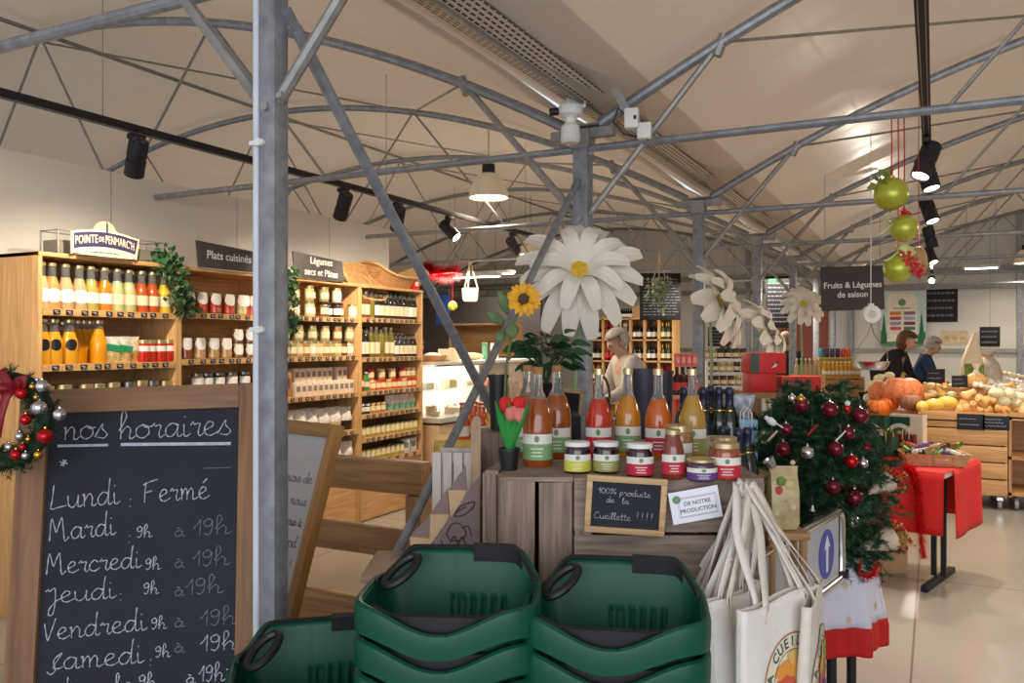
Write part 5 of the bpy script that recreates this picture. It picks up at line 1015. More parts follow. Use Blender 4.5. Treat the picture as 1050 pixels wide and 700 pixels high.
for i, (px, py, r, m, lab) in enumerate([(822, 415, .030, ruby, 'ruby bauble high on the tree, left of its top centre'), (851, 420, .032, ruby, 'ruby bauble at the top centre of the tree'), (882, 426, .032, ruby, 'ruby bauble at the upper right of the tree'), (806, 440, .024, ruby, 'small dark ruby bauble at the upper left of the tree'), (803, 460, .029, ruby, 'ruby bauble left of the glitter silver ball'), (828, 464, .026, silver, 'glitter silver ball in the middle of the tree'), (857, 460, .030, ruby, 'ruby bauble right of the glitter silver ball'), (870, 444, .026, ruby, 'ruby bauble edge on at the right of the tree'), (888, 459, .025, redb, 'deep red bauble at the right edge of the tree'), (873, 473, .026, redb, 'bright matte red bauble right of centre'), (885, 475, .02, silver, 'small silver ball beside the bright red bauble'), (813, 495, .027, ruby, 'ruby bauble low at the left of the tree'), (854, 499, .029, ruby, 'ruby bauble low in the middle of the tree'), (876, 510, .034, ruby, 'large ruby bauble low at the right of the tree'), (874, 534, .027, silver, 'clear silver ball hanging below the large ruby bauble'), (768, 460, .026, ruby, 'ruby bauble at the far left edge of the tree'), (812, 408, .015, silver, 'tiny silver ball at the tree top left'), (821, 409, .015, goldb, 'tiny gold ball at the tree top'), (894, 493, .02, ruby, 'ruby bauble peeping by the upper paper cone')]): hang_bauble(px, py, r*1.04, m, lab, 3.30+(0.16 if px > 885 or px < 790 else 0)+0.0012*abs(px-838)+rnd.uniform(-0.02, 0.02))
for px, py, nm, lab, m in [(869, 418, 'toy', 'tiny red and white toy hanging at the upper right of the tree', redb), (791, 432, 'bird_ornament', 'white feather bird ornament at the upper left of the tree', white), (833, 441, 'candy_stick', 'red candy stick ornament in the middle of the tree', redb), (792, 447, 'candy_stick', 'pale pink candy stick ornament at the left of the tree', mat('pale_pink', (206, 170, 160), 0.5)), (862, 447, 'icicle_ornament', 'silver icicle ornament at the right of the tree', silver), (833, 521, 'bell_ornament', 'small silver bell low on the tree', silver)]:
    x = thing(nm+('_ornament' if nm == 'toy' else ''), lab, 'ornament', tuple(W(px, py, 3.30)), TH, 'ornaments on the Christmas tree')
    if 'candy' in nm or 'icicle' in nm: MB().tube([(0.02, 0, 0.022), (0.0, 0, 0.0), (-0.02, 0, -0.02)], [0.004, 0.005, 0.003], 8).obj('stick', m, x)
    elif 'bell' in nm: MB().lathe([(0, 0.014), (0.006, 0.012), (0.009, 0), (0.014, -0.01), (0, -0.01)], 14).obj('bell', m, x)
    elif 'bird' in nm: MB().ball((0, 0, 0), 0.016, 14, 10, (1.5, 0.8, 0.9), (0, 0.6, 0)).ball((-0.02, 0, 0.014), 0.009, 10, 8).box((0.032, 0, -0.016), (0.03, 0.016, 0.004), (0, 0.6, 0)).obj('feathers', m, x)
    else: MB().ball((0, 0, -0.004), 0.015, 12, 10, (0.9, 0.7, 1.2)).obj('body', m, x); MB().ball((0, 0, 0.018), 0.011, 12, 8).obj('hat', white, x)
    MB().cyl((0.0, 0, 0.014), (0.0, 0.004, 0.045), 0.0008, seg=4).obj('thread', galvd, x)
# paper-wrapped bunches sticking out of the tree, gold sprig tips
conem = mat('wrapping_paper', (206, 186, 160), 0.7); sprig = mat('gold_sprig', (186, 140, 60), 0.35, 0.6); sprigr = mat('red_sprig', (150, 26, 26), 0.5)
def cone(px0, py0, px1, py1, zc, r, lab):
    p0, p1 = W(px0, py0, zc), W(px1, py1, zc+0.05); x = thing('wrapped_bouquet', lab, 'bouquet', tuple(p0), 0, 'paper wrapped bouquets'); d = p1-p0
    b = MB(); T = d.to_track_quat('Z', 'Y').to_matrix().to_4x4(); L = d.length
    b.lathe([(0.006, 0), (r*0.6, L*0.55), (r, L), (r*0.97, L), (r*0.57, L*0.55), (0.003, 0.004)], 24, T, cap=False); b.obj('paper_cone', conem, x); f1, f2 = MB(), MB()
    for k in range(46):
        a, q = rnd.uniform(0, 6.28), r*math.sqrt(rnd.random()); c = T @ Vector((q*cos(a), q*sin(a), L*rnd.uniform(0.92, 1.0))); e = T @ Vector((q*1.5*cos(a), q*1.5*sin(a), L+rnd.uniform(0.02, 0.06))); (f1 if k % 2 else f2).cyl(c, e, 0.003, 0.001, 5).ball(e, 0.0065, 8, 6)
    f1.obj('gold_sprigs', sprig, x); f2.obj('red_sprigs', sprigr, x)
cone(890, 506, 910, 494, 3.44, 0.045, 'upper paper wrapped bouquet sticking out of the right side of the tree'); cone(880, 563, 913, 552, 3.38, 0.05, 'lower paper wrapped bouquet below the large ruby bauble')
# tinsel
tin = mat('red_tinsel', (220, 26, 30), 0.3, 0.15, vary=0.3, scale=60)
def tinsel(path, r, label, n=50, name='tinsel_garland', m=None, wid=0.003):
    P = [Vector(p) for p in path]; x = thing(name, label, 'tinsel', tuple(P[0])); q = []
    for k in range(len(P)-1): q += [P[k].lerp(P[k+1], j/6) for j in range(6)]
    q.append(P[-1]); q = [q[0]]+[(q[i-1]+q[i]*2+q[i+1])/4 for i in range(1, len(q)-1)]+[q[-1]]; q = [v-P[0] for v in q]
    MB().tube(q, r*0.12, 6).obj('core_wire', m or tin, x); b = MB()
    for a, c in zip(q, q[1:]): needles(b, a, c, max(4, int(n*(c-a).length/0.03)), r, 1.6, rnd, wid)
    b.obj('foil_fringe', m or tin, x); return x
tinsel([W(884, 571, 3.4), W(880, 588, 3.38), W(894, 592, 3.38), W(900, 578, 3.42)], 0.03, 'clump of red tinsel on the low tree branch', 40)
# brown carton on the floor behind the tree
x = thing('carton', 'brown cardboard carton on the floor behind the lower bouquet', 'box', (*W(906, 352, 5.9).xy, 0), TH); MB().box((0, 0, 0.145), (0.2, 0.3, 0.29), bev=0.004).obj('card_body', kraft, x); MB().box((0, 0, 0.291), (0.05, 0.3, 0.002)).obj('packing_tape', mat('tape', (176, 134, 88), 0.3), x)

# gift bag of dried flowers standing on the crate corner, behind the totes
gb = thing('gift_bag', 'clear gift bag of dried fruit standing right of the totes', 'bag', (*W(803, 352, 2.62).xy, 1.002), TH); kk = 2.62/FPX
MB().rings([[(sx*w_/2, sy*d_/2, z) for sx, sy in ((-1, -1), (0, -1.1), (1, -1), (1.05, 0), (1, 1), (0, 1.1), (-1, 1), (-1.05, 0))] for w_, d_, z in ((0.07, 0.045, 0), (0.085, 0.055, 0.02), (0.086, 0.05, 0.12), (0.082, 0.02, 0.17), (0.088, 0.006, 0.195))], True, True, True).obj('bag_film', mat('kraft_film', (176, 158, 112), 0.25, vary=0.25, scale=30), gb)
for k, (dx, z, c) in enumerate([(-0.02, 0.12, (186, 70, 56)), (0.012, 0.14, (206, 190, 130)), (0.0, 0.09, (160, 160, 76)), (-0.012, 0.15, (110, 140, 66)), (0.022, 0.07, (206, 190, 150)), (-0.026, 0.05, (206, 196, 170))]): MB().ball((dx, -0.022, z), 0.015, 12, 8, (1, 0.45, 1)).obj('dried_flower', mat('dried%d' % k, c, 0.7), gb)
MB().lathe([(0.012, 0), (0.02, 0.03), (0.016, 0.032)], 10, Matrix.Translation((-0.03, 0, 0.19)) @ Matrix.Rotation(-0.6, 4, 'Y'), cap=False).obj('foil_bow', silver, gb); MB().ball((0.03, 0, 0.205), 0.008).obj('wooden_bead', conem, gb)
x = thing('stool', 'wooden stool carrying the gift bag right of the crates', 'stool', (*W(803, 352, 2.62).xy, 0), TH); MB().box((0, 0, 0.988), (0.13, 0.12, 0.024), bev=0.004).obj('seat', oak, x)
for sx in (-1, 1):
    for sy in (-1, 1): MB().cyl((sx*0.05, sy*0.045, 0), (sx*0.048, sy*0.042, 0.978), 0.012).obj('leg', oakz, x)

# ---------------------------------------------------------------- red clothed folding table
rc = W(968.5, 485.5, 5.16); rc.z = 0.777; ya = -(radians(42)-TH)          # near corner; side edge runs away along ya from Y
rt_ = thing('folding_table', 'folding table with black T legs under the red cloth', 'table', (rc.x, rc.y, 0), ya); TL, TD = 1.45, 0.80
MB().box((-TL/2, TD/2, 0.76), (TL, TD, 0.03)).obj('tabletop', mat('laminate', (190, 180, 170), 0.5), rt_)
for X_ in (-0.14, -TL+0.14):
    MB().box((X_-0.03, TD/2, 0.40), (0.03, 0.03, 0.72)).box((X_+0.03, TD/2, 0.40), (0.03, 0.03, 0.72)).obj('leg', blackm, rt_); MB().box((X_, TD/2, 0.02), (0.045, TD*0.8, 0.04), bev=0.006).obj('foot', blackm, rt_)
cl = thing('tablecloth', 'bright red cloth draped over the folding table', 'tablecloth', (rc.x, rc.y, 0.777), ya)
MB().box((-TL/2, TD/2, 0.003), (TL+0.02, TD+0.02, 0.006), bev=0.002).obj('cloth_top', red, cl)
def flap(p0, p1, dr, nrm, nm, wav=0.012, nwav=5, ph=0.0):
    p0, p1 = Vector(p0), Vector(p1); MB().grid(lambda a, b: p0.lerp(p1, a)+Vector((0, 0, -dr*b))+Vector(nrm)*(0.004+wav*b*(1+sin(a*nwav*2*pi/2+ph))+0.006*b), 30, 8).obj(nm, red, cl, solid=0.003)
flap((-TL, -0.01, 0.003), (-0.0, -0.01, 0.003), 0.385, (0, -1, 0), 'front_drop'); flap((0.012, 0.15, 0.003), (0.012, TD+0.01, 0.003), 0.43, (1, 0, 0), 'side_drop', 0.006, 3); flap((-TL, TD+0.01, 0.003), (0, TD+0.01, 0.003), 0.4, (0, 1, 0), 'rear_drop')
top = 0.784; A_ = Matrix.Rotation(ya, 3, 'Z'); on_t = lambda dx, dy, dz=0: rc+A_ @ Vector((dx, dy, 0))+Vector((0, 0, top-rc.z+dz))
tinsel([on_t(-0.62, 0.12, 0.02), on_t(-0.45, 0.06, 0.03), on_t(-0.30, 0.02, 0.03), on_t(-0.17, -0.045, 0.0), on_t(-0.13, -0.07, -0.15), on_t(-0.12, -0.075, -0.35), on_t(-0.10, -0.08, -0.52)], 0.048, 'red tinsel garland hanging down the front of the red table', 110)
tinsel([on_t(-0.62, 0.1, 0.03), on_t(-0.5, 0.2, 0.05), on_t(-0.38, 0.12, 0.03)], 0.04, 'red tinsel heaped on the red table by the tree', 60)
# wicker tray of sweets
tr_ = thing('wicker_tray', 'pale wicker tray of wrapped sweets on the red table', 'basket', tuple(on_t(-0.17, 0.36)), ya+0.5); lp = []
for s, z in ((0.84, 0), (1.0, 0.075), (1.03, 0.08), (0.97, 0.075), (0.8, 0.008)): lp.append([(0.2*s*x_, 0.15*s*y_, z) for x_, y_ in [(-1, -1), (0, -1), (1, -1), (1, 0), (1, 1), (0, 1), (-1, 1), (-1, 0)]])
MB().rings(lp, True, True, True).obj('woven_tray', mat('pale_wicker', (196, 160, 110), 0.75, vary=0.25, scale=50, bump=0.3, bscale=90), tr_); MB().box((0.03, -0.146, 0.04), (0.1, 0.003, 0.04), (0.2, 0, 0)).obj('tray_label', kraft, tr_)
for k in range(26):
    c = [(206, 206, 200), (110, 160, 60), (196, 96, 40), (60, 50, 46), (230, 226, 220), (190, 150, 90), (120, 70, 150)][k % 7]; loc = tr_.matrix_basis @ Vector((rnd.uniform(-0.15, 0.15), rnd.uniform(-0.1, 0.1), 0.055+0.034*(k % 3)))
    x = thing('sweet', f'{ORD[k]} wrapped sweet in the wicker tray on the red table, {["silver", "green", "orange", "dark", "white", "tan", "violet"][k % 7]}', 'sweet', tuple(loc), 0, 'wrapped sweets in the wicker tray', (rnd.uniform(-0.5, 0.5), rnd.uniform(-0.5, 0.5), rnd.uniform(0, 6)))
    m = mat('sweet%d' % (k % 7), c, 0.3); MB().box((0, 0, 0), (0.07, 0.03, 0.024), bev=0.008).obj('sweet_body', m, x)
    for sx in (-1, 1): MB().lathe([(0.004, 0), (0.014, 0.022)], 8, Matrix.Translation((sx*0.034, 0, 0)) @ Matrix.Rotation(sx*pi/2, 4, 'Y'), cap=False).obj('twisted_end', m, x)
# gift bags on the red table
def gift(loc, rz, w, d, h, c, lab, logo=False, handles=True, hc=None):
    x = thing('gift_bag', lab, 'bag', tuple(loc), rz, None); m = mat('gift_%d_%d_%d' % c, c, 0.5)
    b = MB(); b.rings([[(-w/2, -d/2, 0), (w/2, -d/2, 0), (w/2, d/2, 0), (-w/2, d/2, 0)], [(-w/2, -d/2, h), (w/2, -d/2, h), (w/2, d/2, h), (-w/2, d/2, h)], [(-w/2+.002, -d/2+.002, h), (w/2-.002, -d/2+.002, h), (w/2-.002, d/2-.002, h), (-w/2+.002, d/2-.002, h)], [(-w/2+.002, -d/2+.002, 0.01), (w/2-.002, -d/2+.002, 0.01), (w/2-.002, d/2-.002, 0.01), (-w/2+.002, d/2-.002, 0.01)]], True, True, True); b.obj('bag_body', m, x, sharp=20)
    if handles:
        for s in (-1, 1): MB().tube([(-w*0.22, s*d/2, h-0.03), (-w*0.2, s*d/2, h+0.03), (0, s*d/2, h+0.055), (w*0.2, s*d/2, h+0.03), (w*0.22, s*d/2, h-0.03)], 0.004, 6).obj('handle', hc or gold, x)
    if logo:
        MB().cyl((0, -d/2, h*0.5), (0, -d/2-0.002, h*0.5), h*0.34, seg=28).obj('round_badge', mat('badge_cream', (226, 218, 196), 0.6), x); MB().cyl((0, -d/2-0.002, h*0.5), (0, -d/2-0.003, h*0.5), h*0.24, seg=28).obj('badge_centre', mat('badge_green', (74, 98, 62), 0.6), x)
        for k in range(4): MB().ball((h*0.1*cos(k*1.6), -d/2-0.003, h*(0.5+0.1*sin(k*1.6))), h*0.06, 8, 6, (1, 0.2, 1)).obj('badge_fruit', mat('badge%d' % (k % 2), ((196, 80, 60), (206, 180, 90))[k % 2], 0.6), x)
    return x
dg_ = (24, 66, 44)
gift(on_t(-0.56, 0.30), ya, 0.14, 0.08, 0.17, dg_, 'leftmost dark green gift bag with gold handles on the red table'); gift(on_t(-0.45, 0.32), ya-0.3, 0.13, 0.08, 0.16, dg_, 'dark green gift bag with gold handles left of the sweet tray'); gift(on_t(-0.36, 0.48), ya, 0.1, 0.07, 0.17, (96, 20, 34), 'dark red gift bag with cream handles behind the sweet tray', hc=conem)
gift(on_t(-0.60, 0.50), ya, 0.2, 0.12, 0.285, dg_, 'green carrier with round badge at left rear of the red table', True, False); gift(on_t(-0.42, 0.70), ya, 0.22, 0.1, 0.29, (222, 208, 180), 'cream carrier at right rear of the red table', False, False); gift(on_t(-0.44, 0.58), ya, 0.13, 0.02, 0.28, dg_, 'green card with round fruit badge in front of the cream carrier', True, False)

# ---------------------------------------------------------------- vegetable stand
VY, VX0, VX1 = 9.14, -0.12, 0.614; bw = wood('vegetable_bin_wood', (176, 128, 76), (206, 158, 102), 0, 0.55, 4, dark=(130, 86, 48)); bwz = wood('vegetable_bin_side', (176, 128, 76), (206, 158, 102), 2, 0.55, 4)
def vbin(name, label, x0, x1, y0, y1, z0, z1, n, gap=0.012, castors=True):
    r = thing(name, label, 'vegetable bin', (x0, y0, 0)); w = x1-x0; d = y1-y0
    for i in range(n):
        h = (z1-z0)/n; MB().box((w/2, 0.01, z0+h*(i+0.5)), (w, 0.02, h-gap), bev=0.002).obj('front_slat', bw, r)
    for X_ in (0.012, w-0.012): MB().box((X_, d/2+0.02, (z0+z1)/2), (0.024, d, z1-z0)).obj('side_panel', bwz, r)
    MB().box((w/2, d+0.02, (z0+z1)/2), (w, 0.02, z1-z0)).obj('rear_panel', bw, r); MB().box((w/2, d/2, z1-0.09), (w-0.05, d, 0.015)).obj('tray_floor', bw, r)
    if castors:
        for X_ in (0.1, w-0.06):
            for Y_ in (0.08, d-0.1): c = MB().cyl((X_-0.016, Y_, 0.045), (X_+0.016, Y_, 0.045), 0.045, seg=20).obj('castor', mat('castor_grey', (150, 150, 150), 0.4), r); MB().box((X_, Y_, 0.1), (0.05, 0.05, 0.03)).obj('castor_bracket', steel, c)
    return r
vbin('vegetable_bin', 'long pine vegetable bin on castors with price slates on its front', VX0, VX1, VY, VY+0.75, 0.13, 0.925, 5)
vbin('vegetable_bin', 'pine bin of pumpkins left of the slated bin, behind the gift bags', -0.78, VX0-0.01, VY+0.05, VY+0.8, 0.13, 0.86, 5)
vbin('vegetable_bin', 'raised rear pine bin of late vegetables behind the squashes', -0.15, 0.62, VY+0.85, VY+1.5, 0.13, 1.12, 6); vbin('vegetable_bin', 'raised rear pine bin of garlic and onions at the right', 0.63, 1.6, VY+0.72, VY+1.5, 0.13, 1.1, 6)
r = thing('open_shelf_unit', 'pine open shelf unit right of the vegetable bin at the photo edge', 'shelf unit', (VX1+0.01, VY+0.02, 0))
for z in (0.16, 0.5, 0.87): MB().box((0.4, 0.3, z), (0.8, 0.6, 0.03)).obj('shelf', bw, r)
for X_ in (0.012, 0.79): MB().box((X_, 0.3, 0.51), (0.024, 0.6, 0.76)).obj('side_panel', bwz, r)
MB().box((0.4, 0.59, 0.5), (0.76, 0.02, 0.72)).obj('back_panel', bw, r); MB().box((0.4, 0.01, 0.9), (0.8, 0.02, 0.06)).obj('front_lip', bw, r)
for X_ in (0.07, 0.73): MB().cyl((X_-0.016, 0.1, 0.06), (X_+0.016, 0.1, 0.06), 0.06, seg=20).obj('castor', mat('castor_grey', (150, 150, 150), 0.4), r)
def price_slate(px0, px1, py0, py1, zc, lab, lines, rz=0.0, y=None, stick=0.0):
    p = W((px0+px1)/2, (py0+py1)/2, zc); w = (px1-px0)/FPX*zc; h = (py1-py0)/FPX*zc
    if y is not None: p.y = y
    x = thing('price_slate', lab, 'sign', tuple(p), rz, None)
    if stick: MB().box((0, 0.006, -h/2-stick/2+0.01), (0.012, 0.008, stick)).obj('stick', oakz, x)
    MB().box((0, 0, 0), (w, 0.008, h), bev=0.001).obj('slate', slate, x)
    for i in range(lines):
        z = h*(0.36-0.72*(i+0.5)/lines); n = 14; MB().tube([(-w*0.42+w*0.8*k/n*(0.75+0.25*((i*7) % 3)/2), -0.005, z+h*0.05*sin(k*2.3+i)) for k in range(n+1)], min(h, w)*0.012, 4).obj('chalk_scrawl', chalk, x)
    return x
price_slate(983, 1008, 424, 440, 8.05, 'left price slate on the front of the vegetable bin', 2, y=VY-0.006); price_slate(1009, 1033, 426, 440, 7.95, 'right price slate on the front of the vegetable bin', 3, y=VY-0.006)
# vegetables
sq = {'butternut': mat('butternut_skin', (224, 178, 112), 0.45, vary=0.12, scale=6), 'yellow': mat('yellow_squash', (222, 190, 84), 0.4, vary=0.1), 'pumpkin': mat('pumpkin_skin', (214, 122, 72), 0.5, vary=0.25, scale=10), 'orange': mat('orange_squash', (222, 110, 30), 0.45), 'brown': mat('brown_squash', (140, 90, 64), 0.6, vary=0.2), 'stalk': mat('veg_stalk', (140, 120, 70), 0.8), 'cream': mat('cream_squash', (226, 210, 168), 0.5, vary=0.15), 'garlic': mat('garlic_skin', (232, 224, 210), 0.6, vary=0.1), 'pale': mat('celery_pale', (206, 200, 130), 0.6, vary=0.3)}
def pumpkin_proto(nm, m, rib=0.09, flat=0.75):
    P = Proto('pumpkin', 'pumpkin'); N = 60; lp = []
    for i in range(15):
        t = pi*(i+0.3)/14.6; r = sin(t)**0.75; z = -cos(t)*flat+flat*0.95-0.12*math.exp(-(sin(t)/0.3)**2)*(-1 if t < 1.5 else 1)
        lp.append([(r*(1-rib*abs(sin(5*a)-0.0)**3*0.8)*cos(a), r*(1-rib*abs(sin(5*a))**3*0.8)*sin(a), z) for a in [2*pi*k/N for k in range(N)]])
    P.add('flesh', MB().rings(lp, True, True, True).mesh('flesh', m)); P.add('stalk', MB().tube([(0, 0, flat*1.6), (0.02, 0, flat*1.95), (0.1, 0.02, flat*2.2)], [0.13, 0.09, 0.1], 7).mesh('stalk', sq['stalk'])); return P
PU = {k: pumpkin_proto(k, sq[k]) for k in ('pumpkin', 'orange', 'brown')}
BN = Proto('butternut_squash', 'squash'); BN.add('flesh', MB().lathe([(0, 0), (0.6, 0.06), (1.0, 0.5), (1.0, 0.9), (0.72, 1.45), (0.6, 1.9), (0.62, 2.5), (0.5, 2.85), (0, 2.95)], 20).mesh('flesh', sq['butternut'])); BN.add('stalk', MB().cyl((0, 0, 2.9), (0, 0, 3.1), 0.14, 0.1, 7).mesh('stalk', sq['stalk']))
YS = Proto('spaghetti_squash', 'squash'); YS.add('flesh', MB().ball((0, 0, 0.8), 0.8, 20, 14, (1.5, 0.95, 0.95)).mesh('flesh', sq['yellow'])); YS.add('stalk', MB().cyl((1.15, 0, 0.8), (1.35, 0, 0.85), 0.1, 0.08, 7).mesh('stalk', sq['stalk']))
CS = Proto('white_squash', 'squash'); CS.add('flesh', MB().ball((0, 0, 0.75), 0.75, 20, 14, (1.3, 1, 0.9)).mesh('flesh', sq['cream'])); CS.add('stalk', MB().cyl((0.9, 0, 0.8), (1.1, 0, 0.85), 0.1, 0.08, 7).mesh('stalk', sq['stalk']))
def veg(P, px, py, rpx, zc, lab, g, rot=None, rz=0.0):
    r = rpx/FPX*zc; p = W(px, py, zc); p.z -= r*0.75; P.spawn(tuple(p), rz, lab, g, r, rot)
veg(PU['pumpkin'], 925, 400, 20, 8.75, 'large orange pumpkin on top of the pumpkin heap', 'pumpkins'); veg(PU['pumpkin'], 907, 401, 16, 8.95, 'orange pumpkin behind left of the large one', 'pumpkins', rz=0.6); veg(PU['orange'], 899, 418, 12, 8.6, 'bright orange squash at the front left of the pumpkin heap', 'pumpkins'); veg(PU['orange'], 911, 414, 10, 8.75, 'smaller orange squash behind the bright front one', 'pumpkins'); veg(PU['brown'], 934, 412, 11, 8.5, 'brown pumpkin at the front right of the heap', 'pumpkins')
for i, (px, py, rp) in enumerate([(899, 395, 9), (892, 408, 8), (893, 398, 6), (903, 388, 7), (912, 385, 6)]): veg(CS, px, py, rp, 9.0+0.05*i, f'{ORD[i]} pale gourd along the left side of the pumpkin heap', 'pale gourds', rz=i)
for i, (px, py, rp, rz) in enumerate([(946, 417, 7.5, 1.2), (958, 415, 8, 0.3), (971, 413, 8.5, 0.1)]): veg(YS, px, py, rp, 8.36, f'{ORD[i]} yellow squash from left at the front of the vegetable bin', 'yellow squashes', rz=rz)
for i in range(30):
    if i < 13: px, py, zc = 981+i*5.6, 416-(i % 3)*1.5, 8.3
    elif i < 23: px, py, zc = 986+(i-13)*6.6, 407-(i % 2)*3, 8.55
    else: px, py, zc = 990+(i-23)*6.5, 398-(i % 2)*3, 8.8
    veg(BN, px, py, 5.2, zc-max(0, (px-1030)/100), f'{ORD[i]} butternut squash of the heap, counted from the front left upward', 'butternut squashes', (rnd.uniform(0.9, 2.2), rnd.uniform(-0.4, 0.4), rnd.uniform(0, 6.28)))
for i, (px, py) in enumerate([(1022, 403), (1035, 404), (1045, 407), (1029, 411), (1041, 413)]): veg(CS, px, py, 8, 8.0, f'{ORD[i]} white squash from left at the right edge of the heap', 'white squashes', rz=i*1.3)
for i in range(26):
    px = 940+(i % 9)*7.2+rnd.uniform(-1, 1); py = 403-(i//9)*4+rnd.uniform(-1, 1); P = (YS, BN, CS)[i % 3]; veg(P, px, py, 5.0 if P is not BN else 3.6, 8.86+0.16*(i//9), f'{ORD[i]} small squash in the raised rear bin, counted from the left front', 'small squashes of the rear bin', (rnd.uniform(0.2, 1.4), 0, rnd.uniform(0, 6)))
GA = Proto('garlic_bulb', 'garlic'); GA.add('bulb', MB().lathe([(0, 0), (0.7, 0.1), (1, 0.6), (0.8, 1.1), (0.3, 1.5), (0.2, 1.9), (0, 1.95)], 12).mesh('bulb', sq['garlic']))
for i in range(48): veg(GA, 1001+(i % 12)*4.6+rnd.uniform(-1, 1), 394-(i//12)*3.0+(i % 12)*0.6+rnd.uniform(-.6, .6), 3.4, 8.62+0.13*(i//12), f'{ORD[i] if i < len(ORD) else "forty-ninth"} garlic bulb in the right rear bin, counted from the left front', 'garlic bulbs', (rnd.uniform(-1, 1), rnd.uniform(-1, 1), 0))
for i in range(10): veg(CS, 1008+i*4.5, 378+i*0.9, 3.4, 9.1, f'{ORD[i]} tan onion in a row behind the garlic', 'onions', rz=i)
pl = price_slate(951, 968, 378, 392, 8.9, 'dark price slate standing among the rear vegetables', 2, TH-0.4, stick=0.3)
price_slate(976, 992, 385, 397, 8.7, 'dark price slate below the net bag', 2, TH, stick=0.25)
# net bag of vegetables
nb = W(997, 395, 8.9); x = thing('vegetable_sack', 'tall white printed vegetable sack with round badge standing on the bin', 'sack', tuple(nb), TH-0.2); k_ = 8.9/FPX
lp = [[(s*12*k_*cos(a)*(1+0.05*sin(5*a+z*0.2))+(0.012*max(0, z-24))**1.5*14*k_, s*9*k_*sin(a), z*k_) for a in [2*pi*q/28 for q in range(28)]] for s, z in ((0.8, 0), (1.0, 5), (0.95, 16), (0.78, 28), (0.55, 38), (0.33, 46), (0.24, 51), (0.16, 54))]
MB().rings(lp, True, True, True).obj('sack_body', mat('sack_white', (214, 200, 172), 0.7, vary=0.08, bump=0.4, bscale=60), x)
q_ = MB(); q_.grid(lambda a, b: (11.5*k_*(a-0.5)*2*0.8, -9.4*k_*math.sqrt(max(0, 1-((a-0.5)*1.45)**2)), (14+8.5*(b-0.5)*2)*k_), 12, 6); q_.obj('printed_field', mat('sack_print', (112, 140, 66), 0.7, vary=0.4, scale=30), x)
q_ = MB(); q_.grid(lambda a, b: (13*k_*(a-0.5)*1.7, -9.6*k_*math.sqrt(max(0, 1-((a-0.5)*1.5)**2)), (5.5+3*(b-0.5)*2-5*(1-(2*a-1)**2)*0.6+3)*k_), 12, 3); q_.obj('dark_band', mat('sack_dark', (60, 66, 50), 0.7), x)
x = thing('vegetable_sack', 'pale plastic bag of bulbs behind the printed sack', 'sack', tuple(W(1012, 396, 9.0)), TH); MB().lathe([(0, 0), (0.12, 0.02), (0.15, 0.12), (0.12, 0.24), (0.05, 0.33), (0.07, 0.38), (0, 0.38)], 20).obj('bag_film', mat('cloudy_film', (206, 190, 176), 0.3, trans=0.3), x); MB().cyl((0, 0, 0.32), (0, 0, 0.345), 0.058, seg=14).obj('bag_tie', mat('tape', (176, 134, 88), 0.3), x)
x = thing('vegetable_sack', 'net of onions lying in front of the printed sack', 'sack', tuple(W(1001, 400, 8.75)), 0.4); MB().ball((0, 0, 0.1), 0.1, 18, 12, (1.15, 0.8, 0.85)).obj('net_body', mat('onion_net', (222, 176, 112), 0.6, vary=0.3, scale=40), x); MB().lathe([(0.05, 0.15), (0.02, 0.22), (0.05, 0.28)], 10, cap=False).obj('net_neck', mat('net_white', (226, 214, 200), 0.6), x)

# ---------------------------------------------------------------- hanging scale
sp_ = W(893, 322, 7.0); k_ = 7.0/FPX; x = thing('hanging_scale', 'white round dial scale hanging with steel pan before the fruit sign', 'scale', tuple(sp_), TH)
MB().cyl((0, -0.03, 0), (0, 0.03, 0), 9*k_, seg=32).obj('dial_case', white, x); MB().cyl((0, -0.031, 0), (0, -0.033, 0), 4*k_, seg=24).obj('dial_ring', mat('dial_grey', (190, 190, 186), 0.4), x); MB().box((0, 0, 0.075), (0.04, 0.03, 0.03)).obj('hook_block', white, x)
ztie = 2.63; MB().tube([(0, 0, 0.08), (0.0, 0, 0.7), (-0.0, 0, arch_z(abs(sp_.x-XR))+0.07-sp_.z)], 0.004, 6).obj('cord', white, x)
MB().lathe([(0, -57*k_), (13*k_, -57*k_), (16.5*k_, -53*k_), (18*k_, -48.5*k_), (17*k_, -48.5*k_), (13.5*k_, -56*k_), (0, -56*k_)], 32).obj('pan', steel, x)
for sx in (-1, 1): MB().tube([(0, 0, -9*k_), (sx*3*k_, 0, -20*k_), (sx*17*k_, 0, -40*k_), (sx*17*k_, 0, -49*k_)], 0.004, 6).obj('pan_wire', steel, x)

# hanging fruit sign
fs = W(874, 295.5, 8.0); k_ = 8.0/FPX; x = thing('hanging_sign', 'hanging charcoal sign reading Fruits & Légumes de saison', 'sign', tuple(fs), TH-0.02); MB().box((0, 0, 0), (64*k_, 0.012, 45*k_), (0, -0.03, 0)).obj('board', mat('fruit_sign', (56, 52, 52), 0.6, vary=0.04), x)
lettering('Fruits & Légumes', 0.079, white, x, (0, -0.008, 0.03), (pi/2, -0.03, 0), bold=0.0012).scale = (1.0, 1, 1); lettering('de saison', 0.079, white, x, (0.0, -0.008, -0.06), (pi/2, -0.03, 0), bold=0.0012)
for sx in (-1, 1): MB().cyl((sx*28*k_, 0, 22*k_), (sx*28*k_, 0, arch_z(abs(fs.x-XR))-fs.z), 0.003, seg=5).obj('hanging_wire', galvd, x)

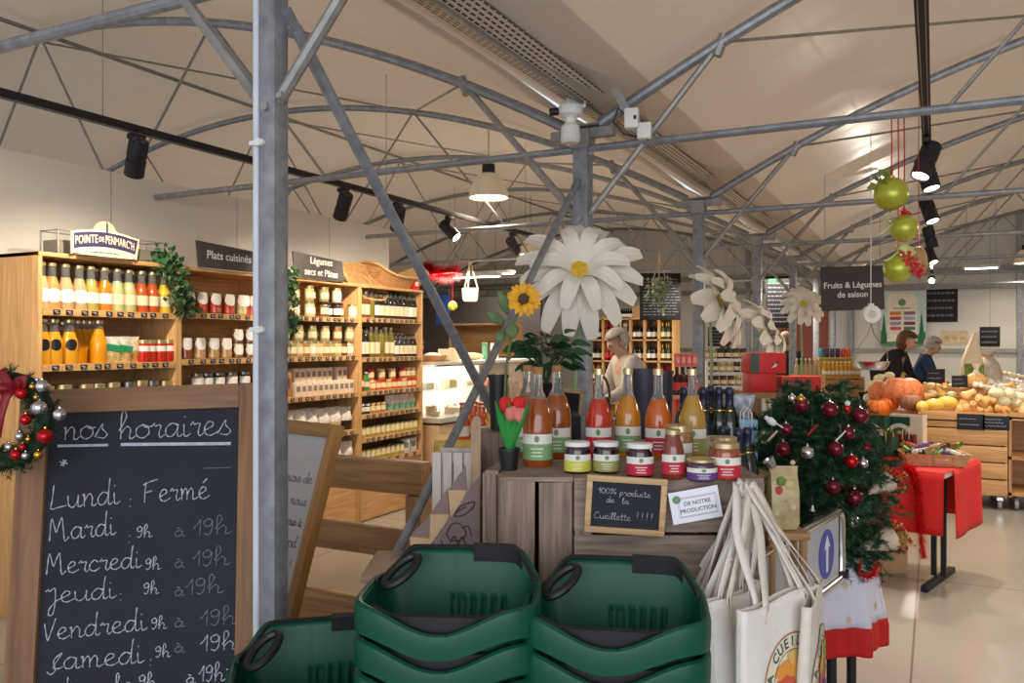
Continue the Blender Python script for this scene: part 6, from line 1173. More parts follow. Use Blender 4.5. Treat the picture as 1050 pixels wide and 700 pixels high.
# green hanging baubles by the track
green = mat('olive_satin_bauble', (176, 178, 62), 0.3, 0.35, vary=0.04); lac = mat('pale_leaf_ribbon', (206, 214, 130), 0.5, trans=0.2); berry = mat('red_berry', (196, 22, 40), 0.2)
for px, py, rp, ptop, lab, extra in [(914, 199, 17, 103, 'highest of the large olive green baubles hanging by the right track', 'cap'), (927, 234, 14, 140, 'middle olive green bauble with red flower and pale leaf', 'leaf'), (921, 275, 14.5, 150, 'lowest olive green bauble with pale ribbon and red berries', 'berries')]:
    p = W(px, py, 3.86); k_ = 3.86/FPX; r = rp*k_; x = thing('hanging_bauble', lab, 'bauble', tuple(p), TH, 'large olive green hanging baubles'); MB().ball((0, 0, 0), r, 32, 20).obj('ball', green, x); MB().cyl((0, 0, r*0.95), (0, 0, r*1.1), r*0.18, seg=12).obj('cap', gold, x)
    zt = 2.63 if extra == 'cap' else 2.63; MB().tube([(0, 0, r*1.05), (0.002, 0, (zt-p.z)*0.6), (0, 0, zt-p.z)], 0.0028, 6).obj('red_ribbon', redb, x); b = MB()
    if extra == 'cap': leaves(b, [Vector((-r*0.5, -r*0.3, r*0.9)), Vector((-r*0.7, 0, r*0.6)), Vector((-0.2*r, 0, r*1.3))], 24, 0.012, 0.05); b.obj('leaf_spray', mat('moss_leaf', (130, 140, 60), 0.6), x)
    else:
        q0 = Vector((-r*1.1, -r*0.4, r*0.1)) if extra == 'leaf' else Vector((-r*0.2, -r*0.6, r*1.1))
        for dx, dz in ((-0.7, -0.6), (-0.2, 0.35), (0.7, 0.4), (0.9, -0.1))[:2 if extra == 'leaf' else 4]: MB().grid(lambda a, c: q0+Vector((dx*r*1.3*a-(c-0.5)*dz*r, -0.01*sin(pi*a), dz*r*0.9*a+(c-0.5)*r*0.7*sin(pi*(0.1+0.85*a)))), 8, 3).obj('ribbon_leaf', lac, x, solid=0.001)
        bb = MB(); n = 16 if extra == 'leaf' else 60
        for k in range(n):
            if extra == 'leaf': v = Vector((rnd.gauss(0, r*0.35), -r*0.3+rnd.gauss(0, 0.01), r*1.0+rnd.gauss(0, r*0.12)))
            else: t = rnd.random(); v = Vector((-r*0.1+r*1.4*t+rnd.gauss(0, r*0.16), -r*0.85+rnd.gauss(0, 0.01), r*1.0-r*1.5*t+rnd.gauss(0, r*0.28)))
            bb.ball(v, 0.0075, 8, 6)
        bb.obj('berries', berry, x)
x = thing('hanging_bauble', 'tan disc ornament half hidden behind the lowest green bauble', 'ornament', tuple(W(942, 268, 4.1)), TH); MB().ball((0, 0, 0), 0.075, 24, 14, (0.55, 0.5, 1)).obj('ball', mat('tan_ball', (176, 134, 86), 0.6), x); MB().cyl((0, 0, 0.07), (0, 0, arch_z(abs(x.location.x-XR))+0.06-x.location.z), 0.002, seg=5).obj('thread', redb, x)

# ---------------------------------------------------------------- giant daisies on the columns
petal_w = mat('daisy_petal', (236, 230, 214), 0.7, vary=0.03, sub=0.0); dc = mat('daisy_centre', (222, 178, 50), 0.8, vary=0.25, scale=60, bump=0.4, bscale=120); stemg = mat('stem_green', (140, 164, 124), 0.6)
def petal_mesh(L, w, curl, droop):
    def fn(a, b):
        u = (a-0.5)*2; prof = (sin(pi*min(1, 0.13+0.80*b)))**0.55*(0.6+0.4*b); x = u*w*0.5*prof; return (x, L*(0.10+0.9*b), curl*sin(pi*b*0.9)*L-droop*b*b*L+0.10*w*(abs(u)**1.5)*prof-0.03*w*cos(3*pi*u)*b)
    return MB().grid(fn, 8, 14).mesh('petal', petal_w)
def daisy(c, nrm, R, label, stem_to=None, n=15, wide=0.34):
    n_ = Vector(nrm).normalized(); rot_ = n_.to_track_quat('Z', 'Y').to_euler(); x = thing('giant_daisy', label, 'artificial flower', tuple(c), 0, 'giant white daisies', rot_)
    p1, p2 = petal_mesh(R, R*wide, 0.16, 0.2), petal_mesh(R*0.74, R*wide*0.85, 0.3, 0.05)
    for k in range(n):
        o = place('petal', p1, x, (0, 0, 0)); o.rotation_euler = (rnd.uniform(-0.22, 0.12), rnd.uniform(-0.15, 0.15), 2*pi*k/n+rnd.uniform(-0.06, 0.06)); o.scale = (1, rnd.uniform(0.88, 1.05), 1)
    for k in range(10):
        o = place('petal', p2, x, (0, 0, R*0.03)); o.rotation_euler = (rnd.uniform(0.05, 0.25), 0, 2*pi*(k+0.5)/10)
    MB().ball((0, 0, R*0.05), R*0.19, 24, 12, (1, 1, 0.45)).obj('flower_centre', dc, x)
    if stem_to is not None:
        q = Matrix(n_.to_track_quat('Z', 'Y').to_matrix()).transposed() @ (Vector(stem_to)-Vector(c)); MB().tube([(0, 0, -0.01), Vector((0, 0, -0.08)).lerp(q, 0.12), q*0.55+Vector((0, 0, -0.02)), q], 0.011, 8).obj('stem', stemg, x)
    return x
V = lambda px, py, zc: tuple(W(px, py, zc))
D1 = W(594, 280, 4.30); daisy(D1, R_*-0.04-F_*0.9+Vector((0, 0, 0.5)), 0.355, 'biggest white daisy high on the second column', W(588, 430, 4.40), 15)
D2 = W(738, 311, 6.4); daisy(D2, R_*0.85-F_*0.45+Vector((0, 0, 0.4)), 0.35, 'white daisy turned sideways on the third column', W(728, 420, 6.6), 14, 0.5)
D3 = W(783, 340, 6.6); daisy(D3, R_*0.85-F_*0.35+Vector((0, 0, 0.5)), 0.30, 'white daisy turned sideways above the red gift boxes', W(790, 440, 6.8), 14, 0.5); D4 = W(823, 312, 8.9); daisy(D4, R_*-0.1-F_*0.9+Vector((0, 0, 0.45)), 0.25, 'small white daisy facing forward left of the fruit sign', W(823, 420, 9.4), 13, 0.42)
# sunflower, dark leafy plant and pots behind the bottles
sf = W(537, 307, 2.95); x = thing('sunflower', 'artificial sunflower on a tall stem behind the apple juice', 'artificial flower', tuple(sf), 0, None, (R_*-0.05-F_*0.95+Vector((0, 0, 0.2))).to_track_quat('Z', 'Y').to_euler()); ymat = mat('sunflower_petal', (232, 166, 28), 0.6, vary=0.15)
pm = MB().grid(lambda a, b: ((a-0.5)*0.022*sin(pi*(0.15+0.83*b))**0.8, 0.022+0.042*b, 0.008*sin(pi*b)), 4, 6).mesh('petal', ymat)
for k in range(34):
    o = place('petal', pm, x, (0, 0, 0.004*(k % 2))); o.rotation_euler = (rnd.uniform(-0.2, 0.35), 0, 2*pi*k/34*2+0.1*(k//17)); o.scale = (1, 0.86 if k % 2 else 1.0, 1)
MB().ball((0, 0, 0.004), 0.027, 20, 10, (1, 1, 0.4)).obj('seed_head', mat('seed_head', (84, 66, 46), 0.9, vary=0.5, scale=200, bump=0.6, bscale=300), x); RM = Matrix(x.rotation_euler.to_matrix()).transposed()
MB().tube([RM @ (Vector(v)-sf) for v in (sf-Vector((0, 0, 0))+F_*0.01, W(527, 330, 2.97), W(519, 375, 2.97), W(517, 430, 2.96), W(517, 458, 2.95))], 0.005, 8).obj('stem', mat('sunflower_stem', (96, 110, 64), 0.6), x)
for a, b_, w_ in (((517, 332), (499, 320), 0.03), ((521, 322), (511, 297), 0.03), ((523, 330), (527, 347), 0.04), ((518, 340), (508, 350), 0.03)):
    p0, p1 = W(*a, 2.96), W(*b_, 2.94); d = p1-p0; s = d.cross(F_).normalized(); MB().grid(lambda u, v: RM @ (p0+d*v+s*(u-0.5)*w_*1.25*sin(pi*(0.06+0.92*v))-F_*0.01*sin(pi*v)-sf), 4, 10).obj('leaf', mat('sunflower_leaf', (88, 112, 66), 0.55, vary=0.25), x, solid=0.001)
pp = W(560, 352, 3.12); x = thing('potted_plant', 'dark green leafy plant in black pot behind the apple juice bottles', 'plant', (pp.x, pp.y, 0), TH)
MB().lathe([(0, 1.32), (0.045, 1.32), (0.06, 1.43), (0.064, 1.435), (0.055, 1.435), (0, 1.42)], 24).obj('pot', black, x); MB().box((0, 0, 0.66), (0.24, 0.24, 1.32)).obj('plinth', blackm, x); lf = MB()
lm_ = lambda q: None
for k in range(80):
    a = rnd.uniform(0, 6.28); e = rnd.uniform(-0.25, 1.0); r0 = rnd.uniform(0.02, 0.11); p = Vector((r0*cos(a), r0*sin(a), 1.53+0.10*max(0, e)*rnd.uniform(0.4, 1)-0.03*(e < 0))); d = Vector((cos(a), sin(a), e*0.6-0.15)).normalized(); s = Matrix.Rotation(rnd.uniform(-1.2, 1.2), 3, d) @ d.cross(Vector((0, 0, 1))).normalized(); L = rnd.uniform(0.045, 0.075)
    lf.grid(lambda u, v: p+d*v*L+s*(u-0.5)*L*0.72*sin(pi*(0.05+0.93*v))**0.7+Vector((0, 0, -0.25*L*v*v+0.12*L*abs(u-0.5)*2)), 4, 7)
lf.obj('foliage', leafd, x); st_ = MB()
for k in range(8): st_.tube([(0, 0, 1.42), (0.02*cos(k), 0.02*sin(k), 1.48), (0.07*cos(k), 0.07*sin(k), 1.53)], 0.004, 5)
st_.obj('stems', mat('plant_stem', (60, 72, 40), 0.7), x)
def bucket(px, pt, pb, wt, wb, zc, lab, m):
    k_ = zc/FPX; p = W(px, pb, zc); x = thing('flower_bucket', lab, 'bucket', tuple(p), TH, None); h = (pb-pt)*k_; MB().lathe([(0, 0), (wb*k_/2, 0), (wt*k_/2, h), (wt*k_/2+0.004, h), (wt*k_/2+0.004, h-0.012), (wt*k_/2-0.004, h-0.002), (wb*k_/2-0.004, 0.01), (0, 0.01)], 28).obj('bucket_body', m, x); MB().box((0, 0, -p.z/2-0.002), (0.2, 0.2, p.z-0.004)).obj('pedestal', crate_z, x)
bucket(511, 384, 440, 20, 16, 3.25, 'black tapered bucket between crossing braces and tulips', black); bucket(660, 378, 448, 24, 16, 3.2, 'slate blue tapered bucket behind the yellow and orange juice', mat('slate_blue', (52, 50, 68), 0.5)); bucket(681, 380, 448, 18, 14, 3.4, 'dark tapered bucket half hidden behind the orange juice', mat('dark_bucket', (34, 32, 40), 0.5))
# small easel board behind the red juice
sbd = thing('small_chalkboard', 'small wood framed easel board between apple juice and red juice', 'chalkboard', tuple(W(581, 428, 3.3)), TH+0.5, None); MB().box((0, 0, 0), (0.10, 0.01, 0.2), (0, 0.12, 0)).obj('slate_panel', slate, sbd)
for sx in (-1, 1): MB().box((sx*0.055, -0.002, 0), (0.014, 0.018, 0.22), (0, 0.12, 0)).obj('frame_stile', fr, sbd)
for sz in (-1, 1): MB().box((sz*0.012, -0.002, sz*0.105), (0.12, 0.018, 0.014), (0, 0.12, 0)).obj('frame_rail', fr, sbd)
MB().box((0, 0.03, -0.11-sbd.location.z/2+0.05), (0.16, 0.05, sbd.location.z-0.1)).obj('stand', crate_z, sbd)

# ---------------------------------------------------------------- sparkling bottles, gift bags, red boxes behind the counter's right end
ct = W(734, 352, 3.7); x = thing('display_table', 'dark display table behind the juice counter carrying sparkling bottles', 'table', (ct.x, ct.y, 0), TH); MB().box((0.0, 0.03, 1.03), (0.40, 0.4, 0.04)).obj('tabletop', oak, x); 
for sx in (-1, 1):
    for sy in (-1, 1): MB().box((sx*0.17, 0.03+sy*0.17, 0.505), (0.04, 0.04, 1.01)).obj('leg', oakz, x)
CHP = Proto('sparkling_bottle', 'bottle'); CHP.add('glass_body', MB().lathe([(0, 0), (0.042, 0), (0.044, 0.01), (0.044, 0.16), (0.035, 0.21), (0.018, 0.25), (0.016, 0.27), (0, 0.27)], 20).mesh('glass_body', mat('dark_green_glass', (22, 34, 24), 0.1, coat=0.6))); CHP.add('foil_neck', MB().lathe([(0.0265, 0.225), (0.0175, 0.25), (0.0165, 0.29), (0.0195, 0.295), (0.019, 0.315), (0.012, 0.325), (0, 0.325)], 18, cap=False).mesh('foil_neck', mat('navy_foil', (56, 60, 82), 0.35, 0.5))); CHP.add('neck_ring', MB().lathe([(0.0275, 0.222), (0.027, 0.232)], 18, cap=False).mesh('neck_ring', gold)); CHP.add('label', arcband(0.0445, 0.05, 0.13, 1.2).mesh('label', mat('champ_label', (206, 196, 170), 0.6)))
for i, (px, zc, lab) in enumerate([(701, 3.62, 'sparkling bottle showing left of the pale juice bottle'), (721, 3.62, 'first sparkling bottle right of the pale juice'), (729, 3.74, 'second sparkling bottle right of the pale juice'), (737, 3.62, 'third sparkling bottle right of the pale juice'), (748, 3.60, 'rightmost tall sparkling bottle beside the blue gift bag')]): CHP.spawn((*W(px, 352, zc).xy, 1.051), TH, lab, 'sparkling bottles', 1.05)
for i, (px, zc, lab) in enumerate([(741, 3.3, 'low sparkling bottle left of the tree, behind the tomato jar'), (757, 3.2, 'low sparkling bottle left of the tree, middle one'), (766, 3.25, 'low sparkling bottle touching the left of the tree')]): CHP.spawn((*W(px, 352, zc).xy, 0.93), TH, lab, 'low sparkling bottles', 1.0)
x = thing('display_table', 'low bench left of the Christmas tree carrying three bottles', 'table', (*W(755, 352, 3.25).xy, 0), TH); MB().box((0, 0, 0.914), (0.24, 0.16, 0.03)).obj('tabletop', oak, x)
for sx in (-1, 1): MB().box((sx*0.1, 0, 0.45), (0.03, 0.14, 0.9)).obj('leg', oakz, x)
gift((*W(765, 352, 3.62).xy, 1.051), TH, 0.085, 0.05, 0.20, (150, 196, 226), 'pale blue gift bag right of the sparkling bottles', False, True, white)
x = thing('cellophane_bouquet', 'cellophane wrapped gift with orange and blue print behind the blue bag', 'gift', (*W(757, 352, 3.75).xy, 1.051), TH); MB().lathe([(0.03, 0), (0.05, 0.1), (0.04, 0.18), (0.075, 0.28), (0.07, 0.3)], 12, cap=False).obj('cellophane', mat('cellophane', (196, 206, 216), 0.12, trans=0.5, vary=0.3, scale=40), x)
for k in range(6): MB().box((0.03*cos(k), 0.03*sin(k), 0.14+0.02*k), (0.03, 0.03, 0.08), (0.2*k, 0.1, k), 0.003).obj('wrapped_item', mat('celo%d' % (k % 3), ((206, 140, 60), (70, 100, 160), (220, 220, 224))[k % 3], 0.4), x)
rs = W(803, 352, 4.35); x = thing('display_table', 'tall crate bench behind the tree carrying red gift boxes', 'table', (rs.x, rs.y, 0), TH); MB().box((0.02, 0.05, 1.315), (0.44, 0.3, 0.03)).obj('tabletop', oak, x)
for sx in (-1, 1): MB().box((sx*0.18+0.02, 0.05, 0.65), (0.04, 0.26, 1.30)).obj('leg', oakz, x)
redp = mat('red_carton', (206, 40, 34), 0.5, vary=0.05); k_ = 4.3/FPX
def rbox(px0, px1, zb, hpx, lab, end=False, zc=4.3, mark=True):
    p = W((px0+px1)/2, 352, zc); w = (px1-px0)*k_; h = hpx*k_; x = thing('gift_box', lab, 'box', (p.x, p.y, zb), TH+0.04, 'red gift boxes'); MB().box((0, 0.04, h/2), (w, 0.14, h), bev=0.002).obj('carton', redp, x)
    if end: MB().box((-w/2+w*0.13, -0.031, h/2), (w*0.24, 0.002, h*0.96)).obj('dark_end', mat('green_end', (70, 84, 74), 0.5), x)
    if mark:
        b = MB(); s = h*0.3; b.poly([(w*0.2+u*s, -0.0325, h*0.42+v*s) for u, v in ((-0.7, -0.5), (0.1, -0.3), (0.7, 0.9), (0.35, 0.2), (0.0, 0.3), (-0.2, -0.1))]).obj('white_bird_mark', white, x)
    return h
zb = 1.331; h0 = rbox(768, 794, zb, 19, 'lower left red gift box of the pile behind the tree', mark=False); rbox(799, 840, zb, 16, 'wide low red gift box at right of the pile', mark=False, zc=4.3); rbox(767, 804, zb+h0+0.001, 21, 'top red gift box with white bird mark', True)
# camera and boxes near the second column's head
sg_ = W(585, 124, 4.35); x = thing('beacon', 'white cone shaped sounder hanging left of the second column head', 'sensor', tuple(sg_), TH); MB().lathe([(0, 0.075), (0.062, 0.075), (0.066, 0.06), (0.062, 0.03), (0.03, 0.015), (0.028, -0.01), (0.048, -0.03), (0.052, -0.1), (0.04, -0.115), (0, -0.115)], 24).obj('housing', white, x); MB().cyl((-0.06, 0, 0.05), (-0.11, 0, 0.045), 0.02, seg=12).obj('lens_barrel', black, x); MB().box((0.03, 0.03, 0.1), (0.1, 0.03, 0.05)).obj('mount', white, x)
x = thing('junction_box', 'white junction box with black switch on the gutter right of the column head', 'junction box', tuple(W(648, 122, 4.2)), TH-0.3); MB().box((0, 0, 0), (0.07, 0.06, 0.10), bev=0.006).box((0.06, 0.02, -0.06), (0.07, 0.05, 0.08), bev=0.006).obj('box_body', white, x); MB().box((-0.04, 0.03, 0.07), (0.04, 0.02, 0.22), (0, -0.5, 0)).obj('bracket', galvd, x); MB().box((0.02, -0.032, 0), (0.014, 0.004, 0.02)).obj('switch', black, x); MB().tube([(-0.03, 0, 0.02), (-0.07, 0, 0.06), (-0.10, 0.03, 0.0), (-0.05, 0.05, -0.06), (0.08, 0.03, -0.1)], 0.005, 6).obj('cable', black, x)
# ---------------------------------------------------------------- delicatessen counter beyond the shelves
cX = -4.45; dl = thing('delicatessen_counter', 'glass fronted delicatessen counter beyond the pine shelves', 'counter', (cX, 7.2, 0)); LY = 2.3
MB().box((-0.45, LY/2, 0.375), (0.9, LY, 0.75)).obj('base_cabinet', mat('counter_front', (206, 176, 140), 0.5), dl); MB().box((-0.45, LY/2, 0.80), (0.94, LY+0.04, 0.05)).obj('display_floor', mat('counter_steel', (206, 204, 200), 0.3, 0.4), dl)
MB().box((-0.85, LY/2, 1.05), (0.05, LY, 0.5)).obj('rear_wall', mat('counter_white', (224, 220, 212), 0.4), dl); MB().box((-0.42, LY/2, 1.09), (0.34, LY-0.06, 0.014)).obj('glass_shelf', clear, dl); MB().box((-0.35, LY/2, 1.375), (0.62, LY+0.04, 0.03)).obj('top_shelf', mat('counter_top', (214, 208, 198), 0.35), dl)
MB().box((-0.04, LY/2, 1.09), (0.008, LY-0.04, 0.55), (0, -0.12, 0)).obj('front_glass', mat('counter_glass', (240, 244, 242), 0.03, trans=0.96, ior=1.05), dl)
lamp('counter_fill', 'AREA', (cX-0.4, 7.2+LY/2, 1.35), 26, SOFT, 0.3, (cX-0.4, 7.2+LY/2, 0), size_y=LY*0.9)  # unseen fill light added under the top shelf to brighten the display
for y in (0.01, LY-0.01): MB().box((-0.45, y, 1.09), (0.8, 0.015, 0.55)).obj('side_glass', mat('counter_glass', (240, 244, 242), 0.03, trans=0.96, ior=1.05), dl)
chm = [mat('cheese%d' % i, c, 0.5) for i, c in enumerate([(232, 214, 160), (236, 226, 200), (206, 170, 110), (190, 120, 90), (220, 190, 150)])]
for i in range(20):
    lv = i % 2; y = 7.35+0.105*i; x0 = cX-0.2-0.12*lv-0.1*((i//2) % 2); z = 0.826 if lv == 0 else 1.098
    x = thing('cheese', f'{ORD[i]} cheese along the delicatessen counter, {"lower tray" if lv == 0 else "glass shelf"}', 'cheese', (x0, y, z), i*0.8, 'cheeses in the counter')
    b = MB(); b.prism([(0, 0)]+[(0.085*cos(t), 0.085*sin(t)) for t in [0.2+k*0.22*(1+(i % 3)) for k in range(6)]], 0.05+0.02*(i % 3)); b.obj('cheese_body', chm[i % 5], x); MB().box((0.04, 0.03, 0.08), (0.004, 0.04, 0.03)).obj('price_flag', lab_w, x)
x = thing('bread_basket', 'shallow basket on the counter top at left', 'basket', (cX-0.25, 7.45, 1.391)); MB().lathe([(0, 0), (0.1, 0), (0.15, 0.06), (0.155, 0.065), (0.145, 0.06), (0.09, 0.012), (0, 0.012)], 28).obj('woven_bowl', wick, x); MB().ball((0, 0, 0.05), 0.09, 16, 10, (1.1, 1, 0.5)).obj('napkin', paper, x)
for i, (px, w_, h_, c, lab) in enumerate([(457, 0.15, 0.13, (222, 206, 170), 'cream paper bags standing on the counter top'), (466, 0.11, 0.14, (228, 214, 184), 'second cream paper bag on the counter top'), (497, 0.06, 0.2, (90, 160, 130), 'green printed leaflet box on the counter top'), (507, 0.09, 0.19, (214, 208, 200), 'white canister on the counter top by the cross brace')]):
    Y_ = y_on(px, cX-0.2); x = thing('counter_box', lab, 'box', (cX-0.2, Y_, 1.391), 0.3); MB().box((0, 0, h_/2), (w_, w_*0.6, h_), bev=0.004).obj('box_body', mat('cbox%d' % i, c, 0.6), x); MB().box((0.0, -w_*0.3-0.001, h_*0.55), (w_*0.7, 0.002, h_*0.5)).obj('printed_face', mat('cprint%d' % i, tuple(min(255, int(v*0.8+50)) for v in c), 0.6), x)
MB_ = thing('bread_loaf', 'pale heap of bread on the counter top between the braces', 'bread', (cX-0.25, y_on(483, cX-0.25), 1.391), 0.4); MB().ball((0, 0, 0.04), 0.09, 16, 10, (1.6, 0.8, 0.5)).obj('crust', mat('bread', (214, 190, 150), 0.8, vary=0.2), MB_)
# small table with yellow cloth and carrot soup bottles
yt = W(484, 352, 5.5); x = thing('side_table', 'small table under a yellow cloth behind the stepped display', 'table', (yt.x, yt.y, 0), TH); MB().box((0, 0, 0.94), (0.44, 0.3, 0.03)).obj('tabletop', oak, x)
for sx in (-1, 1):
    for sy in (-1, 1): MB().box((sx*0.19, sy*0.12, 0.462), (0.03, 0.03, 0.924)).obj('leg', oakz, x)
x = thing('tablecloth', 'yellow checked cloth hanging over the small table', 'tablecloth', (yt.x, yt.y, 0.956), TH); yc = mat('yellow_cloth', (226, 196, 110), 0.8, vary=0.12, scale=30); MB().box((0, 0, 0.003), (0.46, 0.32, 0.006)).obj('cloth_top', yc, x); MB().grid(lambda a, b: ((a-0.5)*0.46, -0.162-0.012*b*(1+sin(a*22)), -0.22*b), 30, 6).obj('front_drop', yc, x, solid=0.002); MB().grid(lambda a, b: (-0.232-0.012*b*(1+sin(a*16)), (a-0.5)*0.32, -0.22*b), 20, 6).obj('side_drop', yc, x, solid=0.002)
CSB = bottle('carrot_soup', (226, 96, 20), mat('orange_cap', (206, 70, 30), 0.4), lab_w, H=0.235, R=0.044, neck=0.021, sh=0.42, fillh=0.88, lz=(0.08, 0.36)); CSY = bottle('corn_soup', (226, 178, 70), white_lid, lab_c, H=0.21, R=0.042, neck=0.02, sh=0.4, fillh=0.85, lz=(0.08, 0.36))
for px, zc, P, lab in ((475, 5.42, CSB, 'leftmost carrot orange soup bottle on the yellow cloth'), (486, 5.55, CSB, 'carrot orange soup bottle behind the cross brace on the yellow cloth'), (494, 5.42, CSB, 'right carrot orange soup bottle on the yellow cloth'), (502, 5.42, CSY, 'pale yellow soup bottle at right of the orange ones')): P.spawn((*W(px, 352, zc).xy, 0.963), TH, lab, 'soup bottles on the yellow cloth')

# ---------------------------------------------------------------- wine wall far back
WY = 14.3; wx0, wx1 = x_on(604, WY), x_on(690, WY); ww = wx1-wx0
ws = thing('wine_shelf', 'far pine wine shelf of cubbyholes behind the older woman', 'shelf unit', ((wx0+wx1)/2, WY, 0)); NC, RW = 6, [0.12, 0.5, 0.88, 1.26, 1.64, 2.02]
for i in range(NC+1): MB().box((-ww/2+ww*i/NC, 0.2, 1.03), (0.03, 0.4, 2.06)).obj('upright', pinez, ws)
for z in RW: MB().box((0, 0.2, z), (ww, 0.4, 0.025)).obj('shelf', pine, ws)
MB().box((0, 0.395, 1.03), (ww, 0.012, 2.05)).obj('back_panel', pine, ws)
def tiny_bottle(nm, c, lab, foil, H=0.29): return Proto('wine_bottle', 'bottle').add('wine_bottle', MB().lathe([(0, 0), (0.037, 0), (0.037, 0.19), (0.014, 0.225), (0, 0.225)], 10).m(1).lathe([(0.014, 0.22), (0.0155, 0.29), (0, 0.29)], 8).m(2).lathe([(0.0382, 0.05), (0.0382, 0.13)], 10, cap=False).mesh('wine_bottle', [mat('wine_'+nm, c, 0.15), foil, lab]))
TB = [tiny_bottle('black', (20, 22, 18), lab_w, black_lid), tiny_bottle('red', (120, 20, 26), mat('red_wine_label', (206, 60, 60), 0.6), redb), tiny_bottle('green', (50, 66, 34), lab_c, gold), tiny_bottle('white', (150, 140, 80), lab_w, white_lid)]
ct_ = 0
for rI, z in enumerate(RW[:5]):
    if z < 0.4: continue
    for cI in range(NC):
        for k in range(4):
            P = TB[[0, 1, 3, 0, 0, 2][cI] if rI > 2 else [0, 1, 2, 0, 0, 0][(cI+rI) % 6]]; P.spawn((wx0+ww*(cI+(k+0.5)/4*0.84+0.08)/NC, WY+0.1+0.05*(k % 2), z+0.013), 0, f'{ORD[k]} wine bottle in cubby column {ORD[cI]}, {["bottom", "bottom", "third", "second", "top"][rI]} row of the far wine wall', 'wine bottles on the far wall')
for k in range(9): TB[0].spawn((x_on(628+k*2.3, WY), WY+0.15, 2.035), 0, f'{ORD[k]} bottle standing on top of the wine wall', 'bottles on top of the wine wall', (1, 1, 0.6))
x = thing('carton', 'tan carton on top of the wine wall by the big daisy', 'box', (x_on(652, WY), WY+0.2, 2.033)); MB().box((0, 0, 0.11), (0.2, 0.2, 0.22), bev=0.004).obj('card_body', kraft, x); MB().box((0, 0, 0.2205), (0.04, 0.2, 0.001)).obj('packing_tape', mat('tape', (176, 134, 88), 0.3), x)

def menu(px0, px1, py0, py1, zc, lab, rows, rz=TH, wires=True, y=None, head=None):
    p = W((px0+px1)/2, (py0+py1)/2, zc); w = (px1-px0)/FPX*zc; h = (py1-py0)/FPX*zc
    if y is not None: f = y/p.y; p = Vector((0, 0, EYE))+(p-Vector((0, 0, EYE)))*f; w *= f; h *= f
    x = thing('menu_board', lab, 'chalkboard', tuple(p), rz, None); MB().box((0, 0, 0), (w, 0.02, h), bev=0.002).obj('slate', mat('menu_black', (26, 24, 24), 0.7), x)
    for i in range(rows):
        z = h*(0.40-0.82*(i+0.5)/rows); b = MB(); xx = -w*0.42
        while xx < w*0.36: L_ = rnd.uniform(0.05, 0.16)*w; b.box((xx+L_/2, -0.011, z), (L_, 0.002, h*0.24/rows)); xx += L_+0.03*w
        b.obj('chalk_line', chalkdim, x)
    if head: MB().box((-w*0.25, -0.012, h*0.41), (w*0.3, 0.003, h*0.09), bev=0.001).obj('green_sticker', mat('sticker_green', (50, 150, 70), 0.5), x)
    if wires:
        for sx in (-1, 1): MB().cyl((sx*w*0.4, 0, h/2), (sx*w*0.4, 0, arch_z(min(abs(p.x-XR), 2*HALF-0.2))+0.08-p.z), 0.004, seg=5).obj('hanging_wire', galvd, x)
    return x
menu(656, 698, 280, 328, 13.0, 'black chalk menu hanging behind the hanging fern', 13); menu(785, 812, 283, 336, 12.5, 'black chalk menu with green sticker behind the small daisies', 10, head=True); menu(726, 746, 335, 355, 12.0, 'black slate under the sideways daisy', 5)
menu(950, 980, 293, 330, 16, 'black price board on the back wall right of the poster', 4, 0, False, 17.488); menu(1006, 1024, 335, 355, 16, 'small black slate on the back wall at far right', 3, 0, False, 17.488)
# poster
pp_ = W(926, 326, 16.5); f = 17.40/pp_.y; pp_ = Vector((0, 0, EYE))+(pp_-Vector((0, 0, EYE)))*f; k_ = 16.5*f/FPX; x = thing('poster', 'large illustrated poster with coloured pills on the back wall', 'poster', tuple(pp_), 0.0)
MB().box((0, 0, 0), (43*k_, 0.02, 56*k_)).obj('backing', mat('poster_sky', (196, 214, 214), 0.6), x); MB().prism([(-21*k_, -28*k_), (21*k_, -28*k_), (21*k_, -14*k_), (10*k_, -18*k_), (-8*k_, -20*k_), (-21*k_, -12*k_)], 0.002, Matrix.Translation((0, -0.011, 0)) @ RX).obj('green_hills', mat('poster_green', (70, 140, 86), 0.6), x)
for sx, s in ((17, 1), (-18, 0.8)): MB().prism([((sx-3.2)*k_, -26*k_), ((sx+3.2)*k_, -26*k_), (sx*k_, (8*s)*k_)], 0.002, Matrix.Translation((0, -0.013, 0)) @ RX).obj('tall_tree', mat('poster_tree', (40, 104, 70), 0.6), x)
MB().prism([(v[0]*k_, v[1]*k_) for v in [(-15, -24), (13, -24), (13, 20)]+[(13-6*(1-cos(t)), 20+5*sin(t)) for t in (0.4, 0.8, 1.2, 1.57)]+[(-9-6*sin(t), 20+5*cos(t)) for t in (0, 0.4, 0.8, 1.2, 1.57)]], 0.003, Matrix.Translation((0, -0.014, 0)) @ RX).obj('cream_field', mat('poster_cream', (230, 224, 204), 0.6), x)
pc_ = [(214, 120, 50), (150, 100, 130), (176, 70, 76), (150, 170, 190), (140, 150, 180), (120, 60, 110), (206, 84, 70), (70, 120, 80)]
for i, c in enumerate(pc_): MB().box(((-8+13*(i % 2)+1)*k_, -0.019, (5-5.2*(i//2))*k_), (10.5*k_, 0.004, 3.4*k_), bev=0.0015).obj('coloured_pill', mat('pill%d' % i, c, 0.6), x)
MB().cyl((-1*k_, -0.0175, 16*k_), (-1*k_, -0.019, 16*k_), 3.6*k_, seg=20).obj('round_logo', mat('logo_green', (110, 146, 104), 0.6), x); MB().box((-1*k_, -0.0185, 10*k_), (16*k_, 0.002, 0.8*k_)).obj('printed_line', inkg, x)
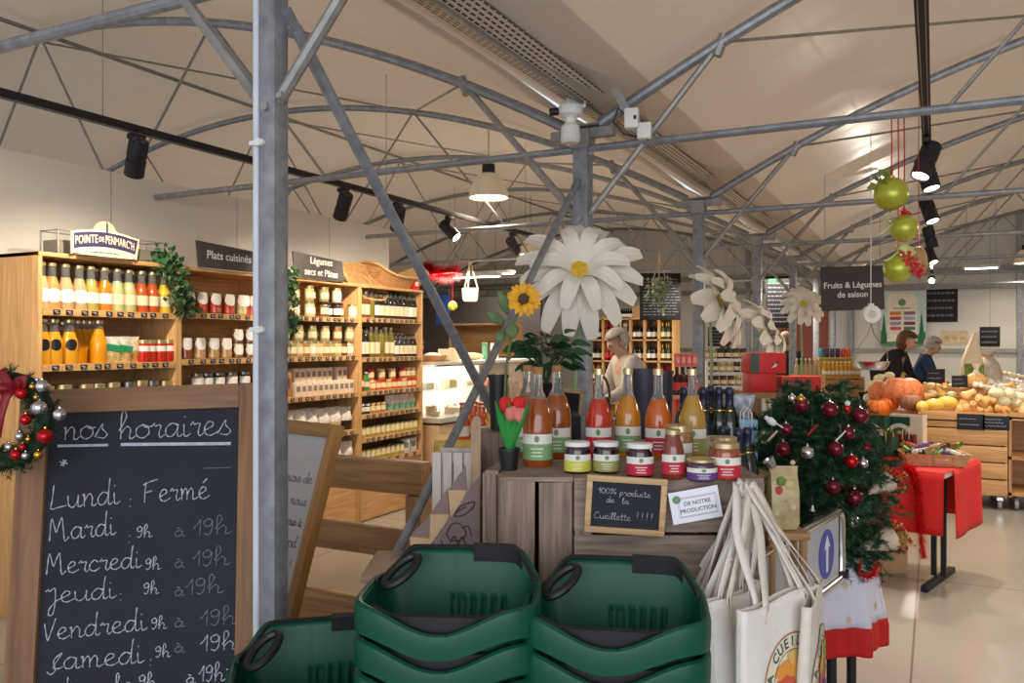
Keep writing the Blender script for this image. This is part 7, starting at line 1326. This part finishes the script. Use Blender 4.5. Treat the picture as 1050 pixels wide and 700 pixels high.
x = thing('poster', 'faint cream frieze print on the back wall behind the sacks', 'poster', tuple(Vector((0, 0, EYE))+(W(979, 346, 16.5)-Vector((0, 0, EYE)))*(17.494/W(979, 346, 16.5).y)), 0); MB().box((0, 0, 0), (0.44, 0.01, 0.26)).obj('sheet', mat('faint_print', (206, 186, 160), 0.7, vary=0.15, scale=14), x)
for q in range(3): MB().ball((-0.13+0.13*q, -0.006, 0.0), 0.05, 12, 8, (1, 0.1, 0.8)).obj('printed_shape', mat('faint_print2', (196, 164, 130), 0.7), x)

# ---------------------------------------------------------------- jar gondola, red stand, juice crates in the middle distance
jg = W(748, 352, 8.6); x = thing('jar_shelf', 'low white stepped shelf of labelled jars behind the third column', 'shelf unit', (jg.x, jg.y, 0), TH); k_ = 8.6/FPX
for i, (z, w_) in enumerate([(0.85, 50), (1.0, 48), (1.14, 46), (1.28, 44), (1.42, 44)]): MB().box((0, 0.06*i, z-0.012), (w_*k_, 0.16, 0.024)).obj('shelf', white, x)
for s in (-1, 1): MB().box((s*25*k_, 0.16, 0.7), (0.02, 0.5, 1.4)).obj('side_panel', white, x)
GJ = [Proto('preserve_jar', 'jar').add('preserve_jar', MB().lathe([(0, 0), (0.036, 0), (0.036, 0.085), (0, 0.085)], 10).m(1).lathe([(0.0365, 0.086), (0.036, 0.105), (0, 0.105)], 10).m(2).lathe([(0.0372, 0.02), (0.0372, 0.06)], 10, cap=False).mesh('preserve_jar', [mat('pj%d' % i, c, 0.2), l, lab_c])) for i, (c, l) in enumerate([((110, 70, 40), black_lid), ((170, 150, 80), metal_lid), ((70, 40, 36), black_lid)])]
for i, z in enumerate([0.85, 1.0, 1.14, 1.28, 1.42]):
    for k in range(6): p = jg+R_*((-20+8*k)*k_)+F_*(0.06*i-0.02); GJ[(i+k//2) % 3].spawn((p.x, p.y, z+0.001), TH, f'{ORD[k]} preserve jar from left on the {["lowest", "second", "middle", "fourth", "top"][i]} step of the white shelf', 'preserve jars on the white shelf')
x = thing('potted_flowers', 'small red flowers in a pot on the white jar shelf', 'plant', (*(jg+R_*(3*k_)+F_*0.3).xy, 1.41), TH); MB().lathe([(0, 0), (0.05, 0), (0.065, 0.08), (0, 0.08)], 16).obj('pot', mat('terracotta', (150, 84, 56), 0.8), x); leaves(MB(), [Vector((0, 0, 0.1)), Vector((0.03, 0, 0.13)), Vector((-0.03, 0, 0.12))], 40, 0.03, 0.05).obj('foliage', leafm, x)
for k in range(5): MB().ball((0.05*cos(k*1.3), 0.03*sin(k*1.3), 0.17+0.02*(k % 2)), 0.022, 10, 8).obj('flower', redb, x)
rsd = W(703, 352, 5.2); x = thing('display_stand', 'red display stand behind the pale juice bottle', 'display stand', (rsd.x, rsd.y, 0), TH); k_ = 5.2/FPX; MB().box((0, 0, 0.62), (26*k_, 0.16, 1.24)).obj('red_body', mat('stand_red', (200, 30, 26), 0.5), x); MB().box((0, 0, 1.25), (28*k_, 0.18, 0.02)).obj('wood_ledge', pine, x)
CB_ = tiny_bottle('cider', (60, 26, 24), mat('cider_label', (206, 60, 60), 0.6), black_lid)
for k in range(4): p = rsd+R_*((-9+6*k)*k_); CB_.spawn((p.x, p.y, 1.261), TH, f'{ORD[k]} small cider bottle from left on the red stand', 'cider bottles on the red stand', (0.75, 0.75, 0.6))
for k in range(4): p = rsd+R_*((-8.5+5.7*k)*k_); y_ = thing('juice_carton', f'{ORD[k]} pink carton from left above the cider bottles on the red stand', 'box', (p.x, p.y, 1.437), TH, 'pink cartons on the red stand'); MB().box((0, 0, 0.04), (5.2*k_, 0.05, 0.08)).obj('carton_body', mat('pink_carton', (226, 96, 90), 0.5), y_); MB().box((0, -0.026, 0.04), (3.4*k_, 0.002, 0.035)).obj('printed_face', mat('pink_print', (240, 160, 150), 0.5), y_)
jc = W(860, 352, 11.4); k_ = 11.4/FPX
x = thing('wooden_crate', 'far stack of wooden crates carrying yellow juice behind the tree', 'crate', (jc.x, jc.y, 0), TH)
for i in range(4):
    for q in range(2): MB().box((0, -0.2, 0.28*i+0.07+0.13*q), (40*k_, 0.02, 0.11)).box((0, 0.2, 0.28*i+0.07+0.13*q), (40*k_, 0.02, 0.11)).obj('slat', pine, x)
    for sx in (-1, 1): MB().box((sx*19.5*k_, 0, 0.28*i+0.14), (0.02, 0.38, 0.25)).obj('end_board', pine, x)
MB().box((0, 0, 1.125), (40*k_, 0.42, 0.02)).obj('top_board', pine, x)
YB = Proto('juice_bottle', 'bottle').add('juice_bottle', MB().lathe([(0, 0), (0.034, 0), (0.034, 0.1), (0.018, 0.15), (0.016, 0.19), (0, 0.19)], 10).m(1).lathe([(0.0352, 0.03), (0.0352, 0.075)], 10, cap=False).m(2).lathe([(0.018, 0.185), (0.018, 0.2), (0, 0.2)], 8).mesh('juice_bottle', [mat('far_juice', (216, 160, 40), 0.2), lab_w, white_lid]))
for k in range(9): p = jc+R_*((-17+4.2*k)*k_)-F_*0.1; YB.spawn((p.x, p.y, 1.136), TH, f'{ORD[k]} yellow juice bottle from left on the far crates', 'yellow juice bottles on the far crates')
x = thing('display_shelf', 'yellow riser shelf above the far juice bottles', 'shelf', (*(jc+F_*0.1).xy, 1.136), TH); MB().box((0, 0, 0.24), (38*k_, 0.16, 0.02)).obj('shelf', mat('riser_yellow', (206, 176, 70), 0.5), x); MB().box((0, 0.07, 0.115), (38*k_, 0.02, 0.23)).obj('back_panel', mat('riser_yellow', (206, 176, 70), 0.5), x)
for k, c in enumerate([(60, 150, 170), (70, 66, 90), (90, 70, 100), (70, 60, 80), (216, 90, 60), (226, 110, 50)]): p = jc+F_*0.1+R_*((-15+5.6*k)*k_); x = thing('drink_can', f'{ORD[k]} coloured can from left on the yellow riser', 'can', (p.x, p.y, 1.388), TH, 'cans on the yellow riser'); MB().lathe([(0, 0), (0.028, 0), (0.031, 0.01), (0.031, 0.11), (0.026, 0.125), (0, 0.125)], 14).obj('can_body', mat('can%d' % k, c, 0.3, 0.4), x); MB().cyl((0, 0, 0.125), (0, 0, 0.128), 0.024, seg=14).obj('can_lid', steel, x)
gs = W(828, 352, 9.8); k_ = 9.8/FPX; x = thing('side_table', 'far table of pale syrup bottles left of the far crates', 'table', (gs.x, gs.y, 0), TH); MB().box((0, 0, 1.2), (26*k_, 0.3, 0.03)).obj('tabletop', pine, x)
for sx in (-1, 1): MB().box((sx*11*k_, 0, 0.59), (0.04, 0.28, 1.19)).obj('leg', pinez, x)
SYB = Proto('syrup_bottle', 'bottle').add('syrup_bottle', MB().lathe([(0, 0), (0.028, 0), (0.028, 0.09), (0.012, 0.13), (0.011, 0.18), (0, 0.18)], 10).m(1).lathe([(0.013, 0.17), (0.013, 0.19), (0, 0.19)], 8).mesh('syrup_bottle', [mat('syrup_pale', (206, 186, 130), 0.15, trans=0.3), white_lid]))
for k in range(6): p = gs+R_*((-11+4.4*k)*k_); SYB.spawn((p.x, p.y, 1.216), TH, f'{ORD[k]} pale syrup bottle from left on the far table', 'pale syrup bottles')

# ---------------------------------------------------------------- hanging planters, ball, tinsel in the left bay
rope = mat('cotton_rope', (214, 196, 160), 0.8)
def hang_to_roof(p): return arch_z(min(abs(p.x-XR), 2*HALF-0.2))+0.08-p.z
mp_ = on_frame(482, 302, FRAMES[3]); k_ = 10.6/FPX; x = thing('hanging_planter', 'cream macrame pot hanging above the delicatessen counter', 'planter', tuple(mp_), TH); MB().lathe([(0, -7*k_), (6.5*k_, -7*k_), (8*k_, -4*k_), (8.3*k_, 6.5*k_), (7.6*k_, 6.5*k_), (7*k_, -4*k_), (0, -5*k_)], 24).obj('pot', mat('cream_pot', (222, 200, 166), 0.8, bump=0.4, bscale=90), x)
for a in (0.3, 2.4, 4.5): MB().tube([(8.2*k_*cos(a), 8.2*k_*sin(a), 6*k_), (3*k_*cos(a), 3*k_*sin(a), 24*k_), (0, 0, 36.5*k_)], 0.008, 6).obj('rope', rope, x)
MB().cyl((0, 0, 36*k_), (0, 0, 2.64-mp_.z), 0.006, seg=6).obj('rope', rope, x)
fp = on_frame(676, 292, FRAMES[3]); k_ = 9.48/FPX; x = thing('hanging_planter', 'macrame planter of pale trailing fern hanging before the chalk menu', 'planter', tuple(fp), TH); MB().lathe([(0, -3*k_), (6*k_, -3*k_), (8*k_, 3*k_), (7*k_, 3*k_), (0, -1*k_)], 20).obj('pot', mat('cream_pot', (222, 200, 166), 0.8), x)
for a in (0.3, 2.4, 4.5): MB().tube([(8*k_*cos(a), 8*k_*sin(a), 3*k_), (0, 0, 30*k_)], 0.005, 6).obj('rope', rope, x)
MB().cyl((0, 0, 29*k_), (0, 0, 2.64-fp.z), 0.005, seg=6).obj('rope', rope, x); q = []
for k in range(26): a = rnd.uniform(0, 6.28); r_ = rnd.uniform(2, 12)*k_; L_ = rnd.uniform(8, 26)*k_*(1.3 if r_ < 6*k_ else 0.75); q += [Vector((r_*cos(a), r_*sin(a), 4*k_-L_*j/6)) for j in range(7)]
leaves(MB(), q, 520, 0.012, 0.05).obj('foliage', mat('grey_green_leaf', (150, 164, 130), 0.6, vary=0.4, scale=30), x)
gb_ = on_frame(464, 313.5, FRAMES[3]); k_ = 10.7/FPX; x = thing('hanging_bauble', 'yellow green bauble on a red ribbon hanging above the delicatessen counter', 'bauble', tuple(gb_), TH); MB().ball((0, 0, 0), 5*k_, 20, 14).obj('ball', green, x); MB().cyl((0, 0, 5*k_), (0, 0, 6.2*k_), 1*k_, seg=10).obj('cap', gold, x); MB().cyl((0, 0, 6*k_), (0, 0, 2.64-gb_.z), 0.006, seg=6).obj('red_ribbon', redb, x)
tinsel([on_frame(434, 272, FRAMES[3]), on_frame(445, 279, FRAMES[3]), on_frame(455, 282, FRAMES[3]), on_frame(468, 279, FRAMES[3])], 0.125, 'bushy red tinsel garland hanging beyond the wicker basket', 130, wid=0.006)
o = bpy.context.scene.objects['tinsel_garland'] if False else S.objects[[n.name for n in S.objects if n.name.startswith('tinsel_garland')][-1]]
for dx, p in ((0, on_frame(440, 274, FRAMES[3])), (1, on_frame(462, 280, FRAMES[3]))): MB().cyl(p-Vector(o.location), p-Vector(o.location)+Vector((0, 0, 2.64-p.z)), 0.003, seg=5).obj('thread', galvd, o)
x = thing('hanging_banner', 'blue banner hanging in the dark delicatessen background', 'banner', (*W(454, 317, 13.8).xy, W(454, 317, 13.8).z), 0); MB().box((0, 0, 0), (0.26, 0.01, 0.5)).obj('cloth', mat('banner_blue', (34, 60, 130), 0.7), x); MB().cyl((-0.15, 0, 0.25), (0.15, 0, 0.25), 0.01).obj('rod', blackm, x)
for sx in (-1, 1): MB().cyl((sx*0.13, 0, 0.25), (sx*0.13, 0, hang_to_roof(Vector(x.location))), 0.003, seg=5).obj('hanging_wire', galvd, x)
x = thing('rear_cabinet', 'brown cabinet of shelves standing in the dark delicatessen background', 'cabinet', (*W(498, 352, 13.2).xy, 0), 0); MB().box((0, 0.2, 0.95), (1.1, 0.03, 1.9)).obj('back_panel', oak, x)
for z in (0.05, 0.5, 0.95, 1.4, 1.88): MB().box((0, 0, z), (1.1, 0.4, 0.03)).obj('shelf', oak, x)
for sx in (-1, 1): MB().box((sx*0.54, 0, 0.95), (0.03, 0.4, 1.9)).obj('side_panel', oakz, x)

# ---------------------------------------------------------------- people
skin_m = mat('skin', (206, 160, 132), 0.55, sub=0.1)
def skinned(name, V_, E_, RAD, m, parent, sub=2):
    me = bpy.data.meshes.new(name); me.from_pydata([tuple(v) for v in V_], E_, []); me.update(); me.materials.append(m); o = bpy.data.objects.new(name, me); S.collection.objects.link(o); o.parent = parent
    md = o.modifiers.new('skin', 'SKIN'); md.use_smooth_shade = True
    if not me.skin_vertices: me.attributes.new('skin', 'FLOAT', 'POINT')
    sv = me.skin_vertices[0].data
    for i, r in enumerate(RAD): sv[i].radius = r if isinstance(r, tuple) else (r, r); sv[i].use_root = (i == 0)
    s = o.modifiers.new('smooth', 'SUBSURF'); s.levels = s.render_levels = sub; return o
def person(label, loc, rz, top, leg, hair, lean=0.15, head_turn=0.0, head_tilt=0.2, arms=((0.12, -0.28, 1.02), (-0.12, -0.28, 1.02)), sc=1.0, long_hair=False, apron=None, wide=1.0):
    x = thing('person', label, 'person', loc, rz); x.scale = (sc,)*3
    T = lambda p: Vector((0, 0, 0.93))+Matrix.Rotation(lean, 3, 'X') @ (Vector(p)-Vector((0, 0, 0.93)))
    V_ = [(0, 0, 0.93), T((0, 0.0, 1.12)), T((0, 0.01, 1.32)), T((0, 0.01, 1.44)), T((0, -0.005, 1.50))]; E_ = [(0, 1), (1, 2), (2, 3), (3, 4)]; RD = [(0.15, 0.11), (0.14, 0.10), (0.15, 0.10), (0.06, 0.06), (0.05, 0.055)]
    hc = T((0, -0.02, 1.585)); hq = Matrix.Rotation(head_turn, 3, 'Z') @ Matrix.Rotation(lean*0.4+head_tilt, 3, 'X')
    def add(p, r, par): V_.append(p); RD.append(r); E_.append((par, len(V_)-1)); return len(V_)-1
    j = add(hc+hq @ Vector((0, -0.012, -0.045)), (0.062, 0.07), 4); j = add(hc+hq @ Vector((0, 0, 0.015)), (0.072, 0.09), j); jt = add(hc+hq @ Vector((0, 0.012, 0.075)), (0.058, 0.07), j)
    add(hc+hq @ Vector((0, -0.105, -0.012)), (0.010, 0.012), j)
    sh = {}
    for s, hand in zip((1, -1), arms):
        a = add(T((s*0.17*wide, 0.01, 1.40)), 0.062, 2); h = T(hand) if False else Vector(hand); shp = Vector(V_[a]); el = (shp+h)/2+Vector((s*0.07, 0.05, -0.07)); b = add(el, 0.043, a); wv = add(h, 0.028, b); sh[s] = (a, b, wv)
        d = (h-el).normalized(); n_ = d.cross(Vector((s, 0, 0.2))).normalized(); sd_ = d.cross(n_).normalized(); pm_ = add(h+d*0.045, (0.036, 0.016), wv)
        for f in range(4): b1 = add(h+d*0.085+sd_*(f-1.5)*0.019, 0.0085, pm_); b2 = add(h+d*(0.115+0.008*(f in (1, 2)))+sd_*(f-1.5)*0.02+n_*0.012, 0.008, b1); add(h+d*(0.13+0.008*(f in (1, 2)))+sd_*(f-1.5)*0.02+n_*0.03, 0.007, b2)
        b1 = add(h+d*0.04+sd_*s*0.045, 0.010, wv); add(h+d*0.075+sd_*s*0.058+n_*0.012, 0.008, b1)
    for s in (1, -1):
        a = add((s*0.09, 0, 0.86), 0.095, 0); b = add((s*0.10, -0.01, 0.48), 0.062, a); c = add((s*0.10, 0.02, 0.09), 0.042, b); add((s*0.11, -0.13, 0.04), (0.04, 0.03), c)
    skinned('body', V_, E_, RD, skin_m, x)
    tv = [V_[0], V_[1], V_[2], T((0, 0.012, 1.435))]; tr = [(0.185*wide, 0.14), (0.17*wide, 0.13), (0.175*wide, 0.125), (0.075, 0.075)]; te = [(0, 1), (1, 2), (2, 3)]
    for s in (1, -1):
        a, b, c = sh[s]; i0 = len(tv); tv += [V_[a], V_[b], Vector(V_[b]).lerp(Vector(V_[c]), 0.88)]; tr += [0.085, 0.062, 0.045]; te += [(2, i0), (i0, i0+1), (i0+1, i0+2)]
    tv.append((0, 0.0, 0.80)); tr.append((0.19*wide, 0.145)); te.append((0, len(tv)-1)); skinned('upper_garment', tv, te, tr, top, x)
    lv = [(0, 0, 0.92)]; lr_ = [(0.16, 0.12)]; le = []
    for s in (1, -1): i0 = len(lv); lv += [(s*0.09, 0, 0.84), (s*0.10, -0.01, 0.48), (s*0.10, 0.02, 0.10)]; lr_ += [0.115, 0.08, 0.065]; le += [(0, i0), (i0, i0+1), (i0+1, i0+2)]
    skinned('trousers', lv, le, lr_, leg, x)
    for s in (1, -1): MB().ball((s*0.11, -0.06, 0.035), 0.05, 14, 10, (1, 2.4, 0.7)).obj('shoe', black, x)
    H_ = MB(); H_.ball((0, 0, 0), 1.0, 24, 16)
    bmv = [v for v in H_.bm.verts if (v.co.y < -0.25 and v.co.z < 0.35) or v.co.z < (-0.75 if not long_hair else -0.95)]; bmesh.ops.delete(H_.bm, geom=bmv, context='VERTS')
    for v in H_.bm.verts: k = 1+0.05*mnoise.noise(v.co*5); v.co = hc+hq @ Vector((v.co.x*0.088*k, 0.015+v.co.y*0.105*k, 0.03+v.co.z*(0.098 if v.co.z > 0 else (0.11 if not long_hair else 0.17))*k))
    H_.obj('hair', hair, x, solid=0.012)
    for s in (1, -1): MB().ball(hc+hq @ Vector((s*0.028, -0.083, 0.012)), 0.009, 8, 6).obj('eye', mat('eye_dark', (40, 30, 26), 0.2), x); MB().ball(hc+hq @ Vector((s*0.077, 0.005, -0.005)), 0.02, 8, 6, (0.4, 0.8, 1.3)).obj('ear', skin_m, x)
    MB().ball(hc+hq @ Vector((0, -0.082, -0.055)), 0.017, 8, 6, (1.3, 0.5, 0.4)).obj('mouth', mat('lips', (176, 100, 92), 0.5), x)
    if apron: MB().grid(lambda a, b: T(((a-0.5)*0.30, -0.125-0.02*(1-(2*a-1)**2), 1.28-0.5*b)), 8, 6).obj('apron', apron, x, solid=0.004)
    return x
gray_h = mat('grey_hair', (176, 170, 162), 0.7, vary=0.25, scale=40); dark_h = mat('dark_brown_hair', (50, 34, 26), 0.6, vary=0.3, scale=40); brown_h = mat('auburn_hair', (96, 58, 36), 0.6, vary=0.3, scale=40)
beige_t = mat('pale_grey_blouse', (196, 190, 182), 0.85, vary=0.12, scale=30); blk_t = mat('black_coat', (26, 24, 26), 0.8); blue_t = mat('navy_jacket', (34, 58, 96), 0.7); grey_t = mat('grey_trousers', (70, 68, 70), 0.8)
g_ = W(655, 352, 7.4); person('grey haired person in beige top leaning left behind the juice bottles', (g_.x, g_.y, 0), TH-radians(75), beige_t, grey_t, gray_h, 0.28, 0.0, 0.35, ((0.16, -0.42, 1.05), (-0.14, -0.40, 1.0)), 1.02)
hbk = W(617, 402, 7.0); x = thing('shopping_bag', 'brown handled dark bag held before the person in beige', 'bag', tuple(hbk), TH); k_ = 7/FPX; MB().box((0, 0, -16*k_), (16*k_, 0.1, 22*k_), bev=0.02).obj('bag_body', mat('brown_bag', (70, 48, 38), 0.7), x); MB().tube([(8*k_*cos(a), 0, -6*k_+22*k_*sin(a)) for a in [pi*k/14 for k in range(15)]], 0.011, 8).obj('handle', mat('brown_handle', (96, 66, 46), 0.6), x); MB().box((0, 0, (-27*k_-hbk.z)/2), (0.3, 0.3, hbk.z-27*k_)).obj('stand', crate_z, x)
g_ = W(899, 352, 10.4); person('person with auburn hair in black coat bending right over the vegetables', (g_.x, g_.y, 0), TH+radians(55), blk_t, blk_t, brown_h, 0.5, 0.1, 0.1, ((0.16, -0.5, 0.95), (-0.14, -0.48, 1.0)), 1.07, True, None, 1.4)
g_ = W(937, 352, 10.9); person('person with grey hair in a navy jacket leaning right beside the one in black', (g_.x, g_.y, 0), TH+radians(65), blue_t, blk_t, gray_h, 0.32, 0.1, 0.25, ((0.16, -0.45, 1.0), (-0.14, -0.45, 1.0)), 1.0, False, None, 1.1)
g_ = W(805, 352, 11.8); person('person in black seen from behind between the small daisies', (g_.x, g_.y, 0), TH+radians(150), blk_t, grey_t, mat('fair_hair', (150, 116, 84), 0.6, vary=0.3, scale=40), 0.05, 0, 0.05, ((0.2, -0.2, 0.95), (-0.2, -0.2, 0.95)), 1.02)
g_ = W(449, 352, 11.0); person('dark haired person in white shirt and red apron behind the delicatessen counter', (g_.x-0.35, g_.y, 0), TH+radians(20), mat('white_shirt', (216, 206, 200), 0.8), blk_t, dark_h, 0.15, 0, 0.3, ((0.16, -0.35, 1.05), (-0.14, -0.35, 1.02)), 0.97, False, mat('apron_red', (150, 24, 34), 0.7))
